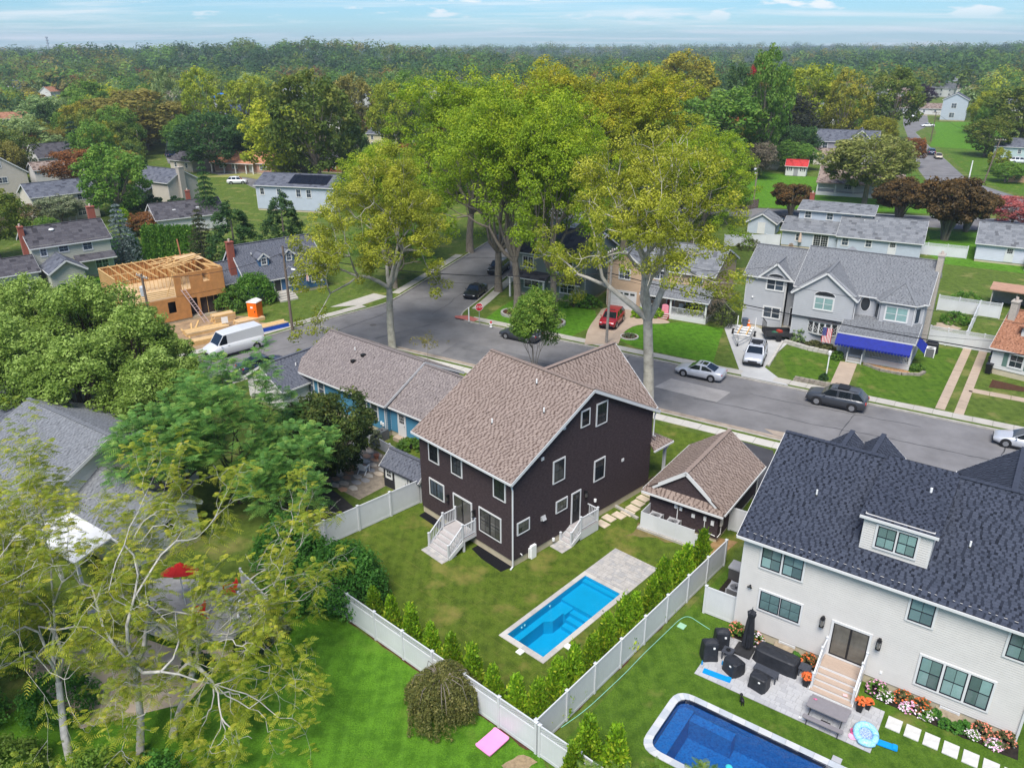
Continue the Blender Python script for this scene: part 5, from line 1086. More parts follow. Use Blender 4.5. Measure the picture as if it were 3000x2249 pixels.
def stone_edge(name, label, pts, h=.3, w=.3, m=None, st=.42, seed=3):
    t = thing(name, label, 'stone wall'); rg = random.Random(seed); P = [Vector(p) for p in pts]
    for a, b in zip(P[:-1], P[1:]):
        n = max(1, int((b-a).length/st)); d = (b-a)/n; u = d.normalized(); v = Vector((-u.y, u.x))*w/2
        for i in range(n):
            for lv in range(2 if h > .22 else 1):
                hh = h/(2 if h > .22 else 1); p, q = a+d*(i+.03)+u*(lv*.1), a+d*(i+.95)+u*(lv*.1); j = rg.uniform(-.03, .03); vv = v*rg.uniform(.85, 1.1)
                O('stone', MB().prism([tuple(p-vv), tuple(q-vv*rg.uniform(.8, 1.1)), tuple(q+vv), tuple(p+vv*rg.uniform(.8, 1.1))], lv*hh-.02*(lv == 0), (lv+1)*hh-.006+j), t, mats=m or mat('field_stone', (.27, .24, .20), .9, .3, 4))
    return t
stone_edge('retaining_wall', 'low dry stone edge along the sidewalk of the grey house lawn', [ST(-13.4, 71.6), ST(-9.3, 71.6)], .4); stone_edge('retaining_wall', 'curved stone edge of the mulch bed in front of the white porch railing', [GH(-3.0, 8.0), GH(-3.9, 9.6), GH(-3.9, 11.5), GH(-3.2, 13.0), GH(-2.2, 13.3)], .22)
stone_edge('bed_wall', 'pale low wall edging the planting bed by the grey house driveway', [GH(-.9, -.3), GH(-1.75, 2.4), GH(-1.9, 5.2)], .4, .3, M_conc2)
stone_edge('bed_wall', 'pale low wall along the driveway of the grey house', [GH(-.9, -.4), (25.0, 71.2)], .25, .22, M_conc2)
sheet('wood_chip_bed', wobble([GH(-2.5, 7.8), GH(-2.5, 11.9), GH(-3.4, 12.6), GH(-3.7, 9.7), GH(-3.0, 8.1)], .4, .1, 5), .03, mat('wood_chip', (.45, .26, .12), .95, .4, 8, .6))
fence('lattice_gate', 'white lattice top gate beside the grey house right wall', GH(7.2, 12.6), GH(7.1, 19.2), 1.85, 1.65, True, cat='gate')
fence('lattice_fence', 'white lattice fence along the garden behind the grey house', GH(7.2, 15.9), GH(20, 16.4), 1.7, 2.4, True)
fence('lattice_fence', 'white lattice fence at the back of the grey house garden', GH(20, 12.2), GH(20, 18.6), 1.8, 2.2, True)
fence('vinyl_fence', 'white fence between the tan house porch and grey house driveway', (24.75, 90.97), (27.68, 96.84), 1.8, 2.0)
sheet('garden_pool_deck', wobble([GH(13.5, 12.5), GH(12.2, 14.3), GH(14.0, 15.2), GH(16.2, 13.4)], .4, .2, 9), .02, M_tan)
condenser((*GH(2.9, 13.2), 0), 'white air conditioner at the right wall of the grey house', .8, .9, M_pvc, 32)
bb = thing('covered_bin', 'black covered bin behind the white air conditioner of the grey house', 'bin', (*GH(4.2, 13.2), 0), 32); O('body', draped(1.2, .8, 1.1, .05, 3), bb, mats=M_cover); O('lid', MB().box(-.5, -.3, 1.15, .5, .3, 1.2), bb, mats=M_black)
lp = thing('lamp_post', 'white lamp post on the grey house front lawn', 'lamp post', (*(29.98, 69.25), 0)); O('post', MB().cyl(0, 0, 0, 1.9, .06, n=8), lp, mats=M_pvc); O('lantern', MB().lathe([(.06, 1.9), (.13, 2.0), (.16, 2.3), (.05, 2.42), (0, 2.45)], 8), lp, mats=M_pvc)
# ---- tan house and sage house behind the street trees
def tan_house():
    h = thing('tan_house', 'tan house with white garage door and railed porch behind the big street tree', 'house', (11.3, 90.6, 0), 30)
    walls(h, 0, 0, 4.3, 11, .2, 5.6, M_tanc, 'y', 1.6, .2, trim=M_white); gable(h, 0, 0, 4.3, 11, 5.6, 1.62, 'y', .3, .3, R_grey, False)
    walls(h, 4.3, 1.5, 12.2, 11, .4, 5.2, M_tanc, 'x', 2.0, .2, 'SEN', trim=M_white, name='main_wall'); gable(h, 4.3, 1.5, 12.2, 11, 5.2, 2.02, 'x', .35, .3, R_grey, False)
    gd = door(h, 'S', 0, .5, 3.8, .05, 2.3, M_white, knob=False, name='garage_door')
    for r in range(1, 4): O('panel_joint', MB().box(.1, -.034, .55*r-.01, 3.2, -.028, .55*r+.01), gd, mats=M_curb)
    for i in range(4): O('pane', MB().box(.25+.75*i, -.036, 1.75, .8+.75*i, -.03, 2.0), gd, mats=M_gdark)
    Q = [[(4.4, -.9, 2.55), (12.6, -.9, 2.55), (12.6, 1.5, 3.6), (4.4, 1.5, 3.6)]]; roof(h, Q, R_grey, .14, True, 51, trims=[(Q[0][1], Q[0][2])], gutters=[(Q[0][0], Q[0][1])])
    O('porch_floor', MB().box(4.5, -.7, 0, 12.4, 1.5, .5), h, mats=M_white)
    for x in (4.7, 6.7, 8.2, 12.3): O('porch_column', MB().box(x-.1, -.7, .5, x+.1, -.5, 2.5), h, mats=M_white)
    railing(h, (4.7, -.6, .5), (6.7, -.6, .5), .9, .14, (0, 0)); railing(h, (8.2, -.6, .5), (12.3, -.6, .5), .9, .14, (0, 0)); steps(h, 6.8, 8.1, -.7, -1, .5, 2, .3, M_conc, mat('red_paint', (.3, .03, .03), .6))
    door(h, 'S', 1.5, 6.95, 7.95, .5, 2.55, mat('dark_red_door', (.2, .012, .015), .5), lite=.5); win(h, 'S', 1.5, 9.2, 11.4, 1.2, 2.4, n=2, gl=M_gdark); win(h, 'S', 1.5, 5.0, 6.2, 1.2, 2.4, gl=M_gdark)
    for u in (5.2, 9.6): win(h, 'S', 1.5, u, u+1.5, 3.75, 5.0, n=2)
    win(h, 'S', 0, 1.4, 2.9, 3.6, 4.9, n=2)
    th = thing('pink_cushion', 'pink cushion hanging on the tan house porch by the red door', 'cushion', (*fr((11.3, 90.6), 30)(-.45, 7.55), .55), 30, None, draped(.8, .25, .95, .1, 12, .1), mat('pink_cloth', (.75, .25, .33), .8))
    return h
tan_house()
TN = fr((11.3, 90.6), 30)
for a, b, l in ((.6, 9.0, 'white chair at the left window of the tan house porch'), (.6, 11.4, 'white chair at the right window of the tan house porch')): lawn_chair(l, TN(a, b), 20, z=.5)
h = box_house('sage_house', 'sage green house with white trim behind the corner street trees', (.4, 96.0), 30, 9.6, 9, 5.7, 2.3, 'x', M_sage, R_dark, [('S', 1, 3.6, 1.6, 1.5, 2), ('S', 5.6, 3.5, 2.4, 1.6, 2), ('S', 1.2, 1.0, 2.2, 1.5, 2), ('E', 3, 3.6, 1.2, 1.4, 1)], sash=M_white, gl=M_gdark)
Q = [[(-.3, -1.6, 2.7), (5, -1.6, 2.7), (5, 0, 3.3), (-.3, 0, 3.3)]]; roof(h, Q, R_dark, .15, False, 3, gutters=[(Q[0][0], Q[0][1])]); Q = [[(5.2, -1.0, 2.6), (9.4, -1.0, 2.6), (9.2, 0, 3.2), (5.4, 0, 3.2)]]; roof(h, Q, R_dark, .15, False, 4, gutters=[(Q[0][0], Q[0][1])])
for x in (0, 4.7): O('porch_column', MB().box(x-.1, -1.5, 0, x+.1, -1.3, 2.6), h, mats=M_white)
win(h, 'S', 0, 6.2, 8.4, 1.0, 2.4, n=2, gl=M_gdark)
# ---- brick front house at the right edge
h = box_house('red_roof_house', 'white house with red shingle roof at the right edge', (45.6, 69.6), 45, 12, 8, 2.85, 2.6, 'x', M_wclap, R_red, [('S', 1.4, 1.0, 1.3, 1.4, 1), ('S', 4.6, 1.0, 1.6, 1.4, 2)], shingle=True, z0=.6)
O('shutter', MB().box(.95, -.05, 1.0, 1.35, -.02, 2.4), h, mats=mat('green_shutter', (.12, .2, .17), .6)); O('shutter', MB().box(2.75, -.05, 1.0, 3.15, -.02, 2.4), h, mats=MATS['green_shutter']); chimney(h, .2, 3.2, 0, 6.4, .6, .9, mat('buff_chimney', (.42, .38, .33)))
walls(h, 1.6, 1.4, 4.6, 4, 3.0, 4.7, M_wclap, None, 0, .2, 'SEW', found=False, name='dormer_wall'); Q = [[(1.4, 1.1, 4.75), (4.8, 1.1, 4.75), (4.8, 4.3, 5.4), (1.4, 4.3, 5.4)]]; roof(h, Q, R_red, .12, True, 9)
sheet('brick_house_bed', [(45.06, 67.85), (47.03, 66.02), (46.40, 64.98), (43.69, 66.04)], .03, M_mulch)
for i, p in enumerate([(45.46, 69.35), (46.67, 71.11), (47.69, 72.53)]):
    b = thing('wheeled_bin', ['black', 'grey', 'dark green'][i]+' wheeled bin at the left wall of the white house at right edge', 'bin', (*p, 0), 40)
    O('body', MB().loft([[(-.22, -.25, .05), (.22, -.25, .05), (.22, .25, .05), (-.22, .25, .05)], [(-.28, -.32, .95), (.28, -.32, .95), (.28, .32, .95), (-.28, .32, .95)]]), b, mats=[M_black, mat('bin_grey', (.1, .1, .11), .5), mat('bin_green', (.015, .04, .03), .5)][i]); O('lid', MB().box(-.3, -.34, .95, .3, .34, 1.03), b, mats=M_black); O('wheel', MB().tube([(-.28, .28, .1), (.28, .28, .1)], .1, 10), b, mats=M_black)
cp = thing('carport', 'low shed with tan flat roof behind the white fence at right', 'shed', (*(57.02, 89.98), 0), 35)
O('roof', MB().box(-.3, -.3, 2.2, 5.4, 3.4, 2.32), cp, mats=mat('rust_roof', (.42, .24, .16), .8, .15, 2)); O('back_wall', MB().box(0, 3, 0, 5.2, 3.1, 2.2), cp, mats=M_curb); O('side_wall', MB().box(5.1, 0, 0, 5.2, 3, 2.2), cp, mats=M_curb)
for x in (0, 2.5): O('post', MB().box(x, 0, 0, x+.12, .12, 2.2), cp, mats=M_curb)
# ---- second row on the right
def rear_house():
    h = thing('pale_blue_house', 'pale blue house with grey roof and shed dormer behind the grey house', 'house', (41.9, 121.2, 0), 28)
    walls(h, 0, 0, 8.2, 9, .3, 2.75, M_lblue, None, 0, .25, trim=M_white); walls(h, 8.2, -.4, 19.5, 8.6, .3, 2.75, M_lblue, 'x', 2.3, .25, 'SEN', trim=M_white, name='long_wall')
    gable(h, 8.2, -.4, 19.5, 8.6, 2.75, 2.3, 'x', .35, .3, R_grey, False); Q = [[(-.3, -.4, 2.65), (8.3, -.4, 2.65), (8.3, 4.2, 4.0), (-.3, 4.2, 4.0)]]; roof(h, Q, R_grey, .15, False, 5, trims=[(Q[0][0], Q[0][3])], gutters=[(Q[0][0], Q[0][1])])
    walls(h, 1.6, 3.6, 12.2, 8, 3.2, 5.3, M_lblue, None, 0, .25, 'SEW', found=False, trim=M_white, name='dormer_wall'); Q = [[(1.3, 3.2, 5.3), (12.5, 3.2, 5.3), (12.5, 7.6, 6.1), (1.3, 7.6, 6.1)]]; roof(h, Q, R_grey, .15, False, 6, trims=[(Q[0][0], Q[0][3]), (Q[0][1], Q[0][2])], gutters=[(Q[0][0], Q[0][1])])
    for u in (2.4, 5.6, 9.6): win(h, 'S', 3.6, u, u+1.1, 3.9, 5.1)
    win(h, 'S', 0, 2.0, 3.0, 1.0, 2.3); win(h, 'S', 0, 4.6, 6.9, .35, 2.4, n=2, cols=3, rows=5, gl=M_gdark, rail=False, name='french_door')
    win(h, 'S', -.4, 8.7, 9.8, 1.1, 2.4); win(h, 'S', -.4, 12.0, 13.0, 1.2, 2.4); door(h, 'S', -.4, 15.2, 16.3, .35, 2.5, M_white, lite=.4); chimney(h, 2.6, 8, 4, 7.0)
    for x in (11.2, 12.9): ventpipe(h, x, 3, 4.35, .05, .3)
rear_house()
h = box_house('deck_house', 'low pale house with deck at the right edge beyond the lawn', (66.9, 111.6), 30, 14, 8, 2.9, 2.2, 'x', clap('lavender_clapboard', (.56, .58, .66)), R_grey, [('S', 6.2, .9, 1.5, 1.6, 1)], shingle=False); door(h, 'S', 0, 3.6, 4.7, .4, 2.5, M_white, lite=.4)
O('deck_floor', MB().box(6.2, -2.6, .7, 12, 0, .85), h, mats=M_white); railing(h, (6.2, -2.6, .85), (12, -2.6, .85), .9, .2); railing(h, (6.2, -.1, .85), (6.2, -2.6, .85), .9, .2, (0, 0))
for x in (6.3, 9, 11.9): O('deck_post', MB().box(x-.1, -2.5, 0, x+.1, -2.3, .7), h, mats=M_white)
s = box_house('garden_shed', 'small pale blue shed beside the driveway behind the grey house', (39.2, 130.4), 28, 4.4, 4, 2.2, 1.3, 'y', M_lblue, R_grey, (), cat='shed', z0=.1); door(s, 'S', 0, 1.6, 2.8, .1, 2.0, M_white)
fence('lattice_fence', 'white lattice fence at the right end of the pale blue rear house', (59.5, 116.5), (66.5, 113), 1.8, 2.4, True); fence('vinyl_fence', 'white fence left of the pale blue rear house', (33, 121), (41.7, 121.3), 1.8, 2.4)
pu = thing('patio_umbrella', 'closed beige umbrella on the deck of the pale blue rear house', 'umbrella', (44.2, 119.6, 0)); O('pole', MB().cyl(0, 0, 0, 2.6, .04, n=6), pu, mats=M_metal); O('canopy', MB().lathe([(.28, 1.0), (.22, 1.6), (.12, 2.3), (.02, 2.6)], 10), pu, mats=mat('beige_cloth', (.55, .42, .33), .8)); lawn_chair('wooden chair beside the closed beige umbrella', (42.9, 119.4), 200, mat('tan_wood', (.4, .25, .17), .7))
# small flower ring and stone rings
def ring(name, label, c, r, m, n=22, h=.25, w=.2, rows=1):
    t = thing(name, label, 'stone ring', (*c, 0))
    for k in range(rows):
        for i in range(n):
            a0, a1 = 2*math.pi*(i+.04+.5*(k % 2))/n, 2*math.pi*(i+.96+.5*(k % 2))/n
            O('stone', MB().prism([(math.cos(a)*q, math.sin(a)*q) for a, q in ((a0, r), (a1, r), (a1, r-w), (a0, r-w))], k*h+.004*k-.02*(k == 0), (k+1)*h), t, mats=m)
    O('soil', MB().cyl(0, 0, 0, h*rows*.8, r-w+.01, n=20), t, mats=M_mulch)
ring('tree_ring', 'grey block ring round the left corner street tree', (0.10, 87.74), 1.5, mat('ring_grey', (.36, .35, .33), .9, .2, 3), 24, .16, .25, 2); ring('tree_ring', 'grey block ring round the middle street tree on the lush lawn', (4.54, 84.11), 1.45, MATS['ring_grey'], 24, .16, .25, 2); ring('flower_ring', 'white stone ring of white flowers on the tan house lawn', (12.58, 79.72), 1.0, M_conc2, 24, .14, .15)

# ---------------------------------------------------------------- left side: building site, cape, neighbours
M_osb = mat('sheathing', (.50, .235, .08), .85, .18, 1.5, .2, 30); M_stud = mat('raw_lumber', (.62, .40, .17), .8, .15, 4); M_ply = mat('plywood', (.60, .43, .24), .85, .12, 2)
def site_house():
    h = thing('framed_house', 'half built house of orange sheathing and open studs on the corner', 'house under construction', (-33.87, 88.63, 0), -41)
    D, F, T = 8.9, 2.9, 5.45
    def panel(x0, y0, x1, y1, z0, z1, name='sheathing_panel', m=None):
        dx, dy = x1-x0, y1-y0; L = math.hypot(dx, dy); n = max(1, round(L/1.22)); nx, ny = -dy/L*.03, dx/L*.03
        for i in range(n):
            a, b = (i+.003)/n, (i+.997)/n
            O(name, MB().prism([(x0+dx*a-nx, y0+dy*a-ny), (x0+dx*b-nx, y0+dy*b-ny), (x0+dx*b+nx, y0+dy*b+ny), (x0+dx*a+nx, y0+dy*a+ny)], z0, z1), h, mats=m or M_osb)
    sm = MB().box(-.02, -.045, 0, .02, .045, T-F-.1).mesh('stud', M_stud)
    def studs(x0, y0, x1, y1, z, rz=0):
        L = math.hypot(x1-x0, y1-y0); n = int(L/.45)
        for i in range(n+1): O('stud', sm, h, (x0+(x1-x0)*i/n, y0+(y1-y0)*i/n, z), rz)
        O('top_plate', MB().bar((x0, y0, T-.05), (x1, y1, T-.05), .1, .1), h, mats=M_stud)
    # lower storey
    for a, b, z0, z1 in ((-10.7, -8, .3, F), (-8, -6.4, .3, F), (-6.4, -5.55, .3, 1.2), (-6.4, -5.55, 2.5, F), (-5.55, -3.95, .3, F), (-3.95, -3.1, 2.5, F), (-3.1, -2.8, .3, F)): panel(a, 0, b, 0, z0, z1)
    panel(-2.8, .0, .3, .0, 2.35, F)
    for a in (-2.7, -1.9, -1.1, -.3, .2): O('stud', sm, h, (a, .3, .3), 0)
    O('tar_paper', MB().box(-2.8, .35, .3, .3, .38, 2.35), h, mats=mat('tar_paper', (.05, .035, .03), .9, .4, 4)); O('dark_backing', MB().box(-6.3, .9, .3, -3.1, .95, 2.6), h, mats=M_dkmetal)  # second sheet is a dark backing standing in for shade inside the openings
    panel(.3, 0, .3, D, .3, F); panel(-10.7, D, .3, D, .3, F); panel(-10.7, 0, -10.7, D, .3, F); O('foundation', MB().box(-10.7, .05, 0, .25, D, .3), h, mats=M_found)
    for i in range(9): O('floor_sheet', MB().box(-10.6+1.2*i, .05, F, -10.6+1.2*(i+1)-.01, D-.05, F+.06), h, mats=M_ply)
    # upper storey
    for a, b, z0, z1 in ((-5.3, -4.6, F+.06, T), (-4.6, -3.6, F+.06, 3.6), (-4.6, -3.6, 5.1, T), (-3.6, -2.1, F+.06, T), (-2.1, -1.2, F+.06, 4.15), (-2.1, -1.2, 5.15, T), (-1.2, .3, F+.06, T)): panel(a, 0, b, 0, z0, z1)
    panel(.3, 0, .3, D, F+.06, T); studs(-5.3, .1, .25, .1, F+.06); panel(-10.7, D, .3, D, F+.06, T); studs(-10.7, D-.1, .25, D-.1, F+.06); studs(-10.7, 2.6, -10.7, D-.1, F+.06, R(90)); studs(.2, .1, .2, D, F+.06, R(90))
    studs(-10.7, 4.5, -3.0, 4.5, F+.06); studs(-3.0, 4.5, -3.0, D, F+.06, R(90))
    rg = random.Random(2)
    for i in range(11): x = -9.8+i*.98; O('joist', MB().bar((x, .1, T+.05), (x+rg.uniform(-.2, .2), D, T+.05), .045, .14), h, mats=M_stud)
    for i in range(16): x, y = rg.uniform(-5.2, -1.2), rg.uniform(3.0, 6.5); a = R(20+rg.uniform(-14, 14)); L = rg.uniform(1, 2); O('loose_board', MB().bar((x-math.cos(a)*L, y-math.sin(a)*L, T+.16+.012*i), (x+math.cos(a)*L, y+math.sin(a)*L, T+.16+.012*i), .24, .012), h, mats=M_stud)
    O('roof_sheet', MB().box(-2.6, 4.8, T+.12, .1, 7.9, T+.14), h, mats=M_ply)
    O('brace', MB().bar((-6.2, .6, F), (-4.4, 2.4, T), .05, .12), h, mats=M_stud); O('brace', MB().bar((-1.0, 2.4, T+.15), (.2, .2, T+.1), .05, .2), h, mats=M_stud); O('post', MB().bar((-1.6, 7.8, T), (-1.75, 7.7, T+2.2), .12, .12), h, mats=mat('red_lumber', (.5, .22, .12), .8))
    for i in range(4): O('guard_rail', MB().bar((-10.6, .1, F+.3+.22*i), (-5.4, .1, F+.32+.2*i), .04, .1), h, mats=M_stud)
site_house()
SH = fr((-33.87, 88.63), -41)
ld = thing('ladder', 'pinkish aluminium extension ladder leaning on the orange sheathing', 'ladder', (-33.87, 88.63, 0), -41); M_ld = mat('ladder_pink', (.55, .42, .40), .5, .1, 4)
for x in (-4.75, -4.3): O('rail', MB().bar((x+1.4, -2.1, 0), (x, -.08, 3.7), .07, .05), ld, mats=M_ld)
for i in range(14): t = (i+.5)/14; O('rung', MB().bar((-4.75+1.4*(1-t), -2.1*(1-t)-.08*t, 3.7*t), (-4.3+1.4*(1-t), -2.1*(1-t)-.08*t, 3.7*t), .03, .03), ld, mats=M_ld)
def lumber(label, p, yaw, L, W, rows, H, m=None, tarp=None, seed=1):
    t = thing('lumber_stack', label, 'lumber', (*p, 0), yaw); rg = random.Random(seed); n = max(2, int(W/.24))
    for k in range(rows):
        for i in range(n):
            s = rg.uniform(-.12, .12); O('board', MB().box(-L/2+s, -W/2+W*i/n+.01, H*k/rows, L/2+s, -W/2+W*(i+1)/n-.01, H*(k+1)/rows-.01), t, mats=rg.choice((M_stud, M_ply)))
    if tarp: O('wrap', MB().box(-L/2-.13, -W/2-.02, 0, L/2+.13, W/2+.02, H*.8), t, mats=tarp)
lumber('tall stack of sheathing sheets by the garage opening', (-33.16, 85.53), -41, 2.4, 1.2, 5, .9, seed=1); lumber('lumber stack beside the orange toilet', (-30.14, 85.17), -41, 3.2, 1.3, 2, .4, seed=2)
lumber('long lumber stack behind the white van', (-33.83, 81.99), -38, 4.6, 1.5, 2, .4, seed=3); lumber('lumber stack at the front of the white van', (-32.75, 78.40), -38, 2.6, 1.0, 3, .5, seed=4); lumber('blue wrapped lumber stack near the utility pole', (-26.86, 82.69), -41, 3.4, 1.2, 2, .6, tarp=mat('blue_wrap', (.01, .07, .42), .5), seed=5); lumber('lumber stack behind the rear of the white van', (-28.20, 82.26), -41, 2.6, 1.0, 2, .4, seed=6)
rg = random.Random(5)
for i, p in enumerate([(-36.10, 81.39), (-35.35, 80.78), (-35.98, 83.26), (-35.70, 84.23)]): thing('loose_board', '%s loose board in the scattered lumber in front of the orange house' % ORD[i], 'board', (*p, .03), rg.uniform(20, 80), None, MB().box(-1.4, -.09, 0, 1.4, .09, .04), M_stud)
sheet('site_dirt', wobble([(-39.24, 84.58), (-36.21, 88.65), (-30.77, 86.86), (-26.77, 83.52), (-27.87, 80.13), (-32.53, 76.16), (-35.36, 78.42)], .8, .3, 4), .008, mat('site_soil', (.32, .22, .13), .95, .35, 1.2, .5))
po = thing('portable_toilet', 'orange portable toilet with white roof beside the shrubs', 'portable toilet', (*(-29.58, 86.17), 0), 15); M_or = mat('orange_plastic', (.82, .16, .008), .45, .06, 3)
O('cabin', MB().box(-.6, -.6, .1, .6, .6, 2.1), po, mats=M_or); O('door', MB().box(-.42, -.64, .18, .42, -.601, 1.98), po, mats=M_or); O('door_handle', MB().box(.28, -.68, 1.0, .36, -.641, 1.15), po, mats=M_dkmetal); O('base', MB().box(-.65, -.65, 0, .65, .65, .1), po, mats=M_dkmetal); O('roof', MB().loft([[(-.66, -.66, 2.1), (.66, -.66, 2.1), (.66, .66, 2.1), (-.66, .66, 2.1)], [(-.6, -.6, 2.2), (.6, -.6, 2.2), (.6, .6, 2.2), (-.6, .6, 2.2)], [(-.1, -.6, 2.36), (.1, -.6, 2.36), (.1, .6, 2.36), (-.1, .6, 2.36)]]), po, mats=mat('ivory_plastic', (.72, .70, .66), .5)); O('sign', MB().box(-.15, -.66, 1.45, .15, -.641, 1.65), po, mats=M_pvc)
sg = thing('site_sign', 'small white builder sign on a post behind the white van', 'sign', (*(-32.13, 83.24), 0), -30); O('board', MB().box(-.35, -.02, .5, .35, .02, 1.2), sg, mats=M_pvc); O('post', MB().box(-.3, .02, 0, -.24, .07, 1.2), sg, mats=M_stud)
# ---- denim blue cape
def cape():
    h = thing('cape_house', 'denim blue cape house with dormers and brick chimney behind round shrubs', 'house', (-32.2, 92.3, 0), -40)
    walls(h, 0, 0, 10.5, 8, .4, 2.7, M_cape, 'x', 3.6, .2, trim=M_white); gable(h, 0, 0, 10.5, 8, 2.7, 3.62, 'x', .3, .25, R_slate, True, None, 61)
    walls(h, -2.6, 2.2, 0, 6.5, .4, 2.5, M_cape, 'x', 2.0, .2, 'SWN', trim=M_white, name='side_wing_wall'); gable(h, -2.6, 2.2, .0, 6.5, 2.5, 2.02, 'x', .25, .25, R_slate, True, None, 62)
    chimney(h, -.4, 3.0, 0, 7.0, .8, .6)
    for u in (2.3, 5.6):
        walls(h, u, 1.3, u+1.3, 3, 3.6, 5.0, M_cape, 'y', .55, .2, 'SEW', found=False, name='dormer_wall'); gable(h, u, 1.3, u+1.3, 3.8, 5.0, .57, 'y', .15, .15, R_slate, False, gut=False); win(h, 'S', 1.3, u+.25, u+1.05, 3.95, 4.95)
    win(h, 'W', 0, 4.6, 5.5, 3.4, 4.7); win(h, 'W', -2.6, 3.4, 4.6, 1.0, 2.2); win(h, 'S', 0, 5.2, 6.6, 1.1, 2.3); win(h, 'S', 0, 8.3, 9.9, 1.0, 2.4, n=2); door(h, 'S', 0, 3.3, 4.3, .5, 2.5, M_dkmetal); ventpipe(h, 2.0, 2.6, 5.1)
    steps(h, 3.0, 5.2, -1.2, -1, .75, 3, .4, M_conc, M_conc2); O('stoop', MB().box(3.0, -1.2, 0, 5.2, 0, .75), h, mats=M_conc)
cape()
fl = thing('flag', 'small striped flag hanging at the denim blue cape house', 'flag', (*fr((-32.2, 92.3), -40)(-.5, 7.6), 1.5), -40); O('pole', MB().tube([(0, .5, .3), (0, -.5, .9)], .02, 5), fl, mats=M_pvc)
for i in range(7): O('stripe', MB().box(-.02, -.45+.1*i, .0, .02, -.35+.1*i, .8+.03*(i % 2)), fl, mats=M_fr if i % 2 else M_fw)
# ---- neighbours further left
h = box_house('chimney_house', 'sage beige two storey house with dark roof and two brick chimneys', (-62.0, 99.8), -41, 9.4, 7, 5.2, 1.9, 'x', M_gclap, R_dark, [('S', .8, 3.7, .9, 1.3, 1), ('S', 3.0, 3.9, 1.3, 1.0, 1), ('S', 5.9, 3.7, 1.3, 1.3, 1), ('S', 7.0, .8, 1.8, 1.7, 2)]); chimney(h, -.35, 2.4, 0, 7.4, .6, .8); chimney(h, 8.8, 4.2, 5, 8.6, .9, .7)
Q = [[(4.6, -1.4, 2.7), (9.6, -1.4, 2.7), (9.6, 0, 3.3), (4.6, 0, 3.3)]]; roof(h, Q, R_dark, .15, False, 7, gutters=[(Q[0][0], Q[0][1])]); gable(h, .6, -5, 4.6, .0, 2.8, 1.3, 'y', .3, .3, R_slate, False); walls(h, .6, -4.8, 4.6, 0, .2, 2.8, M_gclap, 'y', 1.3, .22, 'SEW', name='porch_wall'); gable(h, -5.5, -3.0, -.4, 2.5, 2.9, 1.4, 'x', .3, .3, R_dark, False); walls(h, -5.5, -3.0, -.4, 2.5, .2, 2.9, M_gclap, 'x', 1.4, .22, name='annex_wall'); win(h, 'S', -3, -3.6, -1.6, 1.2, 2.4, n=3)
O('roof_fan', MB().blob((3.2, 2.4, 6.6), (.35, .35, .18), 10, 6), h, mats=M_pvc)
h = box_house('portico_house', 'tan two storey house with slate roof and white columns at left', (-83.0, 137.0), -44, 10.5, 7.5, 5.1, 1.7, 'x', M_cream, R_slate, [('S', 7.2, 3.5, 1.7, 1.2, 2), ('S', 6.8, .8, 2.2, 1.6, 3)]); Q = [[(.4, -1.6, 2.6), (4.6, -1.6, 2.6), (4.6, 0, 3.1), (.4, 0, 3.1)]]; roof(h, Q, R_dark, .15, False, 7)
for x in (4.9, 6.0): O('column', MB().cyl(x, -1.3, 0, 2.6, .13, n=10), h, mats=M_white)
door(h, 'S', 0, .8, 3.6, .1, 2.2, M_cream, knob=False, name='garage_door')
h = box_house('gable_house', 'beige gabled house at the left edge', (-107, 160), -41, 9, 8, 5.4, 3.3, 'y', M_beige, R_slate, [('S', 4.0, 6.3, .9, 1.2, 1), ('S', 3.4, 3.2, 2.0, 1.3, 2)])
h = box_house('white_house', 'small white two storey house with tan roof behind the beige gabled house', (-101.5, 171), -41, 7.5, 6, 4.8, 1.2, 'x', M_wclap, R_tan, [('S', 1.2, 3.3, .8, 1.1, 1), ('S', 3.6, 3.3, .8, 1.1, 1), ('S', 5.8, 3.3, .8, 1.1, 1)])
h = box_house('dormer_house', 'grey house with slate roof and side chimney above the hedge', (-75.6, 160.6), 30, 9.8, 7, 4.6, 1.9, 'x', M_beige, R_slate, [('S', 1.0, 2.9, .8, 1.2, 1), ('S', 4.4, 2.9, .8, 1.1, 1), ('S', 1.0, .6, 3, 1.2, 3)]); chimney(h, 10.2, 3, 0, 7.0, .9, 1.2, mat('buff_chimney', (.42, .38, .33))); Q = [[(.2, -1.8, 2.6), (5, -1.8, 2.6), (5, 0, 3.2), (.2, 0, 3.2)]]; roof(h, Q, R_slate, .12, False, 7)
h = box_house('low_house', 'low white house with grey roof behind the columnar hedge', (-58.2, 128.6), -35, 11, 7.5, 2.9, 1.9, 'x', M_wclap, R_dark, [('W', 2.4, 1.1, 1.1, 1.2, 1)]); chimney(h, 6.4, 4.2, 4.2, 6.2)
for x in (3, 6.8): O('skylight', MB().box(x, 1.6, 3.65, x+.5, 2.1, 3.85), h, mats=M_pvc)
h = box_house('brick_ranch', 'brick ranch house with rust tile roof and white columns far left', (-74, 200.5), 16, 16, 8, 2.7, 1.9, 'x', mat('pink_brick', (.42, .25, .19), .9, .2, 3), roofmats('rust_tile', [(.3, .13, .07), (.5, .24, .14), (.45, .21, .12), (.4, .18, .1)]), [('S', 1.4, 1.0, 1.8, 1.2, 2), ('S', 5, 1.0, 1.6, 1.2, 2), ('S', 12.8, .9, 2, 1.4, 2)]); chimney(h, 1.6, 4, 4, 6)
for x in (-.1, 3.4, 6.6, 9.6, 11.5): O('column', MB().box(x-.12, -1.1, 0, x+.12, -.86, 2.6), h, mats=M_white)
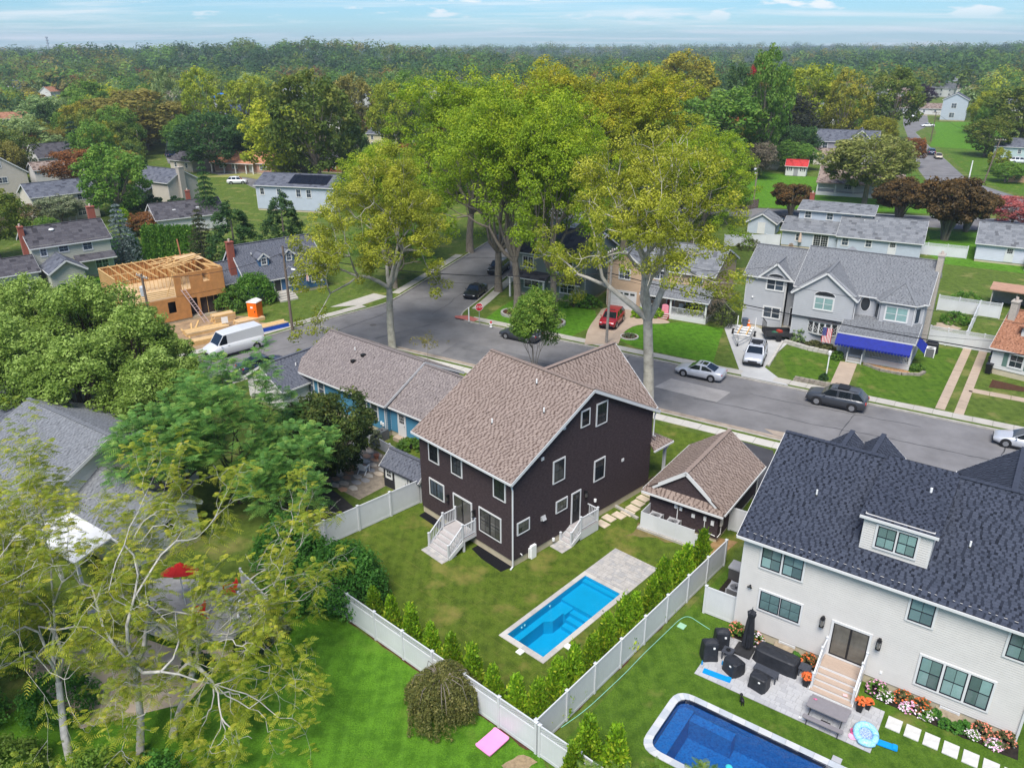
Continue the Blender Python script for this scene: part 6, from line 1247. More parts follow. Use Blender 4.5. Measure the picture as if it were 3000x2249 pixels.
Q = [[(-.4, -1.4, 2.5), (12, -1.4, 2.5), (12, 0, 3.0), (-.4, 0, 3.0)]]; roof(h, Q, roofmats('rust_tile', []) if False else [MATS['rust_tile_base'], MATS['rust_tile_light'], MATS['rust_tile_mid'], MATS['rust_tile_dark']], .15, False, 3, gutters=[(Q[0][0], Q[0][1])]); door(h, 'S', 0, 9.8, 10.9, .3, 2.4, M_white)
h = box_house('solar_house', 'grey two storey house with black solar panels on the roof', (-48.6, 151.2), 14, 16, 8, 4.9, 1.6, 'x', M_lblue, R_slate, [('S', .8, 2.9, 1.0, 1.4, 1), ('S', 4.3, 2.9, 1.0, 1.4, 1), ('S', 8.3, 2.7, 1.1, 1.6, 1), ('S', 10.4, 2.7, 1.1, 1.6, 1)])
for i in range(6):
    x = 6.6+i*1.32; f = lambda y: 4.9+1.62*y/4+.08; O('solar_panel', MB().add([(x, .5, f(.5)), (x+1.26, .5, f(.5)), (x+1.26, 3.4, f(3.4)), (x, 3.4, f(3.4)), (x, .5, f(.5)+.05), (x+1.26, .5, f(.5)+.05), (x+1.26, 3.4, f(3.4)+.05), (x, 3.4, f(3.4)+.05)], [(4, 5, 6, 7), (0, 1, 5, 4), (1, 2, 6, 5), (3, 0, 4, 7)]), h, mats=mat('solar_black', (.006, .007, .012), .25, .2))
# ---- white neighbour under the walnut tree, with its deck
def walnut_house():
    h = thing('walnut_house', 'white house with grey roof half hidden under the foreground walnut tree', 'house', (-22.6, 38.2, 0), 34)
    walls(h, -6.5, 0, 0, 4.8, .5, 3.0, M_wclap, 'x', 1.5, .18, trim=M_white); gable(h, -6.5, 0, 0, 4.8, 3.0, 1.52, 'x', .3, .3, R_grey, True, None, 71)
    walls(h, -15.5, -2.2, -6.0, 9, .5, 3.7, M_wclap, 'x', 2.7, .18, trim=M_white, name='main_wall'); gable(h, -15.5, -2.2, -6.0, 9, 3.7, 2.72, 'x', .4, .35, R_grey, True, None, 72)
    win(h, 'E', 0, 2.4, 3.3, 1.2, 2.6, gl=M_gdark); win(h, 'S', -2.2, -13.5, -11.2, 1.2, 2.6, n=2, gl=M_gdark); win(h, 'S', 0, -4.6, -2.6, .55, 2.6, n=2, cols=1, rows=1, gl=M_gdark, rail=False, name='sliding_door')
    Q = [[(-6, -2.6, 2.4), (-.6, -2.6, 2.4), (-.6, 0, 2.9), (-6, 0, 2.9)]]; roof(h, Q, [M_white]*4, .1, False, 5)
    for x in (-5.8, -3.2, -.8): O('porch_column', MB().box(x-.08, -2.5, 0, x+.08, -2.34, 2.4), h, mats=M_white)
walnut_house()
dk = thing('timber_deck', 'weathered grey timber deck beside the white house under the walnut', 'deck', (0, 0, 0)); dpoly = [(-15.6, 37.0), (-13.4, 34.6), (-14.6, 32.7), (-17.2, 32.2), (-23.4, 34.6), (-21.2, 37.6)]
db = MB(); mny = .5
for i in range(60):      # boards run left to right
    y = 32.2+.14*i
    xs = sorted(x1+(y+.07-y1)*(x2-x1)/(y2-y1) for (x1, y1), (x2, y2) in zip(dpoly, dpoly[1:]+dpoly[:1]) if (y1 > y+.07) != (y2 > y+.07))
    if len(xs) >= 2: db.box(xs[0], y+.004, .5, xs[-1], y+.136, .54)
O('deck_boards', db, dk, mats=mat('weathered_wood', (.42, .40, .38), .9, .2, 3, .3, 20), kind='stuff'); O('deck_frame', MB().prism(dpoly, .3, .498), dk, mats=M_white)
for i in range(2):
    a, b = dpoly[i], dpoly[i+1]; railing(dk, (*a, .54), (*b, .54), .9, .14)
sheet('tan_patio', [(-23, 34.4), (-17.2, 32.0), (-14.4, 32.4), (-15.6, 28.6), (-20, 27), (-25, 31)], .02, mat('tan_patio_c', (.56, .44, .34), .85, .15, .8))
for p, a, l in (((-15.4, 35.0), 150, 'white deck chair nearest the house on the timber deck'), ((-14.6, 34.4), 175, 'white deck chair at the railing corner of the timber deck')): lawn_chair(l, p, a, s=1.1, z=.54)
ru = thing('patio_umbrella', 'tilted red umbrella on the deck under the walnut', 'umbrella', (-18.2, 35.2, .54)); O('pole', MB().cyl(0, 0, 0, 2.2, .03, n=8), ru, mats=M_pvc)
cn = MB(); k = 8; cn.add([(0, .25, 2.6)]+[(math.cos(2*math.pi*i/k)*1.05, math.sin(2*math.pi*i/k)*.95+.1, 2.05-.35*math.sin(2*math.pi*i/k)) for i in range(k)], [(0, 1+i, 1+(i+1) % k) for i in range(k)]); O('canopy', cn, ru, mats=mat('red_canvas', (.75, .02, .015), .7, .1))
for p, l in (((-17.0, 34.0), 'red cushioned chair on the deck beside the walnut trunk'), ((-15.9, 35.9), 'red cushioned chair behind the white deck chairs')): lawn_chair(l, p, 60, mat('red_canvas', (.75, .02, .015), .7, .1), z=.54)
pk = thing('plastic_table', 'pink plastic play table lid lying on the bright lawn', 'toy', (-.95, 26.1, 0), 42)
M_pk = mat('rose_plastic', (.85, .30, .55), .45, .06, 3); O('top', MB().prism(rounded([(-.45, -.65), (.45, -.65), (.45, .65), (-.45, .65)], .1, 4), .12, .2), pk, mats=M_pk); O('rim', MB().tube([(x, y, .2) for x, y in rounded([(-.45, -.65), (.45, -.65), (.45, .65), (-.45, .65)], .1, 4)+[(-.45, .55)]], .025, 6), pk, mats=M_pk); O('base', MB().prism(rounded([(-.38, -.58), (.38, -.58), (.38, .58), (-.38, .58)], .08, 3), 0, .12), pk, mats=M_pk)
h = box_house('neighbour_house', 'grey roof at the left edge below the linden trees', (-43.86, 55.77), 34, 9.5, 9, 3.2, 2.2, 'x', M_wclap, R_slate, (), shingle=True)
# ---- scattered houses among the trees
def far_house(label, p, yaw, W, D, H, rise, wall, rf, axis='x', n=3, chim=False, name='distant_house'):
    y = R(yaw); ox = p[0]-math.cos(y)*W/2-math.sin(y)*D/2; oy = p[1]+math.sin(y)*W/2-math.cos(y)*D/2
    h = box_house(name, label, (ox, oy), yaw, W, D, H, rise, axis, wall, rf, [('S', W*(i+.5)/n-.5, H-1.9, 1.0, 1.3, 1) for i in range(n)]+([('S', W*(i+.5)/n-.5, 1.0, 1.0, 1.3, 1) for i in range(n)] if H > 4 else []), step=.3)
    if chim: chimney(h, W*.3, D/2, H+rise*.6, H+rise+1.0)
far_house('cream house with grey roof and red lower wall among the trees', (-37.05, 246.31), 25, 11, 7, 4.8, 1.6, clap('yellow_clap', (.55, .5, .33)), R_slate, chim=True)
far_house('slate roofed wing right of the cream house', (-33.67, 267.58), 25, 7, 6, 4, 1.4, M_wclap, R_slate, n=2)
far_house('white house with steep gables left of the tall orange topped trees', (-38.90, 458.33), 20, 14, 8, 5, 3, M_wclap, R_slate, 'y'); far_house('white gabled house behind the steep gabled white house', (-43.14, 653.14), 15, 12, 8, 5, 3, M_wclap, R_grey, 'y')
far_house('house with red roof behind the dark trees', (-54.67, 307.95), 30, 9, 7, 3, 1.8, M_chim, R_red, chim=True); far_house('white roofed house right of the orange topped trees', (44.31, 351.80), 40, 9, 9, 4, 2.5, M_wclap, R_tan, 'y')
far_house('long white building with blue grey roof in the left trees', (-107.84, 301.69), 35, 24, 12, 5.2, 2.8, M_wclap, R_slate, n=6); far_house('white gable with blue roof at the end of the long building', (-108.03, 317.54), 125, 12, 9, 5.2, 2.8, M_wclap, mat and roofmats('navy_roof', [(.04, .06, .12), (.08, .11, .22), (.07, .1, .19), (.06, .08, .16)]), 'x')
far_house('house with bright blue tarp roof in the left trees', (-152.22, 436.19), 20, 10, 8, 4, 2, M_wclap, roofmats('blue_tarp', [(.02, .12, .4), (.04, .2, .6), (.04, .18, .55), (.03, .15, .5)])); far_house('house with terracotta roof at the far left edge', (-197.23, 323.74), -30, 14, 8, 3.2, 2, M_beige, R_red)
far_house('white gabled house with dark roof among trees at left', (-112.51, 199.45), 40, 7, 10, 4.6, 2.6, M_wclap, R_dark, 'y', 2); far_house('small brown roofed house behind the spruce', (-80.87, 204.50), 30, 8, 7, 2.8, 1.6, M_beige, R_dark, n=2); far_house('brown brick house right of the flowering tree', (-46.29, 202.81), 20, 12, 7, 2.8, 1.6, M_chim, R_dark)
for i, (p, rf) in enumerate([((-479.76, 820.62), R_slate), ((-480.01, 873.44), R_tan), ((-428.31, 816.75), R_red), ((141.17, 945.22), R_tan), ((-40.41, 646.58), R_tan), ((661.96, 1797.65), R_grey)]): far_house(['tiny slate roof on the left wooded slope', 'tiny pale roof on the left wooded slope', 'tiny red roof on the left wooded slope', 'tiny pale roof in the wood above the lime green trees', 'pale low building left of the tall trees', 'tiny grey roof on the right horizon wood'][i], p, 20, 12, 9, 4.5, 2.4, M_wclap, rf)
far_house('white house with red chimney left of the dark maple', (102.15, 386.31), 30, 8, 9, 4.5, 2.4, M_wclap, R_grey, 'y', 2, True); far_house('large white gabled house behind the lime tree', (123.83, 327.26), 20, 11, 10, 5, 3, M_wclap, R_grey, 'y'); far_house('white house with grey roof at the upper right trees', (185.42, 422.14), 25, 10, 8, 4.6, 2, M_dgrey, R_grey)
far_house('pink tan house among autumn trees', (255.67, 601.04), 20, 12, 9, 4.5, 2.4, M_tanc, R_red); far_house('long low building with grey flat roof at upper right', (394.28, 791.02), 15, 50, 20, 6, 2, M_wclap, R_grey, n=8); far_house('low white ranch at the top of the right road', (182.12, 367.57), 20, 22, 9, 3, 1.8, M_wclap, R_tan, n=5); far_house('pale roof house behind the purple tree', (268.03, 516.65), 20, 14, 9, 4, 2, M_wclap, R_tan)
h = box_house('tall_house', 'tall pale blue house at the top right road', (175, 338), 30, 9, 11, 8.2, 2.4, 'y', M_lblue, R_slate, [('S', 3.2, 4.8, 2, 2, 2), ('S', 3, 1.2, 2, 2, 2)])
h = box_house('grey_gable_house', 'mauve grey house with twin white trimmed gables at upper right', (80.5, 216), 22, 15, 10, 5.6, 2.4, 'x', M_dgrey, R_slate, [('S', 1.5, 3.4, 1.4, 1.8, 1), ('S', 10.2, 3.6, 1.2, 1.5, 1)]); walls(h, 7.4, -1.5, 14, 3, .3, 5.6, M_dgrey, 'y', 3.0, .25, 'SEW', name='gable_wall', found=False); gable(h, 7.4, -1.5, 14, 6, 5.6, 3.02, 'y', .3, .4, R_slate); gable(h, 8.6, -2.4, 12.8, 3, 5.2, 1.9, 'y', .3, .3, R_slate); walls(h, 8.6, -2.4, 12.8, 0, .3, 5.2, M_dgrey, 'y', 1.9, .25, 'SEW', name='front_gable_wall', found=False); win(h, 'S', -2.4, 10.1, 11.3, 3.4, 4.9); gable(h, 0, -5.5, 9, -.5, 2.7, 1.3, 'x', .3, .3, R_tan); walls(h, 0, -5.5, 9, -.5, .2, 2.7, M_beige, 'x', 1.3, .25, name='porch_wall'); win(h, 'S', -5.5, 1, 3, 1, 2.2, n=2)
h = box_house('porch_house', 'house with tan roof and white railed porch behind the large flowering tree', (64.5, 168.5), 24, 16, 8, 2.9, 2.2, 'x', M_wclap, R_tan, [('S', 5, 1, 1.6, 1.2, 2)]); Q = [[(-.4, -2.6, 2.6), (11, -2.6, 2.6), (11, 0, 3.2), (-.4, 0, 3.2)]]; roof(h, Q, R_tan, .15, False, 3); O('porch_floor', MB().box(-.2, -2.4, 0, 10.8, 0, .6), h, mats=M_white); railing(h, (-.1, -2.3, .6), (10.7, -2.3, .6), .9, .25)
for x in (0, 3.5, 7, 10.6): O('column', MB().box(x-.1, -2.4, .6, x+.1, -2.2, 2.6), h, mats=M_white)
s = box_house('garden_shed', 'white garden shed with red roof and black shutters on the back lawn', (65.3, 192.3), 24, 4.6, 3.2, 2.6, 1.1, 'x', M_wclap, roofmats('barn_red', [(.3, .03, .03), (.5, .05, .05), (.45, .05, .05), (.4, .04, .04)]), [('S', .5, 1.2, .6, .9, 1), ('S', 3.5, 1.2, .6, .9, 1)], cat='shed', z0=.1); door(s, 'S', 0, 1.7, 2.9, .1, 2.1, M_dgrey)
for u in (.25, 1.12, 3.25, 4.12): O('shutter', MB().box(u, -.04, 1.2, u+.22, -.015, 2.1), s, mats=M_black)
far_house('pale teal house at the right edge behind trees', (138.78, 223.38), 25, 12, 9, 3.4, 1.8, clap('aqua_clap', (.42, .52, .52)), R_slate); far_house('small house with orange tile roof behind the twiggy tree', (64.84, 204.44), 25, 5, 5, 2.4, 1.4, M_cream, R_red, n=1)
for i, (x, y, W, wl, rf, l) in enumerate([(-215, 330, 12, M_wclap, R_slate, 'white house far left beyond the pale round tree'), (-172, 425, 13, M_beige, R_tan, 'beige house in the left middle distance wood'), (-62, 300, 11, M_wclap, R_grey, 'white house beyond the tall dark olive tree'), (-22, 335, 13, M_cream, R_slate, 'cream house in the centre wood left of the tall trees'), (38, 365, 12, M_wclap, R_tan, 'white house in the wood behind the orange topped trees'), (-125, 480, 14, M_wclap, R_grey, 'white house beyond the slender poplars'), (62, 300, 11, M_lblue, R_grey, 'pale blue house beyond the bright green tree'), (112, 425, 13, M_wclap, R_dark, 'white house behind the golden green trees'), (205, 440, 14, M_beige, R_tan, 'beige house at the right beyond the upper road'), (252, 490, 13, M_wclap, R_grey, 'white house in the far right wood'), (-262, 480, 14, M_wclap, R_red, 'white house with red roof in the far left wood'), (12, 480, 13, M_wclap, R_slate, 'white house in the far centre wood'), (150, 540, 15, M_wclap, R_tan, 'white house in the far wood right of centre'), (305, 570, 15, M_cream, R_grey, 'cream house in the far right wood'), (-335, 570, 15, M_wclap, R_slate, 'white house at the far left horizon wood'), (-75, 420, 13, M_wclap, R_dark, 'white house left of the steep white gables'), (215, 350, 12, M_wclap, R_slate, 'white house right of the tall pale blue house')]): far_house(l, (x, y), (20, 35, 110, 60)[i % 4], W, 8, 5.2, 2.4, wl, rf, 'x', 3, i % 3 == 0)
wf = fence('wood_fence', 'tan wooden fence at the right edge by the garden', (112.69, 182.06), (118.34, 179.82), 1.6, 2.4, m=mat('cedar', (.42, .26, .14), .85, .2, 3))
fence('wood_fence', 'brown wooden fence behind the white fence near the garage drive', (41.86, 148.71), (47.30, 152.46), 1.6, 2.4, m=mat('brown_fence', (.12, .085, .065), .85, .2, 3))

# ---------------------------------------------------------------- vehicles
M_tyre = mat('tyre', (.012, .012, .013), .8, .2, 8); M_rim = mat('alloy', (.45, .46, .48), .3, .1, 5, metal=.8); M_cglass = mat('car_glass', (.012, .016, .02), .04, .2, 2, spec=.8); M_lamp = mat('headlamp', (.75, .77, .8), .15, .05); M_tail = mat('tail_lamp', (.45, .01, .01), .25, .1); M_trim = mat('black_trim', (.014, .014, .016), .5, .2); M_plate = mat('plate', (.7, .7, .62), .5, .1)
def paint(n, c): return mat('paint_'+n, c, .32, .02, 1, metal=.25, spec=.5, coat=.6)
SPEC = {   # length, width, hood/belt profile (x, z), greenhouse (cowl x,z | roof front x,z | roof rear x,z | tail x,z), wheel x, radius
 'sedan': (4.7, 1.83, [(0, .42, .55), (.06, .35, .66), (.5, .24, .76), (1.25, .2, .92), (2.4, .2, .95), (3.85, .2, 1.0), (4.5, .26, 1.02), (4.66, .36, .95), (4.7, .44, .7)], ((1.2, .92), (2.0, 1.42), (3.0, 1.43), (4.0, 1.02)), (.92, 3.68), .33),
 'suv': (4.85, 1.93, [(0, .48, .68), (.06, .38, .88), (.45, .28, .98), (1.2, .24, 1.08), (2.4, .24, 1.1), (4.0, .24, 1.14), (4.7, .3, 1.12), (4.82, .4, 1.0), (4.85, .5, .8)], ((1.15, 1.08), (1.85, 1.7), (4.1, 1.74), (4.72, 1.12)), (.95, 3.8), .37),
 'van': (6.0, 2.05, [(0, .45, .7), (.05, .35, 1.0), (.5, .25, 1.2), (.95, .25, 1.38), (2.2, .25, 1.4), (4.0, .25, 1.4), (5.5, .25, 1.4), (5.95, .3, 1.4), (6.0, .4, 1.3)], ((.85, 1.3), (1.65, 2.4), (5.85, 2.52), (5.98, 1.4)), (1.0, 4.95), .36),
 'pickup': (5.6, 1.95, [(0, .5, .75), (.06, .4, .95), (.5, .3, 1.05), (1.4, .28, 1.1), (2.6, .28, 1.12), (4.2, .28, 1.12), (5.5, .3, 1.12), (5.58, .4, 1.05), (5.6, .5, .8)], ((1.35, 1.1), (2.0, 1.75), (3.1, 1.75), (3.4, 1.12)), (1.0, 4.4), .39)}
CARM = {}
def car(label, loc, head, kind, pm, L=None, name='parked_car', cat='car', rack=False, z=-.12, group=None, rails=False):
    """head: heading of the bonnet, clockwise from +y; loc is the car centre"""
    l0, w, prof, gh, wx, wr = SPEC[kind]; key = (kind, pm.name)
    c = thing(name, label, cat, (*loc, z), head, group); s = (L or l0)/l0
    if key not in CARM:
        hw = w/2; X = lambda x: l0/2-x           # local +y is forward
        rings = []
        for i, (x, zb, zt) in enumerate(prof):
            k = [.82, .9, .96, 1, 1, 1, .97, .92, .86][i]*hw; zm = zb+(zt-zb)*.55
            rings.append([(-k*.9, X(x), zb), (-k, X(x), zb+.12), (-k, X(x), zm), (-k*.97, X(x), zt-.04), (-k*.86, X(x), zt), (-k*.4, X(x), zt+.025), (k*.4, X(x), zt+.025), (k*.86, X(x), zt), (k*.97, X(x), zt-.04), (k, X(x), zm), (k, X(x), zb+.12), (k*.9, X(x), zb)])
        body = MB().loft(rings)
        (ax, az), (bx, bz), (cx_, cz), (dx, dz) = gh; bw, tw = hw*.95, hw*(.76 if kind != 'van' else .86)
        G = [(sx*q, X(x), zz) for x, zz, q in ((ax, az-.03, bw*.94), (bx, bz-.05, tw), (cx_, cz-.05, tw), (dx, dz-.03, bw*.93)) for sx in (-1, 1)]
        T = [(sx*q, X(x), zz) for x, zz, q in ((bx+.1, bz, tw*.86), ((bx+cx_)/2, max(bz, cz)+.025, tw*.86), (cx_-.08, cz, tw*.86)) for sx in (-1, 1)]
        cab = MB().add(G+T, [(0, 1, 3, 2), (6, 4, 5, 7), (0, 2, 4, 6), (1, 7, 5, 3), (2, 3, 9, 8), (8, 9, 11, 10), (10, 11, 5, 4), (2, 8, 10, 4), (3, 5, 11, 9)])
        V = [Vector(p) for p in G]
        def pane(q, m, lift=.012):
            P = [V[i] for i in q]; ce = sum(P, Vector())/4; n = (P[1]-P[0]).cross(P[3]-P[0]).normalized()
            if n.dot(ce-Vector((0, 0, .8))) < 0: n = -n
            Q = [p.lerp(ce, m)+n*lift for p in P]; mb = MB().add(Q, [(0, 1, 2, 3)])
            if (Q[1]-Q[0]).cross(Q[2]-Q[0]).dot(n) < 0: mb.f[0].reverse()
            return mb
        def side(sx, a, b):
            i0, i1, i2, i3 = (0, 2, 4, 6) if sx < 0 else (1, 3, 5, 7)
            lo0, hi0, hi1, lo1 = V[i0], V[i1], V[i2], V[i3]
            bl = lambda t: lo0.lerp(lo1, t); tl = lambda t: hi0.lerp(hi1, t)
            def edge(t):   # quad between pillars, along the belt and the roof
                return bl(t), tl(t)
            tb = lambda t: (t*(l0)-0)
            # split by world y so that panes have upright dividers
            ys = lambda t: lo0.y+(lo1.y-lo0.y)*t
            def roofpt(y):
                if y > hi0.y: f = (lo0.y-y)/(lo0.y-hi0.y); return lo0.lerp(hi0, max(0, min(1, f)))
                if y < hi1.y: f = (y-lo1.y)/(hi1.y-lo1.y); return lo1.lerp(hi1, max(0, min(1, f)))
                return hi0.lerp(hi1, (hi0.y-y)/(hi0.y-hi1.y))
            n = Vector((sx, 0, .25)).normalized()*.012; pts = []
            y0, y1 = ys(a), ys(b); yy = sorted({y0, y1, *[q for q in (hi0.y, hi1.y) if y1 < q < y0]}, reverse=True)
            top = [roofpt(y) for y in yy]; bot = [bl(a), bl(b)]
            poly = [bot[0]]+[p for p in top]+[bot[1]]; ce = sum(poly, Vector())/len(poly)
            Q = [p.lerp(ce, .1)+n for p in poly]; mb = MB().add(Q, [list(range(len(Q)))])
            if (Q[1]-Q[0]).cross(Q[2]-Q[0]).dot(n) < 0: mb.f[0].reverse()
            return mb
        parts = [('cabin', cab, pm, False), ('windscreen', pane((0, 1, 3, 2), .1), M_cglass, False), ('rear_window', pane((4, 5, 7, 6), .16), M_cglass if kind != 'van' else pm, False)]
        for sx in (-1, 1):
            for a, b in {'sedan': ((.06, .48), (.5, .9)), 'suv': ((.06, .38), (.4, .68), (.7, .96)), 'van': ((.04, .22),), 'pickup': ((.06, .52), (.54, .95))}[kind]: parts.append(('side_window', side(sx, a, b), M_cglass, False))
            parts.append(('headlight', MB().blob((sx*hw*.68, X(.1), prof[1][2]-.08), (.2, .1, .07), 8, 5), M_lamp, True))
            parts.append(('tail_light', MB().blob((sx*hw*.78, X(l0-.06), prof[-2][2]-.12), (.14, .08, .09 if kind == 'sedan' else .2), 8, 5), M_tail, True))
            parts.append(('mirror', MB().blob((sx*(hw+.08), X(ax+.35), az+.06), (.1, .07, .07), 8, 5), pm, True))
            parts.append(('sill', MB().box(sx*(hw+.004)-.02, X(wx[1]-wr-.05), prof[4][1]-.03, sx*(hw+.004)+.02, X(wx[0]+wr+.05), prof[4][1]+.1), M_trim, False))
            for hx in ((ax+bx)/2+.75, (ax+bx)/2+1.75): 
                if kind != 'van' or hx < 2.5: parts.append(('door_handle', MB().box(sx*hw-.015, X(hx)-.1, prof[4][2]-.14, sx*hw+.015, X(hx)+.1, prof[4][2]-.11), pm, False))
        parts.append(('grille', MB().box(-hw*.45, X(.03), prof[0][1]+.08, hw*.45, X(-.012), prof[0][2]+.02), M_trim, False)); parts.append(('bumper', MB().box(-hw*.8, X(.05), prof[0][1]-.08, hw*.8, X(-.02), prof[0][1]+.06), M_trim, False)); parts.append(('number_plate', MB().box(-.16, X(l0+.012), .62, .16, X(l0-.02), .74), M_plate, False))
        ty = MB().tube([(-.1, 0, 0), (-.085, 0, 0), (.085, 0, 0), (.1, 0, 0)], [wr*.93, wr, wr, wr*.93], 20); rim = MB().tube([(-.102, 0, 0), (-.094, 0, 0)], [wr*.62, wr*.66], 14).tube([(.094, 0, 0), (.102, 0, 0)], [wr*.66, wr*.62], 14)
        for k in range(5):
            a = 2*math.pi*k/5
            for sx in (-1, 1): rim.bar((sx*.106, 0, 0), (sx*.106, math.cos(a)*wr*.6, math.sin(a)*wr*.6), .012, .05, 1, up=(1, 0, 0)) if False else None
        arch = MB()
        for sx in (-1, 1):
            pass
        CARM[key] = (body.mesh('body', pm, True), [(n, m.mesh(n, mm, sm)) for n, m, mm, sm in parts], ty.mesh('tyre', M_tyre, True), rim.mesh('rim', M_rim), MB().tube([(-.06, 0, 0), (.06, 0, 0)], wr+.075, 18).mesh('wheel_arch', M_trim))
    bm, ps, ty, rim, arch = CARM[key]
    O('body', bm, c)
    for n, m in ps: O(n, m, c)
    for x in wx:
        for sx in (-1, 1):
            O('wheel_arch', arch, c, (sx*(w/2-.05), l0/2-x, wr+.03)); t = O('tyre', ty, c, (sx*(w/2-.075), l0/2-x, wr)); t.name = 'wheel'; O('rim', rim, t)
    if rails:
        for sx in (-1, 1): O('roof_rail', MB().tube([(sx*w*.34, l0/2-2.0, 1.76), (sx*w*.34, l0/2-4.0, 1.8)], .025, 5), c, mats=M_trim)
        O('roof_rack', MB().box(-.55, l0/2-3.3, 1.8, .55, l0/2-2.4, 1.86), c, mats=M_trim)
    if kind == 'suv' or kind == 'sedan': O('sunroof', MB().box(-.36, l0/2-gh[1][0]-1.0, gh[1][1]+.012, .36, l0/2-gh[1][0]-.3, gh[1][1]+.03), c, mats=M_cglass)
    c.scale = (1, s, 1); return c
P_silver, P_grey, P_black, P_red, P_white, P_dblue, P_tan, P_blue = paint('silver', (.52, .54, .58)), paint('grey', (.045, .05, .06)), paint('black', (.012, .013, .015)), paint('red', (.34, .008, .016)), paint('white', (.75, .76, .77)), paint('navy', (.02, .035, .08)), paint('tan', (.5, .42, .3)), paint('blue', (.03, .15, .5))
sd = 121.8
car('white cargo van parked beside the lumber stacks', (-28.7, 75.9), 226, 'van', P_white, name='cargo_van', cat='van')
car('dark navy sedan partly behind the slate garage roof at left', (-24.5, 71.2), 45, 'sedan', P_dblue); car('black sedan parked on the side street under the trees', (-4.7, 95.7), 199, 'sedan', P_black, 4.5); car('black suv parked further up the side street', (-1.9, 106.8), 199, 'suv', P_black)
car('dark grey sedan half hidden behind the small green street tree', (.9, 79.6), 302, 'sedan', P_grey, 4.6); car('red suv on the curved tan driveway', (11.2, 84.0), 203, 'suv', P_red, 4.6, z=.04)
car('silver sedan parked opposite the brown garage', (17.9, 69.1), 302, 'sedan', P_silver, 4.6); car('dark grey suv parked in front of the grey house lawn', (28.4, 62.6), 302, 'suv', P_grey, 4.95, rails=True)
car('silver suv with black roof rack in the grey house driveway', (24.2, 73.0), 203, 'suv', P_silver, 4.7, z=.04, rails=True); car('silver sedan cut by the right edge of the picture', (40.3, 54.6), 302, 'sedan', P_silver, 4.7)
car('white hatchback in front of the brick ranch', (-62.7, 182.6), 80, 'suv', P_white, 4.4); car('blue car behind the pale blue rear house', (62.5, 139.5), 100, 'sedan', P_blue)
for lb, p, hd, kd, pm in (('silver pickup on the upper right road', (124.3, 250.2), 20, 'suv', P_silver), ('blue and silver suv on the upper right road', (119.4, 231.6), 20, 'suv', P_dblue), ('tan sedan nearest on the upper right road', (117.3, 223.2), 200, 'sedan', P_tan), ('dark car at the left kerb of the upper right road', (108.6, 225.2), 20, 'suv', P_grey), ('white pickup truck on the lawn drive at upper right', (170, 351), 280, 'pickup', P_white), ('white sedan in the upper right driveway', (157, 311), 280, 'sedan', P_white), ('black car at the far end of the upper right road', (163, 366), 285, 'sedan', P_black), ('white suv at the right edge by the teal house', (133, 212.6), 100, 'suv', P_white), ('silver car beyond the pink tree at upper right', (170, 372), 285, 'sedan', P_silver), ('blue car at the left edge behind the chimney house', (-70, 104), 60, 'sedan', P_dblue), ('white suv beside the low white house', (-61.5, 135), 60, 'suv', P_white), ('grey car on the far left road', (-96, 230), 30, 'sedan', P_dblue), ('dark car beside the small pale blue shed', (46.5, 136), 110, 'suv', P_black)):
    car(lb, p, hd, kd, pm, z=-.08)
# trailers in the grey house driveway
M_gal = mat('galvanised', (.5, .52, .54), .4, .15, 4, metal=.6)
b = thing('boat_trailer', 'empty galvanised boat trailer beside the silver suv', 'trailer', (*(24.66, 79.40), .04), 25)
for sx in (-1, 1):
    O('rail', MB().tube([(sx*.85, 2.2, .5), (sx*.85, -.8, .5), (0, -3.2, .45)], .06, 6), b, mats=M_gal); w = O('wheel', MB().tube([(sx*1.05, .9, .3), (sx*1.25, .9, .3)], .3, 14), b, mats=M_tyre); O('hub', MB().tube([(sx*1.0, .9, .3), (sx*1.27, .9, .3)], .14, 8), w, mats=M_pvc); O('guide_post', MB().tube([(sx*.95, 2.1, .5), (sx*.95, 2.1, 1.7)], .05, 6), b, mats=M_pvc); O('bunk', MB().box(sx*.45-.07, -.6, .58, sx*.45+.07, 2.2, .66), b, mats=M_stud)
for y in (-.6, .3, 1.2, 2.1): O('crossbar', MB().tube([(-.85, y, .5), (.85, y, .5)], .05, 6), b, mats=M_gal)
O('tongue_jack', MB().tube([(0, -2.8, .1), (0, -2.8, .95)], .05, 6), b, mats=M_gal); O('jack_wheel', MB().tube([(-.06, -2.8, .12), (.06, -2.8, .12)], .14, 12), b, mats=M_tyre)
u = thing('utility_trailer', 'black utility trailer with raised ramp near the grey house door', 'trailer', (*(28.23, 79.14), .04), 95)
O('bed', MB().box(-.9, -1.4, .5, .9, 1.4, .6), u, mats=M_dkmetal); O('side_board', MB().box(-.92, -1.4, .6, -.86, 1.4, .95), u, mats=M_dkmetal); O('side_board', MB().box(.86, -1.4, .6, .92, 1.4, .95), u, mats=M_dkmetal); O('front_board', MB().box(-.9, 1.36, .6, .9, 1.42, .95), u, mats=M_dkmetal)
rp = O('ramp', MB().bar((-.85, -1.4, 2.0), (.85, -1.4, 2.0), .06, .06), u, mats=M_dkmetal)
for i in range(5): O('ramp_bar', MB().bar((-.85+.425*i, -1.4, .6), (-.85+.425*i, -1.4, 2.0), .05, .05), rp, mats=M_dkmetal)
for sx in (-1, 1): O('wheel', MB().tube([(sx*.98, 0, .32), (sx*1.16, 0, .32)], .32, 14), u, mats=M_tyre)
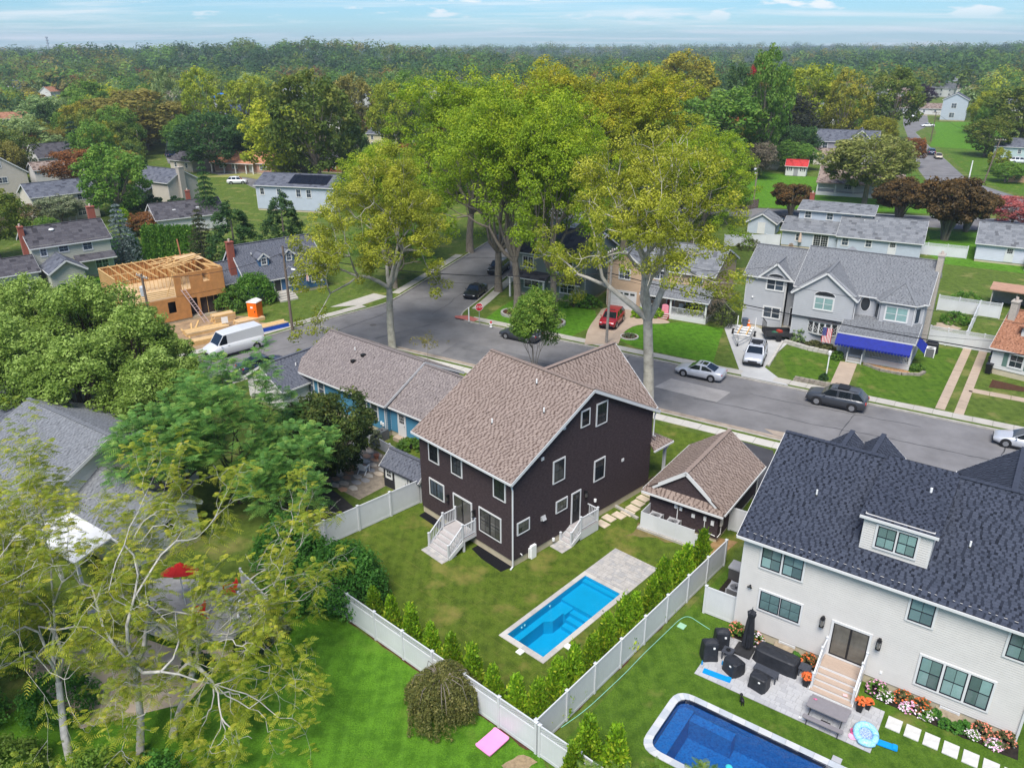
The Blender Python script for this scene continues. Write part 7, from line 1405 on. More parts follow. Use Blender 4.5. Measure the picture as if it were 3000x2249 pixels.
for lb, p, m in (('red tool case lying in the black utility trailer', (-.2, .3), mat('case_red', (.4, .05, .03), .5)), ('green box lying in the black utility trailer', (.4, -.3), mat('case_green', (.03, .15, .08), .5))):
    q = Matrix.Rotation(-R(95), 2) @ Vector(p); thing('tool_case', lb, 'case', (u.location.x+q.x, u.location.y+q.y, .65), 60, None, MB().prism(rounded([(-.3, -.2), (.3, -.2), (.3, .2), (-.3, .2)], .05, 2), 0, .26).tube([(-.1, -.21, .15), (-.08, -.26, .15), (.08, -.26, .15), (.1, -.21, .15)], .012, 5), m)
bn = thing('trash_bin', 'blue grey round bin at the end of the grey house driveway', 'bin', (*(25.94, 83.22), .04)); O('body', MB().lathe([(.26, 0), (.33, .85), (.0, .85)], 16), bn, mats=mat('bin_slate', (.08, .1, .14), .5)); O('rim', MB().lathe([(.33, .82), (.36, .84), (.36, .9), (.3, .9), (.0, .86)], 16), bn, mats=mat('bin_slate', (.08, .1, .14), .5))
tcn = thing('traffic_cone', 'orange traffic cone beside the blue grey bin', 'traffic cone', (*(26.43, 83.32), .04)); O('cone', MB().lathe([(.15, .03), (.03, .7), (0, .7)], 12), tcn, mats=M_or); O('base', MB().box(-.2, -.2, 0, .2, .2, .04), tcn, mats=M_or); O('band', MB().lathe([(.106, .3), (.082, .42), (0, .42)], 12), tcn, mats=M_pvc)
# ---------------------------------------------------------------- street furniture
def upole(label, p, h, lean=(0, 0), arms=1, lamp=None, yaw=30, xf=False, m=None):
    t = thing('utility_pole', label, 'utility pole', (*p, -.05), yaw); O('shaft', MB().tube([(0, 0, 0), (lean[0]*.5, lean[1]*.5, h*.5), (lean[0], lean[1], h)], [.16, .14, .11], 8), t, mats=m or mat('pole_wood', (.16, .125, .1), .9, .3, 4, stretch=(6, 6, .6)))
    for i in range(arms):
        z = h-.35-.8*i; a = O('crossarm', MB().box(lean[0]-1.1, lean[1]-.06, z, lean[0]+1.1, lean[1]+.06, z+.12), t, mats=mat('arm_wood', (.25, .21, .17), .9, .2, 4))
        for x in (-1, -.5, .5, 1): O('insulator', MB().lathe([(.03, 0), (.05, .08), (.02, .14), (0, .14)], 8, c=(lean[0]+x, lean[1], z+.12)), a, mats=M_pvc)
    if xf: O('transformer', MB().lathe([(.0, h-2.3), (.26, h-2.3), (.28, h-1.4), (.2, h-1.3), (0, h-1.3)], 14, c=(-.35, 0, 0)), t, mats=mat('transformer_grey', (.5, .52, .54), .5))
    if lamp:
        lm = O('street_lamp', MB().tube([(0, 0, h*.72), (lamp[0]*.5, lamp[1]*.5, h*.78), (lamp[0], lamp[1], h*.77)], .04, 6), t, mats=M_gal); O('lamp_head', MB().blob((lamp[0], lamp[1], h*.76), (.32, .16, .09), 10, 6), lm, mats=M_pvc)
upole('dark utility pole beside the blue wrapped lumber', (-24.5, 82.6), 9.4, (0, 0), 0, (1.6, -.4), 30); upole('utility pole beside the red suv', (9.9, 77.9), 10.2, (0, .2), 1, None, 122, m=mat('pole_grey', (.3, .27, .24), .9, .25, 4)); upole('pole with grey transformer behind the linden crowns', (-36.71, 75.57), 8.3, (0, 0), 1, None, 40, True)
upole('leaning utility pole beside the upper right road', (106.7, 181.1), 9.6, (1.5, 1.0), 1, None, 20); upole('utility pole with transformer by the back lawn', (47.1, 154.8), 8.4, (0, 0), 0, None, 20, True, mat('arm_wood', (.25, .21, .17))); upole('tall utility pole at the upper right bend', (154, 318.9), 12, (0, 0), 2, (2, 0), 20); upole('utility pole behind the upper right cars', (135.1, 263.8), 9, (0, 0), 1, None, 20)
upole('utility pole behind the crape myrtle at left', (-77.85, 147.06), 9.5, (-1.0, 0), 0, (-2.6, -.4), 40, False, mat('pole_grey', (.3, .27, .24))); upole('utility pole above the grey dormer house', (-96.47, 210.78), 9, (0, 0), 1, None, 60); upole('utility pole beside the brick ranch', (-60.08, 218.09), 9.5, (0, 0), 1, None, 60); upole('utility pole left of the pink tree', (128, 330), 10, (0, 0), 1, None, 20); upole('utility pole right of the grey far house', (178.91, 387.23), 9, (0, 0), 1, None, 20); upole('short white post on the lawn by the upper right road', (104.97, 184.37), 4.5, (0, 0), 0, None, 0, False, M_pvc)
def wire(label, pts, sag=.8, r=.018):
    mb = []
    for a, b in zip(pts[:-1], pts[1:]):
        A, B = Vector(a), Vector(b)
        for i in range(12): t = i/12; mb.append(tuple(A.lerp(B, t)-Vector((0, 0, sag*4*t*(1-t)))))
    mb.append(pts[-1]); thing('overhead_wire', label, 'wire', me=MB().tube(mb, r, 4), mats=mat('wire_black', (.02, .02, .022), .6))
A, Bp, Cp = (-24.5, 82.6, 8.6), (9.9, 77.9, 7.6), (58, 47, 7.2)
wire('thick overhead cable bundle along the main street', [A, Bp, Cp], 1.2, .05); wire('thin overhead wire above the street cable bundle', [(-24.5, 82.6, 9.2), (9.9, 77.9, 10), (58, 47, 9.5)], 1.0); wire('lower thin wire over the street junction', [(-24.5, 82.6, 7.8), (9.9, 77.9, 7.0)], 1.4, .02); wire('service wire from the street pole to the grey house', [(9.9, 77.9, 8.6), (*GH(2.6, -2.8), 7.2)], .7); wire('service wire from the street pole to the right edge house', [(9.9, 77.9, 7.3), (46, 69.4, 3.2)], 1.0); wire('overhead wire from the left pole to the transformer pole', [A, (-36.8, 75.6, 7.9), (-70, 40, 8)], .8, .03)
wire('overhead wires across the back road behind the grey house', [(20, 160, 8), (47.1, 154.8, 8), (84, 139, 8), (130, 122, 8)], .9, .03); wire('overhead wire along the upper right road', [(106.7, 181, 9.2), (135, 263, 8.7), (154, 319, 11)], 1.0, .03); wire('overhead wire in front of the brick ranch', [(-90, 205, 9), ((-60.08, 218.09)[0], (-60.08, 218.09)[1], 9.2), (-20, 175, 9)], .9, .03)
ss = thing('stop_sign', 'red octagonal stop sign at the street corner', 'stop sign', (*(-3.74, 83.90), 0), 165); O('post', MB().box(-.03, -.03, 0, .03, .03, 2.0), ss, mats=M_gal)
oc = lambda r: [(math.cos(math.pi/8+math.pi/4*i)*r, math.sin(math.pi/8+math.pi/4*i)*r) for i in range(8)]
def facing(poly, y, z): return [(x, y, q+z) for x, q in poly]
O('plate', MB().extr(facing(oc(.48), .05, 2.1), (0, -.02, 0)).extr(facing(oc(.48), .05, 2.1), (0, .0, 0)) if False else MB().extr(facing(oc(.48), .03, 2.1), (0, .02, 0)), ss, mats=M_pvc); O('red_face', MB().extr(facing(oc(.44), .05, 2.1), (0, .008, 0)), ss, mats=mat('sign_red', (.55, .012, .02), .4, .05))
cu = bpy.data.curves.new('word', 'FONT'); cu.body = 'STOP'; cu.size = .38; cu.align_x = 'CENTER'; cu.align_y = 'CENTER'; cu.extrude = .004; cu.materials.append(M_pvc)
to = bpy.data.objects.new('word', cu); wm_ = bpy.data.meshes.new_from_object(to); bpy.data.objects.remove(to); to = O('word', wm_, ss, (0, .066, 2.1)); to.rotation_euler = (R(90), 0, R(180)); to['kind'] = 'stuff'
hy = thing('fire_hydrant', 'white fire hydrant with red cap near the stop sign', 'fire hydrant', (*(-2.41, 83.00), .02)); O('barrel', MB().lathe([(.16, 0), (.16, .05), (.11, .06), (.11, .5), (.13, .52), (0, .52)], 12), hy, mats=M_pvc); O('bonnet', MB().lathe([(.13, .52), (.12, .6), (.07, .68), (.03, .7), (.03, .75), (0, .75)], 12), hy, mats=mat('sign_red', (.55, .012, .02))); O('nozzle', MB().tube([(-.2, 0, .4), (.2, 0, .4)], .05, 8), hy, mats=M_pvc)
mk = thing('marker_post', 'slim white marker post at the street corner', 'post', (*(-4.97, 84.99), 0), 0); O('shaft', MB().cyl(0, 0, 0, 1.6, .07, n=8), mk, mats=M_pvc); O('top', MB().cyl(0, 0, 1.6, 1.66, .09, n=8), mk, mats=M_pvc)
ct = thing('cell_tower', 'slim lattice radio tower on the left horizon', 'radio tower', (-700, 1290, 14)); 
for i in range(3): a = 2*math.pi*i/3; O('mast_leg', MB().tube([(math.cos(a)*1.4, math.sin(a)*1.4, 0), (math.cos(a)*.5, math.sin(a)*.5, 27)], .25, 5), ct, mats=M_gal)
for z in (17, 21, 25): O('antenna_ring', MB().lathe([(.4, z), (1.9, z), (1.9, z+1.8), (.4, z+1.8)], 8), ct, mats=M_gal)

# named trees: x, y, crown radius, height, leaf, form, label
TREES = [(-150.7, 276.2, 13.9, 14, 'sagegreen', 'round', 'pale green round tree behind the dark spruce at left'),
 (-109.6, 243.4, 16.9, 17, 'olive', 'weep', 'large olive weeping tree behind the grey dormer house'),
 (-122.5, 202.8, 9.8, 13, 'sagegreen', 'round', 'pale green tree at the left edge above the beige gabled house'),
 (-126.6, 219.2, 4.6, 9, 'rust', 'round', 'brown rust tree beside the dark spruce at left'),
 (-91.0, 169.8, 6.6, 10, 'rust', 'spread', 'rust orange maple behind the tan columned house'),
 (-70.5, 141.8, 6.6, 13.5, 'green', 'oval', 'tall green tree right of the rust maple'),
 (-74.6, 201.0, 8.9, 14, 'dkgreen', 'round', 'dark green maple left of the brick ranch'),
 (-87.5, 217.2, 4.8, 12, 'green', 'oval', 'green tree between olive weeping tree and dark maple'),
 (-51.9, 183.1, 9.3, 18, 'lime', 'round', 'bright lime green tree right of the brick ranch'),
 (-41.2, 171.3, 9.6, 24, 'mixgreen', 'round', 'tall dark olive tree behind the lime tree'),
 (-47.5, 183.1, 6.2, 8, 'greygreen', 'spread', 'grey green low tree in front of the brown brick house'),
 (-52.2, 135.5, 3.0, 12, 'dkgreen', 'conif', 'layered dark conifer left of the brick ranch lawn'),
 (-101.1, 188.5, 4.7, 14, 'spruce', 'conif', 'dark spruce among pale trees at left'),
 (-107.9, 259.3, 4.6, 23.5, 'sagegreen', 'tall', 'slender pale green poplar left of the long white building'),
 (-103.7, 273.8, 5.2, 18, 'sagegreen', 'tall', 'slender pale green poplar in front of the long white building'),
 (-92.3, 246.5, 6.2, 23, 'lime', 'oval', 'yellow green tree behind the slender poplars'),
 (-80.7, 253.3, 9.0, 21, 'lime', 'round', 'yellow green tree right of the blue tarp roof'),
 (-143.2, 300.0, 8.3, 15, 'lime', 'round', 'yellow green tree above the olive weeping tree'),
 (-143.4, 279.4, 8.8, 18, 'green', 'round', 'green tree behind the pale round tree at left'),
 (-71.0, 209.7, 5.2, 12, 'dkgreen', 'round', 'dark tree behind the rust tile ranch roof'),
 (-35.7, 184.5, 3.9, 13, 'dkgreen', 'round', 'dark tree left of the cream house'),
 (-33.7, 227.1, 6.4, 20, 'lime', 'round', 'yellow green tree above the cream house'),
 (-52.2, 232.5, 5.6, 15, 'mixgreen', 'oval', 'olive green tree behind the tall dark olive tree'),
 (-28.9, 234.4, 7.0, 21.5, 'green', 'oval', 'green tree left of the white steep gables'),
 (-47.5, 251.1, 6.8, 21, 'olive', 'round', 'brownish tree in the middle distance left of centre'),
 (58.2, 285.1, 12.9, 26.6, 'olivegold', 'round', 'golden olive tree right of the central trees'),
 (44.9, 190.9, 14.5, 20, 'green', 'round', 'large bright green tree behind the big street tree'),
 (32.4, 200.7, 6.6, 24.5, 'olivegold', 'round', 'golden green tree behind the central trees'),
 (28.4, 215.2, 7.7, 22, 'dkgreen', 'round', 'dark tree between the central trees and golden tree'),
 (72.5, 230.9, 12.9, 17, 'plumdark', 'round', 'very dark maple in front of the white gabled house'),
 (87.7, 246.4, 10.8, 23, 'lime', 'round', 'lime green tree above the white gabled house'),
 (93.3, 232.1, 6.6, 22.5, 'olivegold', 'oval', 'golden green tree right of the lime tree'),
 (121.1, 263.1, 9.4, 22, 'mixgreen', 'round', 'broad dark green tree above the pink tree'),
 (59.5, 193.2, 6.0, 28.2, 'green', 'round', 'rounded green tree with flat top near the right horizon'),
 (78.2, 251.7, 6.6, 22, 'olive', 'round', 'brownish olive tree behind the very dark maple'),
 (65.8, 242.8, 5.9, 23.5, 'dkgreen', 'round', 'dark green tree left of the brownish olive tree'),
 (153, 246, 11.5, 19.5, 'mixgreen', 'round', 'large olive tree at the right above the road'),
 (148, 222, 9, 17, 'lime', 'round', 'lime green tree at the right edge'),
 (131.5, 226, 6.5, 11, 'mixgreen', 'round', 'dark green tree over the parked cars at upper right'),
 (182.3, 389.3, 7.6, 6, 'pink', 'round', 'dusty pink tree beside the upper right houses'),
 (198.3, 403.7, 6.6, 11, 'purple', 'round', 'dark purple tree behind the white ranch'),
 (75.3, 258.5, 3.2, 26, 'red', 'oval', 'scarlet tree near the right horizon'),
 (86.1, 135.3, 4.3, 5, 'pink', 'round', 'pink red shrub tree at the right edge lawn'),
 (112, 182, 4.2, 4.5, 'green', 'round', 'round green bush beside the leaning pole'),
 (118, 196, 2.6, 6, 'lime', 'oval', 'small pale green tree on the upper right lawn'),
 (57.0, 187.5, 4.4, 9, 'twig', 'spread', 'twiggy grey brown tree left of the red roofed shed'),
 (70.1, 200.9, 6.3, 7, 'green', 'round', 'green hedge trees behind the red roofed shed'),
 (39.7, 152.3, 4.2, 9, 'olivegold', 'round', 'golden green small tree beside the back lawn'),
 (101.5, 205, 3.2, 8, 'rust', 'spread', 'rust red small tree at the bend of the upper road'),
 (100, 224, 5.5, 12, 'olivegold', 'spread', 'pale gold green tree right of the twin gabled house'),
 (-79.0, 137.8, 3.8, 5.5, 'greygreen', 'spread', 'white flowering crape myrtle in front of the tan columned house'),
 (-80.2, 128.3, 3.6, 5.5, 'rustgreen', 'round', 'reddish green bush tree at the left edge'),
 (-61.4, 130.1, 3.7, 4, 'rust', 'spread', 'rust brown japanese maple beside the clipped hedges'),
 (-38.3, 106.8, 5.1, 10, 'dkgreen', 'pine', 'dark green pine behind the half built house'),
 (-33.4, 114.0, 4.3, 10, 'dkgreen', 'pine', 'dark green pine left of the street tree'),
 (-43.2, 107.9, 2.8, 9, 'yew', 'conif', 'dark brown green yew behind the half built house'),
 (-56.2, 111.9, 3.0, 9, 'bluespruce', 'conif', 'blue grey spruce right of the brick chimney'),
 (-74.4, 124.6, 2.6, 4, 'green', 'round', 'green shrub beside the tan columned house garage')]

# ---------------------------------------------------------------- trees and shrubs
def np_mesh(name, V, k, tone, m):
    """V: (n*k,3) array, every k vertices one face; tone one value per face"""
    n = len(V)//k; me = bpy.data.meshes.new(name); me.vertices.add(len(V)); me.vertices.foreach_set('co', V.astype(np.float32).ravel())
    me.loops.add(n*k); me.loops.foreach_set('vertex_index', np.arange(n*k, dtype=np.int32)); me.polygons.add(n); me.polygons.foreach_set('loop_start', np.arange(0, n*k, k, dtype=np.int32))
    at = me.attributes.new('tone', 'FLOAT', 'POINT'); at.data.foreach_set('value', np.repeat(tone, k).astype(np.float32))
    me.materials.append(m); me.update(calc_edges=True); me.validate(); return me
def unit(a): return a/np.maximum(1e-9, np.linalg.norm(a, axis=-1, keepdims=True))
def leaves(rg, C, rad, per, size, flat=.8, up=.5, tone=None, asp=.62, tri=False, shell=.45, nz=.36, tz=.07):
    """leaf faces spread through clumps C (n,3) of radius rad (n,)"""
    n = len(C); rad = np.broadcast_to(np.asarray(rad, float), (n,)); idx = np.repeat(np.arange(n), per); m = len(idx)
    d = unit(rg.normal(size=(m, 3))); r = (shell+(1-shell)*rg.random(m))**.6; P = C[idx]+d*(r*rad[idx])[:, None]*np.array([1, 1, flat])
    nrm = unit(d*.8+rg.normal(size=(m, 3))*nz+np.array([0, 0, up])); t = unit(np.cross(nrm, rg.normal(size=(m, 3)))); b = np.cross(nrm, t)
    s = size*rg.uniform(.6, 1.25, m)[:, None]*.5; w = s*asp
    ct = tone if tone is not None else rg.uniform(.15, .85, n); tn = np.clip(np.broadcast_to(ct, (n,))[idx]+rg.normal(size=m)*tz, 0, 1)
    V = np.stack([P+t*s, P+b*w, P-t*s], 1) if tri else np.stack([P+t*s, P+b*w, P-t*s, P-b*w], 1)
    return V.reshape(-1, 3), tn
def crown_pts(rg, R, z0, z1, nl, nc, top=1.0, lob=(.30, .46)):
    """clump centres on lobes set round an uneven crown"""
    zc, hz = (z0+z1)/2, (z1-z0)/2; out, rr, lobes = [], [], []
    for i in range(nl):
        u = 1-2*(i+.5)/nl; u = np.clip(u+rg.normal()*.08, -.92, 1); a = i*2.39996+rg.normal()*.25; q = math.sqrt(max(0, 1-u*u)); f = rg.uniform(.52, .78)
        c = np.array([math.cos(a)*q*R*f, math.sin(a)*q*R*f, zc+u*hz*(f*.98 if u > 0 else f)]); lr = R*rg.uniform(*lob); lobes.append((c, lr))
        d = unit(rg.normal(size=(nc, 3))+unit(c-np.array([0, 0, zc-hz*.3]))*.9); out.append(c+d*lr*rg.uniform(.6, 1.0, (nc, 1))*np.array([1, 1, min(1.1, hz/R)])); rr.append(np.full(nc, lr*.36))
    return np.concatenate(out), np.concatenate(rr), lobes
M_bark = mat('bark_grey', (.22, .19, .155), .95, .35, 2.5, .5, 12, spec=.1, stretch=(3, 3, .7)); M_barkp = mat('bark_pale', (.42, .39, .33), .95, .35, 1.6, .5, 10, spec=.1); M_barkd = mat('bark_dark', (.075, .06, .048), .95, .35, 2.5, .5, 12, spec=.1, stretch=(3, 3, .7))
LM = dict(flowering=((.06, .075, .018), (.15, .165, .04), (.27, .26, .09)), green=((.030, .075, .012), (.085, .16, .022), (.15, .22, .035)), mixgreen=((.028, .055, .010), (.08, .115, .016), (.16, .17, .028)), dkgreen=((.013, .036, .012), (.036, .078, .022), (.07, .12, .03)),
          olive=((.065, .065, .016), (.15, .135, .028), (.23, .19, .05)), lime=((.07, .10, .008), (.19, .225, .014), (.33, .32, .03)), sagegreen=((.06, .10, .04), (.15, .21, .075), (.25, .31, .13)), rust=((.05, .03, .014), (.16, .075, .026), (.30, .11, .03)),
          olivegold=((.07, .08, .010), (.17, .17, .018), (.30, .25, .03)), spruce=((.010, .025, .014), (.03, .058, .034), (.05, .085, .05)), greygreen=((.07, .085, .05), (.14, .165, .09), (.3, .3, .2)), plumdark=((.014, .018, .012), (.03, .036, .022), (.06, .055, .03)),
          pink=((.10, .03, .035), (.24, .07, .07), (.36, .13, .12)), purple=((.012, .006, .014), (.028, .012, .03), (.05, .025, .05)), red=((.16, .012, .012), (.42, .03, .03), (.6, .08, .06)), twig=((.09, .075, .055), (.15, .12, .09), (.2, .17, .13)), rustgreen=((.045, .05, .02), (.09, .10, .035), (.2, .12, .08)),
          yew=((.02, .03, .012), (.05, .06, .025), (.085, .09, .035)), bluespruce=((.06, .085, .085), (.13, .17, .17), (.22, .27, .27)), street=((.075, .092, .008), (.19, .21, .016), (.34, .33, .04)), linden=((.045, .085, .012), (.12, .18, .028), (.25, .33, .085)), locust=((.04, .10, .022), (.09, .20, .042), (.22, .30, .06)), magnolia=((.014, .030, .010), (.045, .07, .016), (.14, .15, .03)),
          walnut=((.08, .115, .010), (.19, .225, .018), (.32, .29, .035)), arbor=((.055, .12, .008), (.16, .28, .012), (.32, .44, .03)), hedge=((.03, .085, .01), (.08, .17, .02), (.15, .25, .035)), weepshrub=((.04, .05, .014), (.11, .115, .03), (.22, .19, .065)), ivy=((.02, .075, .010), (.06, .16, .022), (.12, .25, .04)), japmaple=((.045, .032, .012), (.12, .07, .02), (.34, .11, .02)), centre=((.05, .10, .006), (.15, .22, .010), (.27, .31, .018)), centretop=((.07, .10, .006), (.19, .215, .012), (.33, .27, .02)), youngtree=((.04, .085, .012), (.10, .175, .022), (.22, .27, .05)))
LMAT = {k: leafmat('leaf_'+k, *[tuple(min(.62, q*1.8) for q in c) for c in v], trans=.45) for k, v in LM.items()}
def set_mat(o, i, m): o.material_slots[i].link = 'OBJECT'; o.material_slots[i].material = m
PROTO = {}
def proto(kind, v):
    key = (kind, v)
    if key in PROTO: return PROTO[key]
    rg = np.random.default_rng(hash_(kind)*13+v*7+3); H, Rr = 14.0, 6.0; tb = MB()
    if kind in ('round', 'oval', 'spread', 'weep', 'tall'):
        z0 = {'round': 2.2, 'oval': 1.6, 'spread': 3.5, 'weep': 1.0, 'tall': .8}[kind]
        C, r, lobes = crown_pts(rg, Rr, z0, H, {'round': 22, 'oval': 20, 'spread': 26, 'weep': 20, 'tall': 18}[kind], 15, lob=(.30, .44))
        if kind == 'spread': C[:, 2] = z0+(C[:, 2]-z0)*(.75+.25*rg.random(len(C)))
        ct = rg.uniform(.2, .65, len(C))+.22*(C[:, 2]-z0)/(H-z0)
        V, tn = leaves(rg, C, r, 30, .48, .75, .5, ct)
        if kind == 'weep':
            V2, t2 = leaves(rg, C-np.array([0, 0, .8]), r, 8, .9, 1.4, -.2, ct, .3); V = np.concatenate([V, V2]); tn = np.concatenate([tn, t2])
        tb.tube([(0, 0, -.3), (.1, 0, z0), (0, .1, H*.55)], [.38, .3, .12], 7)
        for c, lr in lobes[:14]: tb.tube([(0, 0, z0*.7+.15*c[2]), tuple(c*np.array([.45, .45, .62])), tuple(c)], [.16, .1, .03], 5, cap=False)
    elif kind == 'conif':
        Cs, tt = [], []
        for i in range(13):
            z = 1.0+i*(H-1.2)/13; rad = Rr*(1-(z/H))**.85+.25; n = max(5, int(20*rad/Rr)+3)
            for j in range(n):
                a = 2*math.pi*(j+rg.random()*.6)/n; q = rad*rg.uniform(.8, 1.05); L = 4
                for s in range(L): f = (s+1)/L; Cs.append((math.cos(a)*q*f, math.sin(a)*q*f, z-.55*f*f*rad*.3+.1)); tt.append(.25+.4*f)
        C = np.array(Cs); V, tn = leaves(rg, C, .42, 9, .55, .45, .6, np.array(tt), .4)
        tb.tube([(0, 0, -.3), (0, 0, H*.9)], [.3, .05], 7)
    elif kind == 'pine':
        C, r, lobes = crown_pts(rg, Rr, .3, H, 34, 14, lob=(.2, .3)); k = 1-.45*np.clip(C[:, 2:]/H, 0, 1); C = C*np.concatenate([k, k, np.ones_like(k)], 1)
        V, tn = leaves(rg, C, r, 18, .6, .5, .5, None, .3); tb.tube([(0, 0, -.3), (0, 0, H*.8)], [.3, .08], 7)
    PROTO[key] = (np_mesh('crown_'+kind, V, 4, tn, LMAT['green']), tb.mesh('trunk_'+kind, M_bark)); return PROTO[key]
def hash_(s): return sum((i+1)*ord(c) for i, c in enumerate(s)) % 97
NV = {'round': 5, 'oval': 3, 'spread': 2, 'weep': 1, 'tall': 1, 'conif': 2, 'pine': 1}
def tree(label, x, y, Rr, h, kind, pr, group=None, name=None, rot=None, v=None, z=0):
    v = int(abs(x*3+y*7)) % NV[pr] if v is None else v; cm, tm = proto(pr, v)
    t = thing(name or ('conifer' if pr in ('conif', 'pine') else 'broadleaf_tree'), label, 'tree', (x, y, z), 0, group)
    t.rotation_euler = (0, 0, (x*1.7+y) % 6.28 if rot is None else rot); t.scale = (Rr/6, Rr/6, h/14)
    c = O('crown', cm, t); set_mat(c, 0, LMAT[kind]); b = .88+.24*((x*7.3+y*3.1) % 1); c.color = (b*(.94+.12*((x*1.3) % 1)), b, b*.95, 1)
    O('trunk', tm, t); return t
for x, y, Rr, h, k, pr, l in TREES: tree(l, x, y, Rr, h, k, pr)
KS = ['green', 'mixgreen', 'dkgreen', 'olive', 'lime', 'sagegreen', 'rust', 'olivegold', 'spruce']; KN = ['mid green', 'olive green', 'dark green', 'brownish olive', 'yellow green', 'pale sage green', 'rust coloured', 'golden green', 'dark pointed']
KEEP += [(66, 178, 12, 0, 'back lawn'), (99, 190, 8, 0, 'upper right road'), (116, 228, 9, 0, ''), (132, 262, 9, 0, ''), (150, 306, 8, 0, ''), (126, 205, 10, 0, ''), (165, 345, 14, 2, ''), (-62, 183, 10, 0, ''), (-98, 232, 7, 1, ''), (70, 150, 10, 0, ''), (90, 138, 10, 0, ''), (-60, 196, 10, 0, ''), (55, 118, 13, 2, ''), (88, 112, 16, 0, '')]
KP = np.array([k[:4] for k in KEEP]); kd = np.hypot(KP[:, 0], KP[:, 1]); ka = np.arctan2(KP[:, 0], KP[:, 1]); ra = np.random.default_rng(12); TP = np.array([t[:3] for t in TREES])
nn = 26000; ty = 112+ra.random(nn)**1.05*420; tx = ra.uniform(-.71, .71, nn)*ty; th = np.where(ty < 220, ra.uniform(9, 15, nn), ra.uniform(11, 18, nn)); tr_ = th*ra.uniform(.36, .52, nn)
good = ~((ty < 137) & (tx > -66) & (tx < 92)) & ~((tx > -22) & (tx < 24) & (ty < 160))
for i in range(len(KP)):
    good &= np.hypot(tx-KP[i, 0], ty-KP[i, 1]) > KP[i, 2]+2+tr_*.5; td = np.hypot(tx, ty)
    hid = (np.abs(np.arctan2(tx, ty)-ka[i]) < tr_*.8/td+KP[i, 2]*.9/kd[i]) & (td < kd[i]) & (29-(29-KP[i, 3])*td/kd[i] < th*.97); good &= ~hid
for i in range(len(TP)): good &= np.hypot(tx-TP[i, 0], ty-TP[i, 1]) > (TP[i, 2]+tr_)*.72
clear = [mid_road, far_road, [(46, 153), (78, 146), (86, 178), (60, 200), (44, 172)], [(107, 186), (105, 142), (150, 150), (150, 220), (146, 290), (121, 224)], [(62, 100), (95, 92), (150, 108), (79, 130), (63, 133)], [(-62, 104), (-44, 97), (-36, 108), (-52, 118)]]
cells = {}; FILL = []
for i in np.nonzero(good)[0]:
    x, y, r = tx[i], ty[i], tr_[i]; cx, cy_ = int(x//10), int(y//10)
    if any(math.hypot(x-q[0], y-q[1]) < (r+q[2])*.62 for a in (-1, 0, 1) for b in (-1, 0, 1) for q in cells.get((cx+a, cy_+b), ())): continue
    if any(inside((x+r*.5*c, y+r*.5*d), pl) for pl in clear for c, d in ((0, 0), (1, 0), (-1, 0), (0, 1), (0, -1))): continue
    q = (x, y, r, th[i], int(ra.choice(9, p=[.22, .17, .15, .12, .11, .09, .04, .07, .03]))); cells.setdefault((cx, cy_), []).append(q); FILL.append(q)
FILL.sort(key=lambda q: q[1]); seen = {}
LAND = [(k[0], k[1], re.split(' (?:with|behind|at|among|beside|above|in|of|left|right|and|on) ', k[4])[0].split(',')[0]) for k in KEEP if k[4]]; LAND = [(a, b, ' '.join(c.split()[:7])) for a, b, c in LAND]
for x, y, r, h, k in FILL[:225]:
    lx, ly, nm = min(LAND, key=lambda q: math.hypot(q[0]-x, (q[1]-y)*.8)); rel = ('behind' if y > ly else 'in front of') if abs(y-ly) > abs(x-lx) else ('left of' if x < lx else 'right of')
    l = '%s%s tree %s the %s' % ('tall ' if h > 14.5 else ('low ' if h < 10.5 else ''), KN[k], rel, nm); seen[l] = seen.get(l, 0)+1
    if seen[l] > 1: l = ORD[seen[l]-1]+' '+l
    tree(l, x, y, r, h, KS[k], 'conif' if k == 8 else ('round', 'oval', 'round', 'spread', 'round')[int(x*20) % 5], 'background trees')
# far wood: one mass of low trees over gentle hills
def hz(x, y):
    f = np.clip((y-430)/350, 0, 1); f = f*f*(3-2*f)
    return f*(11*np.exp(-((x+430)/330)**2-((y-900)/260)**2)+9*np.exp(-((x+120)/260)**2-((y-1050)/260)**2)+7*np.exp(-((x-700)/380)**2-((y-1150)/300)**2)+2.0+5.5*np.sin(x*.0042+.9)*np.sin(y*.0031+1.3)+3.5*np.sin(x*.011+y*.004)+np.clip(x, -900, 1500)*.0035+np.clip((y-1300)/1500, 0, 1)*5)
gx, gy = np.meshgrid(np.linspace(-3200, 3200, 90), np.linspace(380, 4400, 70)); gz = hz(gx, gy)-.6
me = bpy.data.meshes.new('hills'); vv = np.stack([gx, gy, gz], -1).reshape(-1, 3); q = np.arange(69*89); a = (q//89)*90+q % 89
me.from_pydata(vv.tolist(), [], np.stack([a, a+1, a+91, a+90], 1).tolist()); me.materials.append(mat('wood_floor', (.03, .05, .015), .95, .3, .02)); O('hills', me, kind='structure')
rg = np.random.default_rng(5)
def far_trees(P, Rr, h, kinds, per, size):
    """one mass per leaf colour"""
    n = len(P); out = []
    nl = 7; ci = np.repeat(np.arange(n), nl); d = unit(rg.normal(size=(n*nl, 3))); d[:, 2] = np.abs(d[:, 2])*1.0-.15
    C = np.stack([P[ci, 0], P[ci, 1], P[ci, 2]+h[ci]*.6], 1)+d*np.stack([Rr[ci]*.6, Rr[ci]*.6, h[ci]*.34], 1)
    V, tn = leaves(rg, C, Rr[ci]*.52, per, size, .8, .7, np.clip(.45+rg.normal(size=n)*.16, 0, 1)[ci], .8, True, .9, .16, .04)
    return V, tn, np.repeat(np.repeat(kinds, nl), per)
A = np.array(FILL[225:]); PA = np.stack([A[:, 0], A[:, 1], hz(A[:, 0], A[:, 1])], 1)
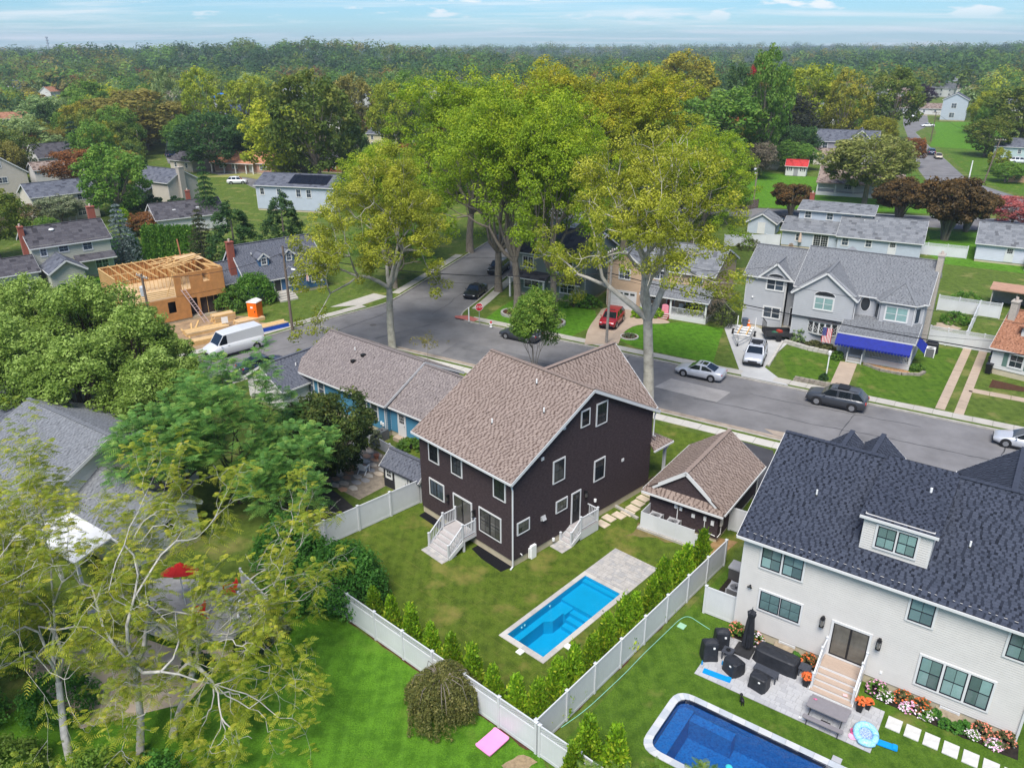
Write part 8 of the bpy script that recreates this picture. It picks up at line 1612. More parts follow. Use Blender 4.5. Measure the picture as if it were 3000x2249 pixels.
V1, t1, k1 = far_trees(PA, A[:, 2], A[:, 3], A[:, 4].astype(int) % 8, 22, 1.9)
n = 3400; yy = 480*(2900/480)**rg.random(n); xx = rg.uniform(-.74, .74, n)*yy; hh = rg.uniform(9, 18, n)*(1+(yy > 1500)*.15); PB = np.stack([xx, yy, hz(xx, yy)], 1)
cl = (np.sin(xx*.013+1)*np.sin(yy*.011)+rg.normal(size=n)*.7); kb = np.select([cl < -.75, cl < -.2, cl < .35, cl < .75, cl < 1.15], [2, 2, 0, 1, 1], 3)
V2, t2, k2 = far_trees(PB, hh*.62*(1+(yy > 1200)*.35), hh, kb, 10, 3.7)
V, tn, kk = np.concatenate([V1, V2]), np.concatenate([t1, t2]), np.concatenate([k1, k2])
me = np_mesh('distant_wood', V, 3, tn, LMAT['green'])
for i in range(1, 8): me.materials.append(LMAT[KS[i]])
me.polygons.foreach_set('material_index', kk.astype(np.int32)); O('distant_wood', me, label='far off wooded suburb of mixed green and autumn trees', category='wood', kind='stuff')
# ---- grown trees with visible limbs
def grow(mb, rg, p, d, L, r, depth, tips, spread=.55, up=.25, k=(2, 3), taper=.66, wig=.18):
    pts, rad = [p], [r]; q, dd = p, d
    for i in range(3):
        dd = unit(dd+rg.normal(size=3)*wig+np.array([0, 0, up*.25])); q = q+dd*L/3; pts.append(q); rad.append(r*(1-(1-taper)*(i+1)/3))
    mb.tube([tuple(x) for x in pts], rad, 7 if r > .12 else (5 if r > .04 else 4), cap=False)
    if depth == 0: tips.append((q, dd)); tips.append((pts[2], dd)); return
    if depth <= 2: tips.append((pts[2], dd))
    if depth == 1: tips.append((pts[1], dd))
    n = int(rg.integers(k[0], k[1]+1)); a0 = rg.random()*6.28; ax = unit(np.cross(dd, [0.3, .5, .8])); ay = np.cross(dd, ax)
    for i in range(n):
        a = a0+6.283*i/n+rg.normal()*.3; s = spread*rg.uniform(.7, 1.25); nd = unit(dd*math.cos(s)+(ax*math.cos(a)+ay*math.sin(a))*math.sin(s)+np.array([0, 0, up])*.5)
        grow(mb, rg, q, nd, L*rg.uniform(.66, .88), r*taper*rg.uniform(.75, .95), depth-1, tips, spread, up, k, taper, wig)
def fit(mb, tips, Rr, z0, H, off=(0, 0)):
    """scale a grown skeleton to crown radius and height, trunk base kept; crown leans to off"""
    T = np.array([t[0] for t in tips]); c = T[:, :2].mean(0); m = np.percentile(np.linalg.norm(T[:, :2]-c, axis=1), 92); zt = np.percentile(T[:, 2], 98)
    def f(p):
        p = np.array(p, float); k = np.clip(p[2]/zt, 0, 1); w = np.clip((p[2]-z0*.8)/(z0*.8+.01), 0, 1)
        s = 1+(Rr/m-1)*w; return (p[0]*s-c[0]*s*w+off[0]*k**1.2, p[1]*s-c[1]*s*w+off[1]*k**1.2, p[2]*H/zt if p[2] > z0 else p[2]*H/zt)
    mb.v = [f(v) for v in mb.v]; return [(np.array(f(p)), d) for p, d in tips]
def grown(seed, H, Rr, trunk, r0, depth, spread, up, k=(2, 3), off=(0, 0), lean=(0, 0), forks=None, wig=.18):
    rg = np.random.default_rng(seed); mb = MB(); tips = []; top = np.array([lean[0], lean[1], trunk])
    mb.tube([(0, 0, -.3), (0, 0, .15), (lean[0]*.3, lean[1]*.3, trunk*.4), tuple(top)], [r0*1.5, r0*1.1, r0*.95, r0*.85], 10, cap=False)
    for i in range(forks or 4):
        a = 6.283*i/(forks or 4)+rg.normal()*.3; s = spread*rg.uniform(.7, 1.2) if i else .12
        grow(mb, rg, top, unit(np.array([math.cos(a)*math.sin(s), math.sin(a)*math.sin(s), math.cos(s)])), (H-trunk)*.30*rg.uniform(.85, 1.15), r0*rg.uniform(.5, .68), depth, tips, spread, up, k, wig=wig)
    tips = fit(mb, tips, Rr, trunk, H, off); return mb, tips, rg
def leafy(rg, tips, rad, per, size, drop=0, asp=.6, flat=.7, thin=1.0, tonez=True):
    T = np.array([t[0] for t in tips]); T = T[rg.random(len(T)) < thin]; C = T+rg.normal(size=T.shape)*rad*.35; z0, z1 = C[:, 2].min(), C[:, 2].max()
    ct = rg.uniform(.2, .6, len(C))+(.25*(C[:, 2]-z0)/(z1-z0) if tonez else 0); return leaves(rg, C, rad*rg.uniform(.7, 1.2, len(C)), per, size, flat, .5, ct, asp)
def hero(name, label, x, y, mb, V, tn, kind, bark, yaw=0, cat='tree'):
    t = thing(name, label, cat, (x, y, 0), yaw); O('trunk', mb, t, mats=bark, smooth=True); O('crown', np_mesh('crown', V, 4, tn, LMAT[kind]), t); return t
# street trees
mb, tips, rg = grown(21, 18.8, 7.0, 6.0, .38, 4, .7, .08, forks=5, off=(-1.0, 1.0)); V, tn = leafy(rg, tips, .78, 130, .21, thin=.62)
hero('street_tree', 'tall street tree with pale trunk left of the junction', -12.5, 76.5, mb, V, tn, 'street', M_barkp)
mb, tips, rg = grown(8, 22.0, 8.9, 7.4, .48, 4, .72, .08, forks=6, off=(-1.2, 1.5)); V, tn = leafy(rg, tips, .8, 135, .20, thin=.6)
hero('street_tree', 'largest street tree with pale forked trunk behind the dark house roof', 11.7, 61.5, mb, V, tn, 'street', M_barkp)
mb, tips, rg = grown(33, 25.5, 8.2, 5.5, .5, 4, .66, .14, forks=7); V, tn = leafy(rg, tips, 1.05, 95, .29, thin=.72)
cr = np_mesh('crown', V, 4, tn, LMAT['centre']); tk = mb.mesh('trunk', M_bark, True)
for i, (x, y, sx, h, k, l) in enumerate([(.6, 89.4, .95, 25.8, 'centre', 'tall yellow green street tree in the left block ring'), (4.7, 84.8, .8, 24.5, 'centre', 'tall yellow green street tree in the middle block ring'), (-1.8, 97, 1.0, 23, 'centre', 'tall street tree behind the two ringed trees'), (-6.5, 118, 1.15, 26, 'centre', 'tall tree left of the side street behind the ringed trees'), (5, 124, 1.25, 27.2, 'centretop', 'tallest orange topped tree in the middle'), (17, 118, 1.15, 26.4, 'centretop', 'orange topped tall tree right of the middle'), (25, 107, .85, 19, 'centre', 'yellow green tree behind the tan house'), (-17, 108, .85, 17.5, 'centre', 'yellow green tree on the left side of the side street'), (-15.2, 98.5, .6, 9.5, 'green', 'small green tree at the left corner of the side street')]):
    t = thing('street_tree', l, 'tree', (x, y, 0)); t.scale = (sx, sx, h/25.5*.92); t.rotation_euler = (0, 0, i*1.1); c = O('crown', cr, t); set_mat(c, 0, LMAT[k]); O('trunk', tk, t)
mb, tips, rg = grown(5, 8.6, 1.9, 1.0, .12, 4, .6, .25, forks=6); V, tn = leafy(rg, tips, .5, 60, .2, asp=.5)
hero('street_tree', 'small green street tree in front of the tall ringed trees', 1.9, 67.3, mb, V, tn, 'youngtree', M_bark)
# lindens on the left
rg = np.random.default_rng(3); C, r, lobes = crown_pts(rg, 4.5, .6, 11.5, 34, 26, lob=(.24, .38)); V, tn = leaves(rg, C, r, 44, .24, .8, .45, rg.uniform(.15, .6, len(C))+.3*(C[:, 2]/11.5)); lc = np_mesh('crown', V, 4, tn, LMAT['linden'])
tb = MB().tube([(0, 0, -.3), (0, 0, 3), (.2, .1, 8)], [.34, .28, .1], 8)
for c, lr in lobes[:22]: tb.tube([(0, 0, 2+.15*c[2]), tuple(c*np.array([.5, .5, .7])), tuple(c)], [.13, .08, .03], 5, cap=False)
lt = tb.mesh('trunk', M_barkd)
for i, (x, y, s, h, l) in enumerate([(-42, 65.5, 1.05, 11, 'large pale green linden at the left edge'), (-35.8, 63, 1.05, 11.6, 'large pale green linden in the middle of the left group'), (-30.4, 59.2, .95, 10.4, 'pale green linden at the street end of the left group'), (-32.5, 53.8, 1.0, 9.6, 'pale green linden above the grey roof at left'), (-26.3, 53.6, .85, 8.6, 'pale green linden behind the feathery locust'), (-39, 57, 1.05, 10.2, 'pale green linden lowest at the left edge')]):
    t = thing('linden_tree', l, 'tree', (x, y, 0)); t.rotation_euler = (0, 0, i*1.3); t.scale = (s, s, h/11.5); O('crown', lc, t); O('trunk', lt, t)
# feathery fronds
def fronds(rg, O_, D, ln, nl=8, w=.13, lw=.05, droop=.5):
    """pinnate leaves: O_ origins, D directions, ln lengths"""
    m = len(O_); S = unit(np.cross(D, np.array([0, 0, 1.])+rg.normal(size=(m, 3))*.15)); out = []; tt = rg.uniform(.15, .85, m); tn = []
    for i in range(nl):
        f = (i+1)/nl; P = O_+D*(ln*f)[:, None]-np.array([0, 0, 1.])*(droop*ln*f*f)[:, None]; wd = (w*math.sin(math.pi*(.15+.8*f))+.02)
        for sg in (1, -1):
            a = P; e = P+S*sg*wd*ln[:, None]/.6+D*.1*ln[:, None]-np.array([0, 0, .05]); u = D*lw*.5*ln[:, None]/.6
            out.append(np.stack([a-u*.5, e-u, e+u*.6, a+u], 1)); tn.append(tt)
    return np.stack(out, 1).reshape(-1, 3), np.clip(np.stack(tn, 1).reshape(-1)+rg.normal(size=m*nl*2)*.05, 0, 1)
def frond_crown(rg, tips, per, ln, thin=1.0, nl=8, out=1.0, droop=.5, w=.14):
    T = [t for t in tips if rg.random() < thin]; Pt = np.array([t[0] for t in T]); Dt = np.array([t[1] for t in T]); n = len(T); i = np.repeat(np.arange(n), per)
    a = rg.random(n*per)*6.283; D = unit(np.stack([np.cos(a), np.sin(a), rg.uniform(-.15, .55, n*per)], 1)*out+Dt[i]*.5); L = ln*rg.uniform(.65, 1.2, n*per)
    return fronds(rg, Pt[i]+rg.normal(size=(n*per, 3))*.12, D, L, nl, w=w, droop=droop)
for sd, x, y, H, Rr, tr, off, th, l in ((41, -19.4, 25.0, 12.5, 6.8, 3.2, (-4.0, 7.0), .8, 'sparse walnut tree with pale limbs at the lower left corner'), (52, -16.6, 25.5, 12.5, 6.6, 3.4, (.5, 7.5), .8, 'sparse walnut tree with pale limbs over the timber deck'), (63, -15.6, 26.6, 8.5, 5.2, 2.4, (4.2, 4.4), .5, 'sparse walnut tree reaching over the bright lawn'), (74, -24, 24.0, 10.5, 6, 3, (-1.0, 5.5), .95, 'sparse walnut tree at the left edge bottom')):
    mb, tips, rg = grown(sd, H, Rr, tr, .17, 5, .62, .08, (2, 3), off=off, forks=4, wig=.4); V, tn = frond_crown(rg, tips, 6, .42, th, nl=6, w=.15)
    hero('walnut_tree', l, x, y, mb, V, tn, 'walnut', mat('bark_walnut', (.44, .42, .38), .95, .35, 3, .4, 14, spec=.1))
for sd, x, y, H, Rr, l in ((81, -18.8, 46.6, 10.2, 4.3, 'feathery green locust tree in the left middle'), (82, -14.9, 44.0, 6.4, 3.2, 'lower feathery blue green locust beside the dark magnolia'), (83, -21.5, 43.5, 8.0, 3.4, 'feathery green locust nearest the white house under the walnut')):
    mb, tips, rg = grown(sd, H, Rr, 1.6, .2, 4, .65, .16, forks=6); V, tn = frond_crown(rg, tips, 5, .6, 1.0, nl=6, droop=.35, w=.17)
    hero('locust_tree', l, x, y, mb, V, tn, 'locust', M_barkd)
for sd, x, y, H, l in ((91, 5.2, 21.6, 3.6, 'feathery locust sapling over the near corner of the dark pool'), (92, 7.3, 21.4, 3.8, 'feathery locust sapling at the bottom edge beside the dark pool'), (93, 2.8, 21.4, 3.4, 'feathery locust sapling by the lattice fence at the bottom edge')):
    mb, tips, rg = grown(sd, H*.8, 1.3, .8, .06, 4, .6, .2, forks=4); V, tn = frond_crown(rg, tips, 3, .36, 1.0, nl=7, droop=.3, w=.14)
    hero('locust_sapling', l, x, y, mb, V, tn, 'youngtree', M_bark)
# magnolia
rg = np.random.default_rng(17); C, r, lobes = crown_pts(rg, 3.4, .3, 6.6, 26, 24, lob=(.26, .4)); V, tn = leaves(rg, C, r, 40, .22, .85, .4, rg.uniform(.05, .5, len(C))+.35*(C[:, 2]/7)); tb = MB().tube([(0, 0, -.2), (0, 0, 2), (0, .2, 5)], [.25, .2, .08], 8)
for c, lr in lobes[:12]: tb.tube([(0, 0, 1+.1*c[2]), tuple(c*.7), tuple(c)], [.1, .06, .02], 5, cap=False)
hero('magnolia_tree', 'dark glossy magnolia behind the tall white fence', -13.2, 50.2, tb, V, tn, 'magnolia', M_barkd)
# large spreading flowering tree and brown maples on the right
tree('large spreading pale flowering tree in front of the porch house', 69.5, 156.5, 8.8, 14.5, 'flowering', 'spread', v=0)
rg = np.random.default_rng(23); C, r, lobes = crown_pts(rg, 5.0, 2.2, 7.5, 26, 20, lob=(.26, .38)); V, tn = leaves(rg, C, r, 30, .4, .6, .6, rg.uniform(.0, .45, len(C))+.4*np.maximum(0, (C[:, 0]*.5+C[:, 2]-6)/4)); jc = np_mesh('crown', V, 4, tn, LMAT['japmaple']); tb = MB()
for i, (c, lr) in enumerate(lobes[:16]): tb.tube([(.3*math.cos(i), .3*math.sin(i), -.2), tuple(c*np.array([.3, .3, .45])), tuple(c)], [.2, .12, .04], 6, cap=False)
jt = tb.mesh('trunk', M_bark)
for i, (x, y, s, h, l) in enumerate([(69.0, 140.5, 1.05, 7.4, 'brown purple maple left of the pair on the corner lawn'), (69.4, 124.9, 1.15, 10, 'large brown orange maple on the corner lawn'), (51, 144.6, .78, 6.0, 'small brown purple maple behind the pale blue rear house'), (76, 131, .8, 7.5, 'brown orange maple right of the large corner maple')]):
    t = thing('maple_tree', l, 'tree', (x, y, 0)); t.rotation_euler = (0, 0, i*2.1); t.scale = (s, s, h/7.5); O('crown', jc, t); O('trunk', jt, t)
# ---- arborvitae rows
def cone_mesh(seed, H, Rr, kind, n=340, per=9, size=.2, pw=.8):
    rg = np.random.default_rng(seed); z = H*(.03+.95*rg.random(n)**1.15); a = rg.random(n)*6.283; q = Rr*np.minimum(1, (1-z/H)*1.15+.06)**pw*np.minimum(1, .75+z/H*2)*rg.uniform(.55, 1.12, n)
    C = np.stack([np.cos(a)*q, np.sin(a)*q, z], 1); idx = np.repeat(np.arange(n), per); m = len(idx); P = C[idx]+rg.normal(size=(m, 3))*size*.55
    o = np.stack([np.cos(a), np.sin(a), np.zeros(n)], 1)[idx]; t = unit(o*.55+np.array([0, 0, 1.])*rg.uniform(.3, 1.2, (m, 1))+rg.normal(size=(m, 3))*.35); b = unit(np.cross(t, rg.normal(size=(m, 3)))); s = size*rg.uniform(.6, 1.3, (m, 1))
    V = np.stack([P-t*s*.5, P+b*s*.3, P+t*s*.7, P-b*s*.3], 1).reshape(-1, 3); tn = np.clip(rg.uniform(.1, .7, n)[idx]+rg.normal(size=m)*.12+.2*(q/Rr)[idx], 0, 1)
    return np_mesh('foliage', V, 4, tn, LMAT[kind])
AM = [cone_mesh(s, 2.2, .58, 'arbor', 640, 12, .17, 1.0) for s in (1, 2, 3)]; at = MB().tube([(0, 0, -.05), (0, 0, 1.5)], [.05, .02], 5).mesh('trunk', M_barkd)
def arb(label, p, s, i, group=None):
    t = thing('arborvitae', label, 'shrub', (*p, .01), 0, group); t.rotation_euler = (0, 0, i*1.9); t.scale = (s*.84, s*.84, s*(1.08+.12*((i*7) % 3)/2)); c = O('foliage', AM[i % 3], t); b = .85+.1*((i*5) % 4); c.color = (b, b, b, 1); O('trunk', at, t)
for i, q in enumerate([(-7.55, 34.35), (-6.45, 33.4), (-5.3, 32.45), (-4.15, 31.4), (-3.05, 30.35), (-1.95, 29.35), (-.95, 28.3), (.15, 27.45)]): arb('%s arborvitae from the shrub thicket in the lattice fence row' % ORD[i], q, (.92, .95, .98, .95, 1.0, 1.02, 1.0, 1.05)[i], i, 'arborvitae along the lattice fence')
for i in range(12): t = i/11; arb('%s arborvitae from the fence corner in the long solid fence row' % ORD[i], (1.15+9.9*t+.1*math.sin(i*3), 27.0+11.7*t+.1*math.cos(i*2)), 1.12+.1*math.sin(i*1.7), i+9, 'arborvitae along the long fence')
for i, (q, l) in enumerate((((3.25, 25.0), 'young cedar beside the lattice fence near the pool yard corner'), ((4.35, 24.5), 'young cedar nearest the dark pool outside the arborvitae rows'), ((2.5, 23.7), 'young cedar at the bottom edge by the lattice fence'))): arb(l, q, (1.15, 1.1, 1.0)[i], i+30)
cm = cone_mesh(9, 5, .75, 'hedge', 500, 12, .3, .35)
for i in range(7):
    p = Vector((-53.2, 113.5)).lerp(Vector((-46.2, 113.0)), i/6); t = thing('columnar_shrub', '%s column from the left in the tall clipped hedge behind the building site' % ORD[i], 'shrub', (p.x, p.y, 0), 0, 'columnar hedge shrubs'); t.rotation_euler = (0, 0, i); O('foliage', cm, t); O('trunk', at, t)
cm2 = cone_mesh(10, 4.5, 1.3, 'arbor', 420, 12, .3, .7); t = thing('cone_shrub', 'bright green pointed arborvitae beside the blue grey spruce', 'shrub', (-63.5, 128.5, 0)); O('foliage', cm2, t); O('trunk', at, t)
# ---- rounded shrubs
def bushmesh(seed, R3, kind, n=150, per=30, size=.2, low=.0):
    rg = np.random.default_rng(seed); d = unit(rg.normal(size=(n, 3))); d[:, 2] = np.abs(d[:, 2])*1.1-low; C = d*np.array(R3)*rg.uniform(.72, 1.0, (n, 1))+np.array([0, 0, R3[2]*.15])
    V, tn = leaves(rg, C, min(R3)*.22, per, size, .8, .4, rg.uniform(.15, .7, n)); V[:, 2] = np.maximum(V[:, 2], .02); return np_mesh('foliage', V, 4, tn, LMAT[kind])
BM = {}
def bush(label, p, R3, kind, name='shrub', seed=1, size=.2, n=150, per=30, cat='shrub', group=None, rot=0):
    key = (tuple(R3), kind, seed, size)
    if key not in BM: BM[key] = (bushmesh(seed, R3, kind, n, per, size), MB().tube([(0, 0, 0), (.03, 0, R3[2]*.5), (0, .03, R3[2])], [.06, .04, .01], 5).tube([(0, 0, .05), (R3[0]*.4, 0, R3[2]*.6)], [.04, .015], 5).tube([(0, 0, .05), (-R3[0]*.3, R3[1]*.3, R3[2]*.6)], [.04, .015], 5).mesh('stem', M_barkd))
    t = thing(name, label, cat, (*p, .01), 0, group); t.rotation_euler = (0, 0, rot); O('foliage', BM[key][0], t); O('stem', BM[key][1], t); return t
bush('large dense green shrub thicket covering the left end of the lattice fence', (-9.6, 36.2), (2.4, 2.2, 2.9), 'ivy', seed=4, size=.17, n=520, per=34); bush('dense green shrub thicket at the corner of the tall white fence', (-13.2, 38.6), (2.2, 2.0, 3.2), 'ivy', seed=5, size=.17, n=420, per=34); bush('dense green shrub behind the timber deck railing', (-12.4, 35.9), (1.6, 1.6, 2.4), 'ivy', seed=6, size=.17, n=260, per=34)
bush('dark reddish shrub at the left end of the arborvitae row', (-8.3, 35.2), (.55, .55, 1.1), 'rustgreen', seed=7, size=.12, n=70)
for i, (p, R3, k, l) in enumerate([((-21.5, 28.2), (1.8, 1.6, 1.6), 'ivy', 'green undergrowth between the walnut trunks'), ((-24.5, 31.5), (1.8, 1.6, 1.8), 'green', 'green undergrowth left of the tan patio'), ((-25.5, 27.0), (2.0, 1.8, 1.6), 'ivy', 'green undergrowth at the lower left corner'), ((-21.8, 24.2), (2.0, 1.6, 1.5), 'linden', 'pale undergrowth at the foot of the corner walnut'), ((-17.8, 23.6), (1.8, 1.5, 1.5), 'youngtree', 'yellow green undergrowth at the bottom edge'), ((-13.6, 32.2), (.9, .9, .9), 'spruce', 'dark spiky shrub at the deck corner'), ((-15.2, 23.8), (1.4, 1.3, 1.3), 'ivy', 'green undergrowth right of the walnut trunks'), ((-12.9, 33.3), (.9, .8, .8), 'greygreen', 'grassy grey green clump beside the deck railing'), ((-28, 35), (2, 1.8, 2.2), 'green', 'green shrub left of the porch under the walnut'), ((-15.9, 30.6), (.8, .8, .7), 'dkgreen', 'low dark shrub on the tan patio edge')]): bush(l, p, R3, k, seed=90+i, size=.15, n=170, per=30, name='undergrowth')
# weeping shrub
rg = np.random.default_rng(31); S = []; tt = []
for i in range(420):
    a = rg.random()*6.283; q = rg.uniform(.25, 1)**.6*1.7*(1+.12*math.sin(3*a+1)+.08*math.sin(7*a))*(1.12 if i % 9 == 0 else 1); zt = (2.45+.2*math.sin(2*a))*math.sqrt(max(.05, 1-(q/2.1)**2))
    for j in range(14):
        f = j/13; x = q*min(1, f*1.7)+.12*f; z = 1.9+(zt-1.9)*min(1, f*2.2) if f < .45 else zt-(f-.45)*(zt)*1.5
        if z > .05: S.append((math.cos(a+.1*f)*x, math.sin(a+.1*f)*x, z)); tt.append(.25+.5*rg.random())
S = np.array(S); V, tn = leaves(rg, S, .11, 7, .13, 1.2, .3, np.array(tt), .4); wb = MB().tube([(0, 0, 0), (0, 0, 1.2), (.1, 0, 1.9)], [.12, .1, .05], 7)
for i in range(26):
    a = i*2.4; q = 1.0+.6*(i % 3)/2; wb.tube([(0, 0, 1.5), (math.cos(a)*q*.4, math.sin(a)*q*.4, 2.2), (math.cos(a)*q*.75, math.sin(a)*q*.75, 2.1), (math.cos(a)*q*.95, math.sin(a)*q*.95, 1.2)], [.035, .025, .016, .008], 4, cap=False)
t = hero('weeping_shrub', 'round weeping brown green shrub in front of the lattice fence', -3.35, 28.1, wb, V, tn, 'weepshrub', M_bark, cat='shrub')
# site and street shrubs
bush('large round light green shrub in front of the denim blue cape', (-31.52, 92.30), (2.6, 2.4, 3.0), 'hedge', seed=8, size=.24, n=240, per=34); bush('layered green shrub beside the half built house garage', (-33.55, 89.35), (2.2, 2.0, 2.4), 'green', seed=9, size=.26, n=150, per=34)
bush('round clipped dark green shrub left of the tall clipped hedge', (-56.5, 114.5), (1.9, 1.9, 2.6), 'ivy', seed=10, size=.26, n=200); bush('smaller round clipped shrub beside the blue grey spruce', (-60.5, 117), (1.5, 1.5, 2.2), 'ivy', seed=11, size=.26, n=160)
hd = bushmesh(12, (1.9, 1.0, 1.3), 'hedge', 120, 30, .26)
for i in range(8): p = Vector((-58, 94)).lerp(Vector((-44.8, 99.5)), i/7); t = thing('hedge_shrub', '%s shrub from the left in the low hedge behind the half built house' % ORD[i], 'shrub', (p.x, p.y, 0), 67, 'low hedge behind the building site'); O('foliage', hd, t)
hd2 = bushmesh(13, (2.2, 1.4, 2.6), 'dkgreen', 150, 30, .3)
for i in range(4): p = Vector((-72, 150)).lerp(Vector((-58, 147)), i/3); t = thing('hedge_shrub', '%s shrub from the left in the dark hedge below the grey dormer house' % ORD[i], 'shrub', (p.x, p.y, 0), 0, 'dark hedge by the dormer house'); O('foliage', hd2, t)
for i, (p, R3, k, l) in enumerate([((20.18, 86.48), (1.3, .8, 1.1), 'rustgreen', 'reddish green shrub left below the tan house porch railing'), ((21.59, 86.08), (1.3, .8, 1.1), 'rustgreen', 'reddish green shrub right below the tan house porch railing'), ((23.37, 83.42), (1.7, 1.6, 2.4), 'plumdark', 'dark shrub at the right corner of the tan house'), ((14.68, 86.52), (1.0, .8, .9), 'arbor', 'bright green shrub beside the tan house garage'), ((16.55, 86.51), (1.0, .8, .9), 'arbor', 'bright green shrub left of the tan house steps'), ((7.32, 90.24), (2.0, 1.0, 1.3), 'hedge', 'flowering green shrub below the sage house window'), ((9.13, 90.23), (1.8, 1.0, 1.3), 'hedge', 'flowering green shrub at the right corner of the sage house'), ((30.29, 78.14), (.9, .7, 1.3), 'sagegreen', 'loose pale shrub at the left of the bow window'), ((31.21, 76.52), (1.0, .5, .6), 'rustgreen', 'low shrub left below the bow window'), ((32.32, 75.57), (1.0, .5, .6), 'rustgreen', 'low shrub right below the bow window'), ((32.46, 73.15), (.6, .5, .7), 'green', 'green shrub beside the white lamp post steps'), ((49.99, 84.35), (1.6, 1.6, 1.0), 'hedge', 'leafy garden bush in the fenced bed behind the grey house'), ((54.82, 91.17), (2.0, 1.8, 1.2), 'hedge', 'large leafy garden bush by the lattice fence behind the grey house'), ((29.20, 67.92), (.4, .35, .5), 'dkgreen', 'dark small shrub at the stone edge by the sidewalk'), ((39.05, 70.27), (.8, .5, .5), 'green', 'low green plants at the end of the curved stone edge'), ((65.52, 124.82), (1.4, 1.0, 1.0), 'green', 'green shrub at the right end of the pale blue rear house'), ((49.34, 120.93), (1.4, .8, .8), 'lime', 'yellow green shrub against the pale blue rear house'), ((36.22, 118.60), (2.0, 1.2, 1.4), 'rustgreen', 'flower shrubs behind the left wing of the grey house'), ((-7.97, 54.34), (1.3, .7, .7), 'green', 'green shrub by the teal blue house step'), ((-8.92, 49.80), (.45, .4, .8), 'lime', 'yellow green plant in front of the black shed'), ((-10.66, 54.54), (.5, .5, 1.3), 'greygreen', 'tall grey green plant by the low white fence'), ((-20.97, 72.20), (.8, .8, 1.2), 'lime', 'yellow green shrub at the street end of the teal blue house')]): bush(l, p, R3, k, seed=40+i, size=.17, n=90, per=26)
st = thing('young_tree', 'thin young tree on the verge behind the teal blue house', 'tree', (*(-8.48, 73.03), 0)); O('stem', MB().tube([(0, 0, 0), (.05, 0, 1.2), (0, .05, 2.2)], [.03, .02, .01], 5), st, mats=M_bark); V, tn = leaves(np.random.default_rng(2), np.random.default_rng(3).normal(size=(40, 3))*np.array([.6, .6, .3])+np.array([0, 0, 2.1]), .25, 12, .14); O('crown', np_mesh('crown', V, 4, tn, LMAT['olive']), st)
bw = bush('white flowers inside the white stone ring', (12.58, 79.72), (.75, .75, .35), 'greygreen', name='flower_patch', seed=70, size=.12, n=60, cat='flowers')
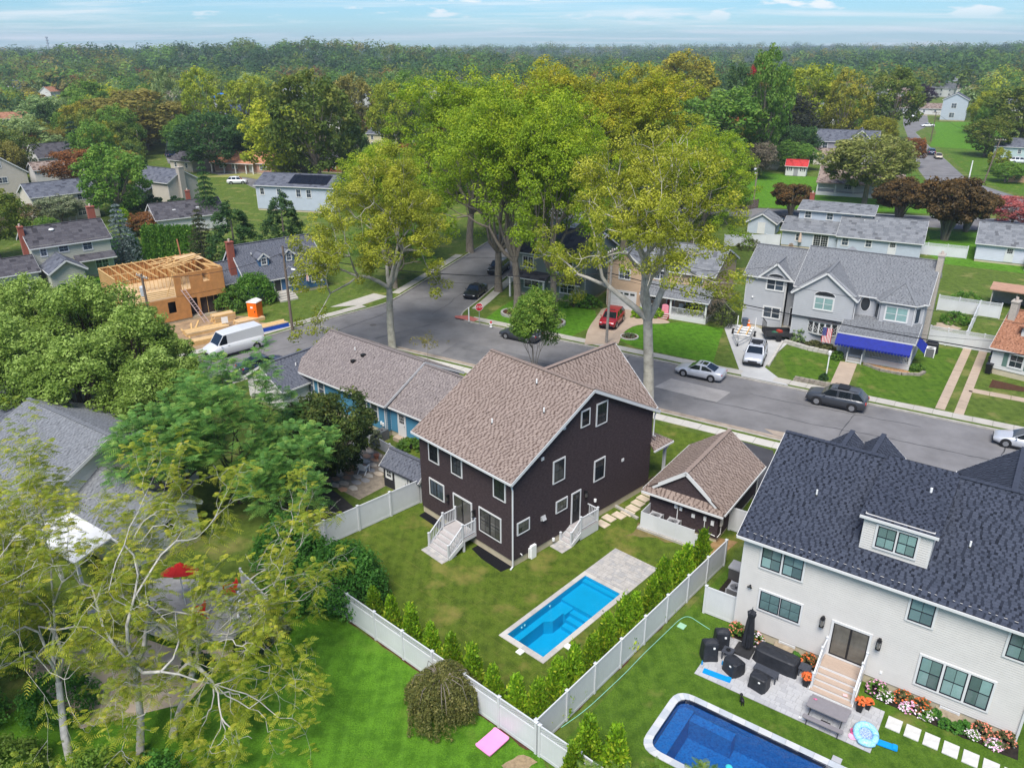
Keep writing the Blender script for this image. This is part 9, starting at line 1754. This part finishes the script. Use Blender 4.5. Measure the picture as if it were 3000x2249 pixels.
# ---- flowers by the pale house
FLW = {k: mat('petal_'+k, c, .7, .15, 8) for k, c in dict(pink=(.75, .38, .55), white=(.85, .72, .8), orange=(.75, .16, .04), coral=(.7, .22, .14)).items()}
def flowerbush(label, p, R3, leaf, petals, seed, nf=60, ps=.05, z=.01, name='flower_bush'):
    rg = np.random.default_rng(seed); t = thing(name, label, 'flowers', (*p, z)); O('foliage', bushmesh(seed, R3, leaf, 46, 26, .11), t)
    for pk in petals:
        d = unit(rg.normal(size=(nf, 3))); d[:, 2] = np.abs(d[:, 2])*1.1; C = d*np.array(R3)*rg.uniform(.92, 1.08, (nf, 1))+np.array([0, 0, R3[2]*.15]); V, tn = leaves(rg, C, ps, 5, ps*1.5, .6, .8, None, .9); m = np_mesh('blossoms', V, 4, tn, FLW[pk]); O('blossoms', m, t, kind='stuff')
for i, (a, b, R3, lf, pt, l) in enumerate([(-.4, .15, (.45, .4, .65), 'hedge', ('coral',), 'coral flower bush at the white gate corner of the patio'), (-.42, 1.25, (.42, .35, .55), 'hedge', ('coral', 'white'), 'coral and white flowers behind the closed umbrella'), (-.35, 3.95, (.4, .35, .5), 'rustgreen', ('orange',), 'bronze leaved bush between basement window and stair'), (-.4, 3.35, (.3, .3, .35), 'ivy', (), 'small round boxwood beside the basement window'), (-.3, 7.2, (.5, .4, .5), 'hedge', ('pink',), 'green flower bush next to the stair of the pale house'), (-.55, 7.75, (.42, .3, .32), 'hedge', ('white',), 'white flowers second from the stair of the pale house'), (-.25, 8.35, (.48, .4, .5), 'rustgreen', ('orange',), 'bronze leaved flower bush under the triple window'), (-.62, 8.75, (.45, .3, .32), 'hedge', ('white', 'pink'), 'pale pink flowers in front of the triple window'), (-.3, 9.2, (.45, .38, .5), 'rustgreen', ('orange',), 'bronze leaved bush left of the right basement window'), (-.7, 9.55, (.38, .3, .34), 'hedge', ('white',), 'round mound of white flowers before the right basement window'), (-.35, 9.85, (.26, .26, .36), 'ivy', (), 'small round boxwood left of the right basement window'), (-.75, 10.3, (.28, .28, .36), 'ivy', (), 'small round boxwood in front of the right basement window'), (-.72, 10.75, (.28, .28, .36), 'ivy', (), 'middle small boxwood before the right basement window'), (-.4, 11.0, (.28, .28, .38), 'ivy', (), 'small round boxwood right of the right basement window'), (-.3, 11.7, (.48, .4, .5), 'rustgreen', ('coral',), 'bronze flower bush right of the boxwoods'), (-.7, 11.4, (.35, .28, .3), 'hedge', ('white',), 'white flowers right of the boxwoods'), (-.3, 12.6, (.5, .42, .55), 'rustgreen', ('coral',), 'large bronze flower bush at the right end of the bed'), (-.72, 12.3, (.42, .3, .3), 'hedge', ('pink', 'white'), 'pink flowers at the right end of the bed')]): flowerbush(l, WH(a, b), R3, lf, pt, 200+i)
for i, (a, b, l) in enumerate([(-1.95, 4.3, 'black tapered planter of orange flowers left of the stair'), (-2.1, 6.85, 'black tapered planter of orange flowers right of the stair'), (-1.75, 7.15, 'smaller black planter of orange flowers behind the right planter')]):
    t = thing('flower_planter', l, 'planter', (*WH(a, b), .035), 35.5); s = .85 if i < 2 else .65; O('pot', MB().loft([[(-.13*s, -.13*s, 0), (.13*s, -.13*s, 0), (.13*s, .13*s, 0), (-.13*s, .13*s, 0)], [(-.2*s, -.2*s, .6*s), (.2*s, -.2*s, .6*s), (.2*s, .2*s, .6*s), (-.2*s, .2*s, .6*s)]]), t, mats=M_black)
    rg = np.random.default_rng(300+i); f = bushmesh(300+i, (.28*s, .28*s, .22*s), 'rustgreen', 30, 22, .09); O('foliage', f, t, (0, 0, .58*s)); d = unit(rg.normal(size=(60, 3))); d[:, 2] = np.abs(d[:, 2]); V, tn = leaves(rg, d*.28*s+np.array([0, 0, .66*s]), .05, 6, .08, .6, .8, None, .9); O('blossoms', np_mesh('blossoms', V, 4, tn, FLW['orange']), t, kind='stuff')

# ---------------------------------------------------------------- air
hm = bpy.data.materials.new('haze_air'); hm.use_nodes = True; t = hm.node_tree; t.nodes.remove(t.nodes['Principled BSDF'])
pv = t.nodes.new('ShaderNodeVolumePrincipled'); pv.inputs['Color'].default_value = (.72, .85, 1, 1); pv.inputs['Density'].default_value = .00018; pv.inputs['Anisotropy'].default_value = .1; t.links.new(pv.outputs[0], t.nodes['Material Output'].inputs['Volume'])
O('haze', MB().box(-3900, -300, -3, 3900, 4600, 82), mats=hm, kind='stuff')
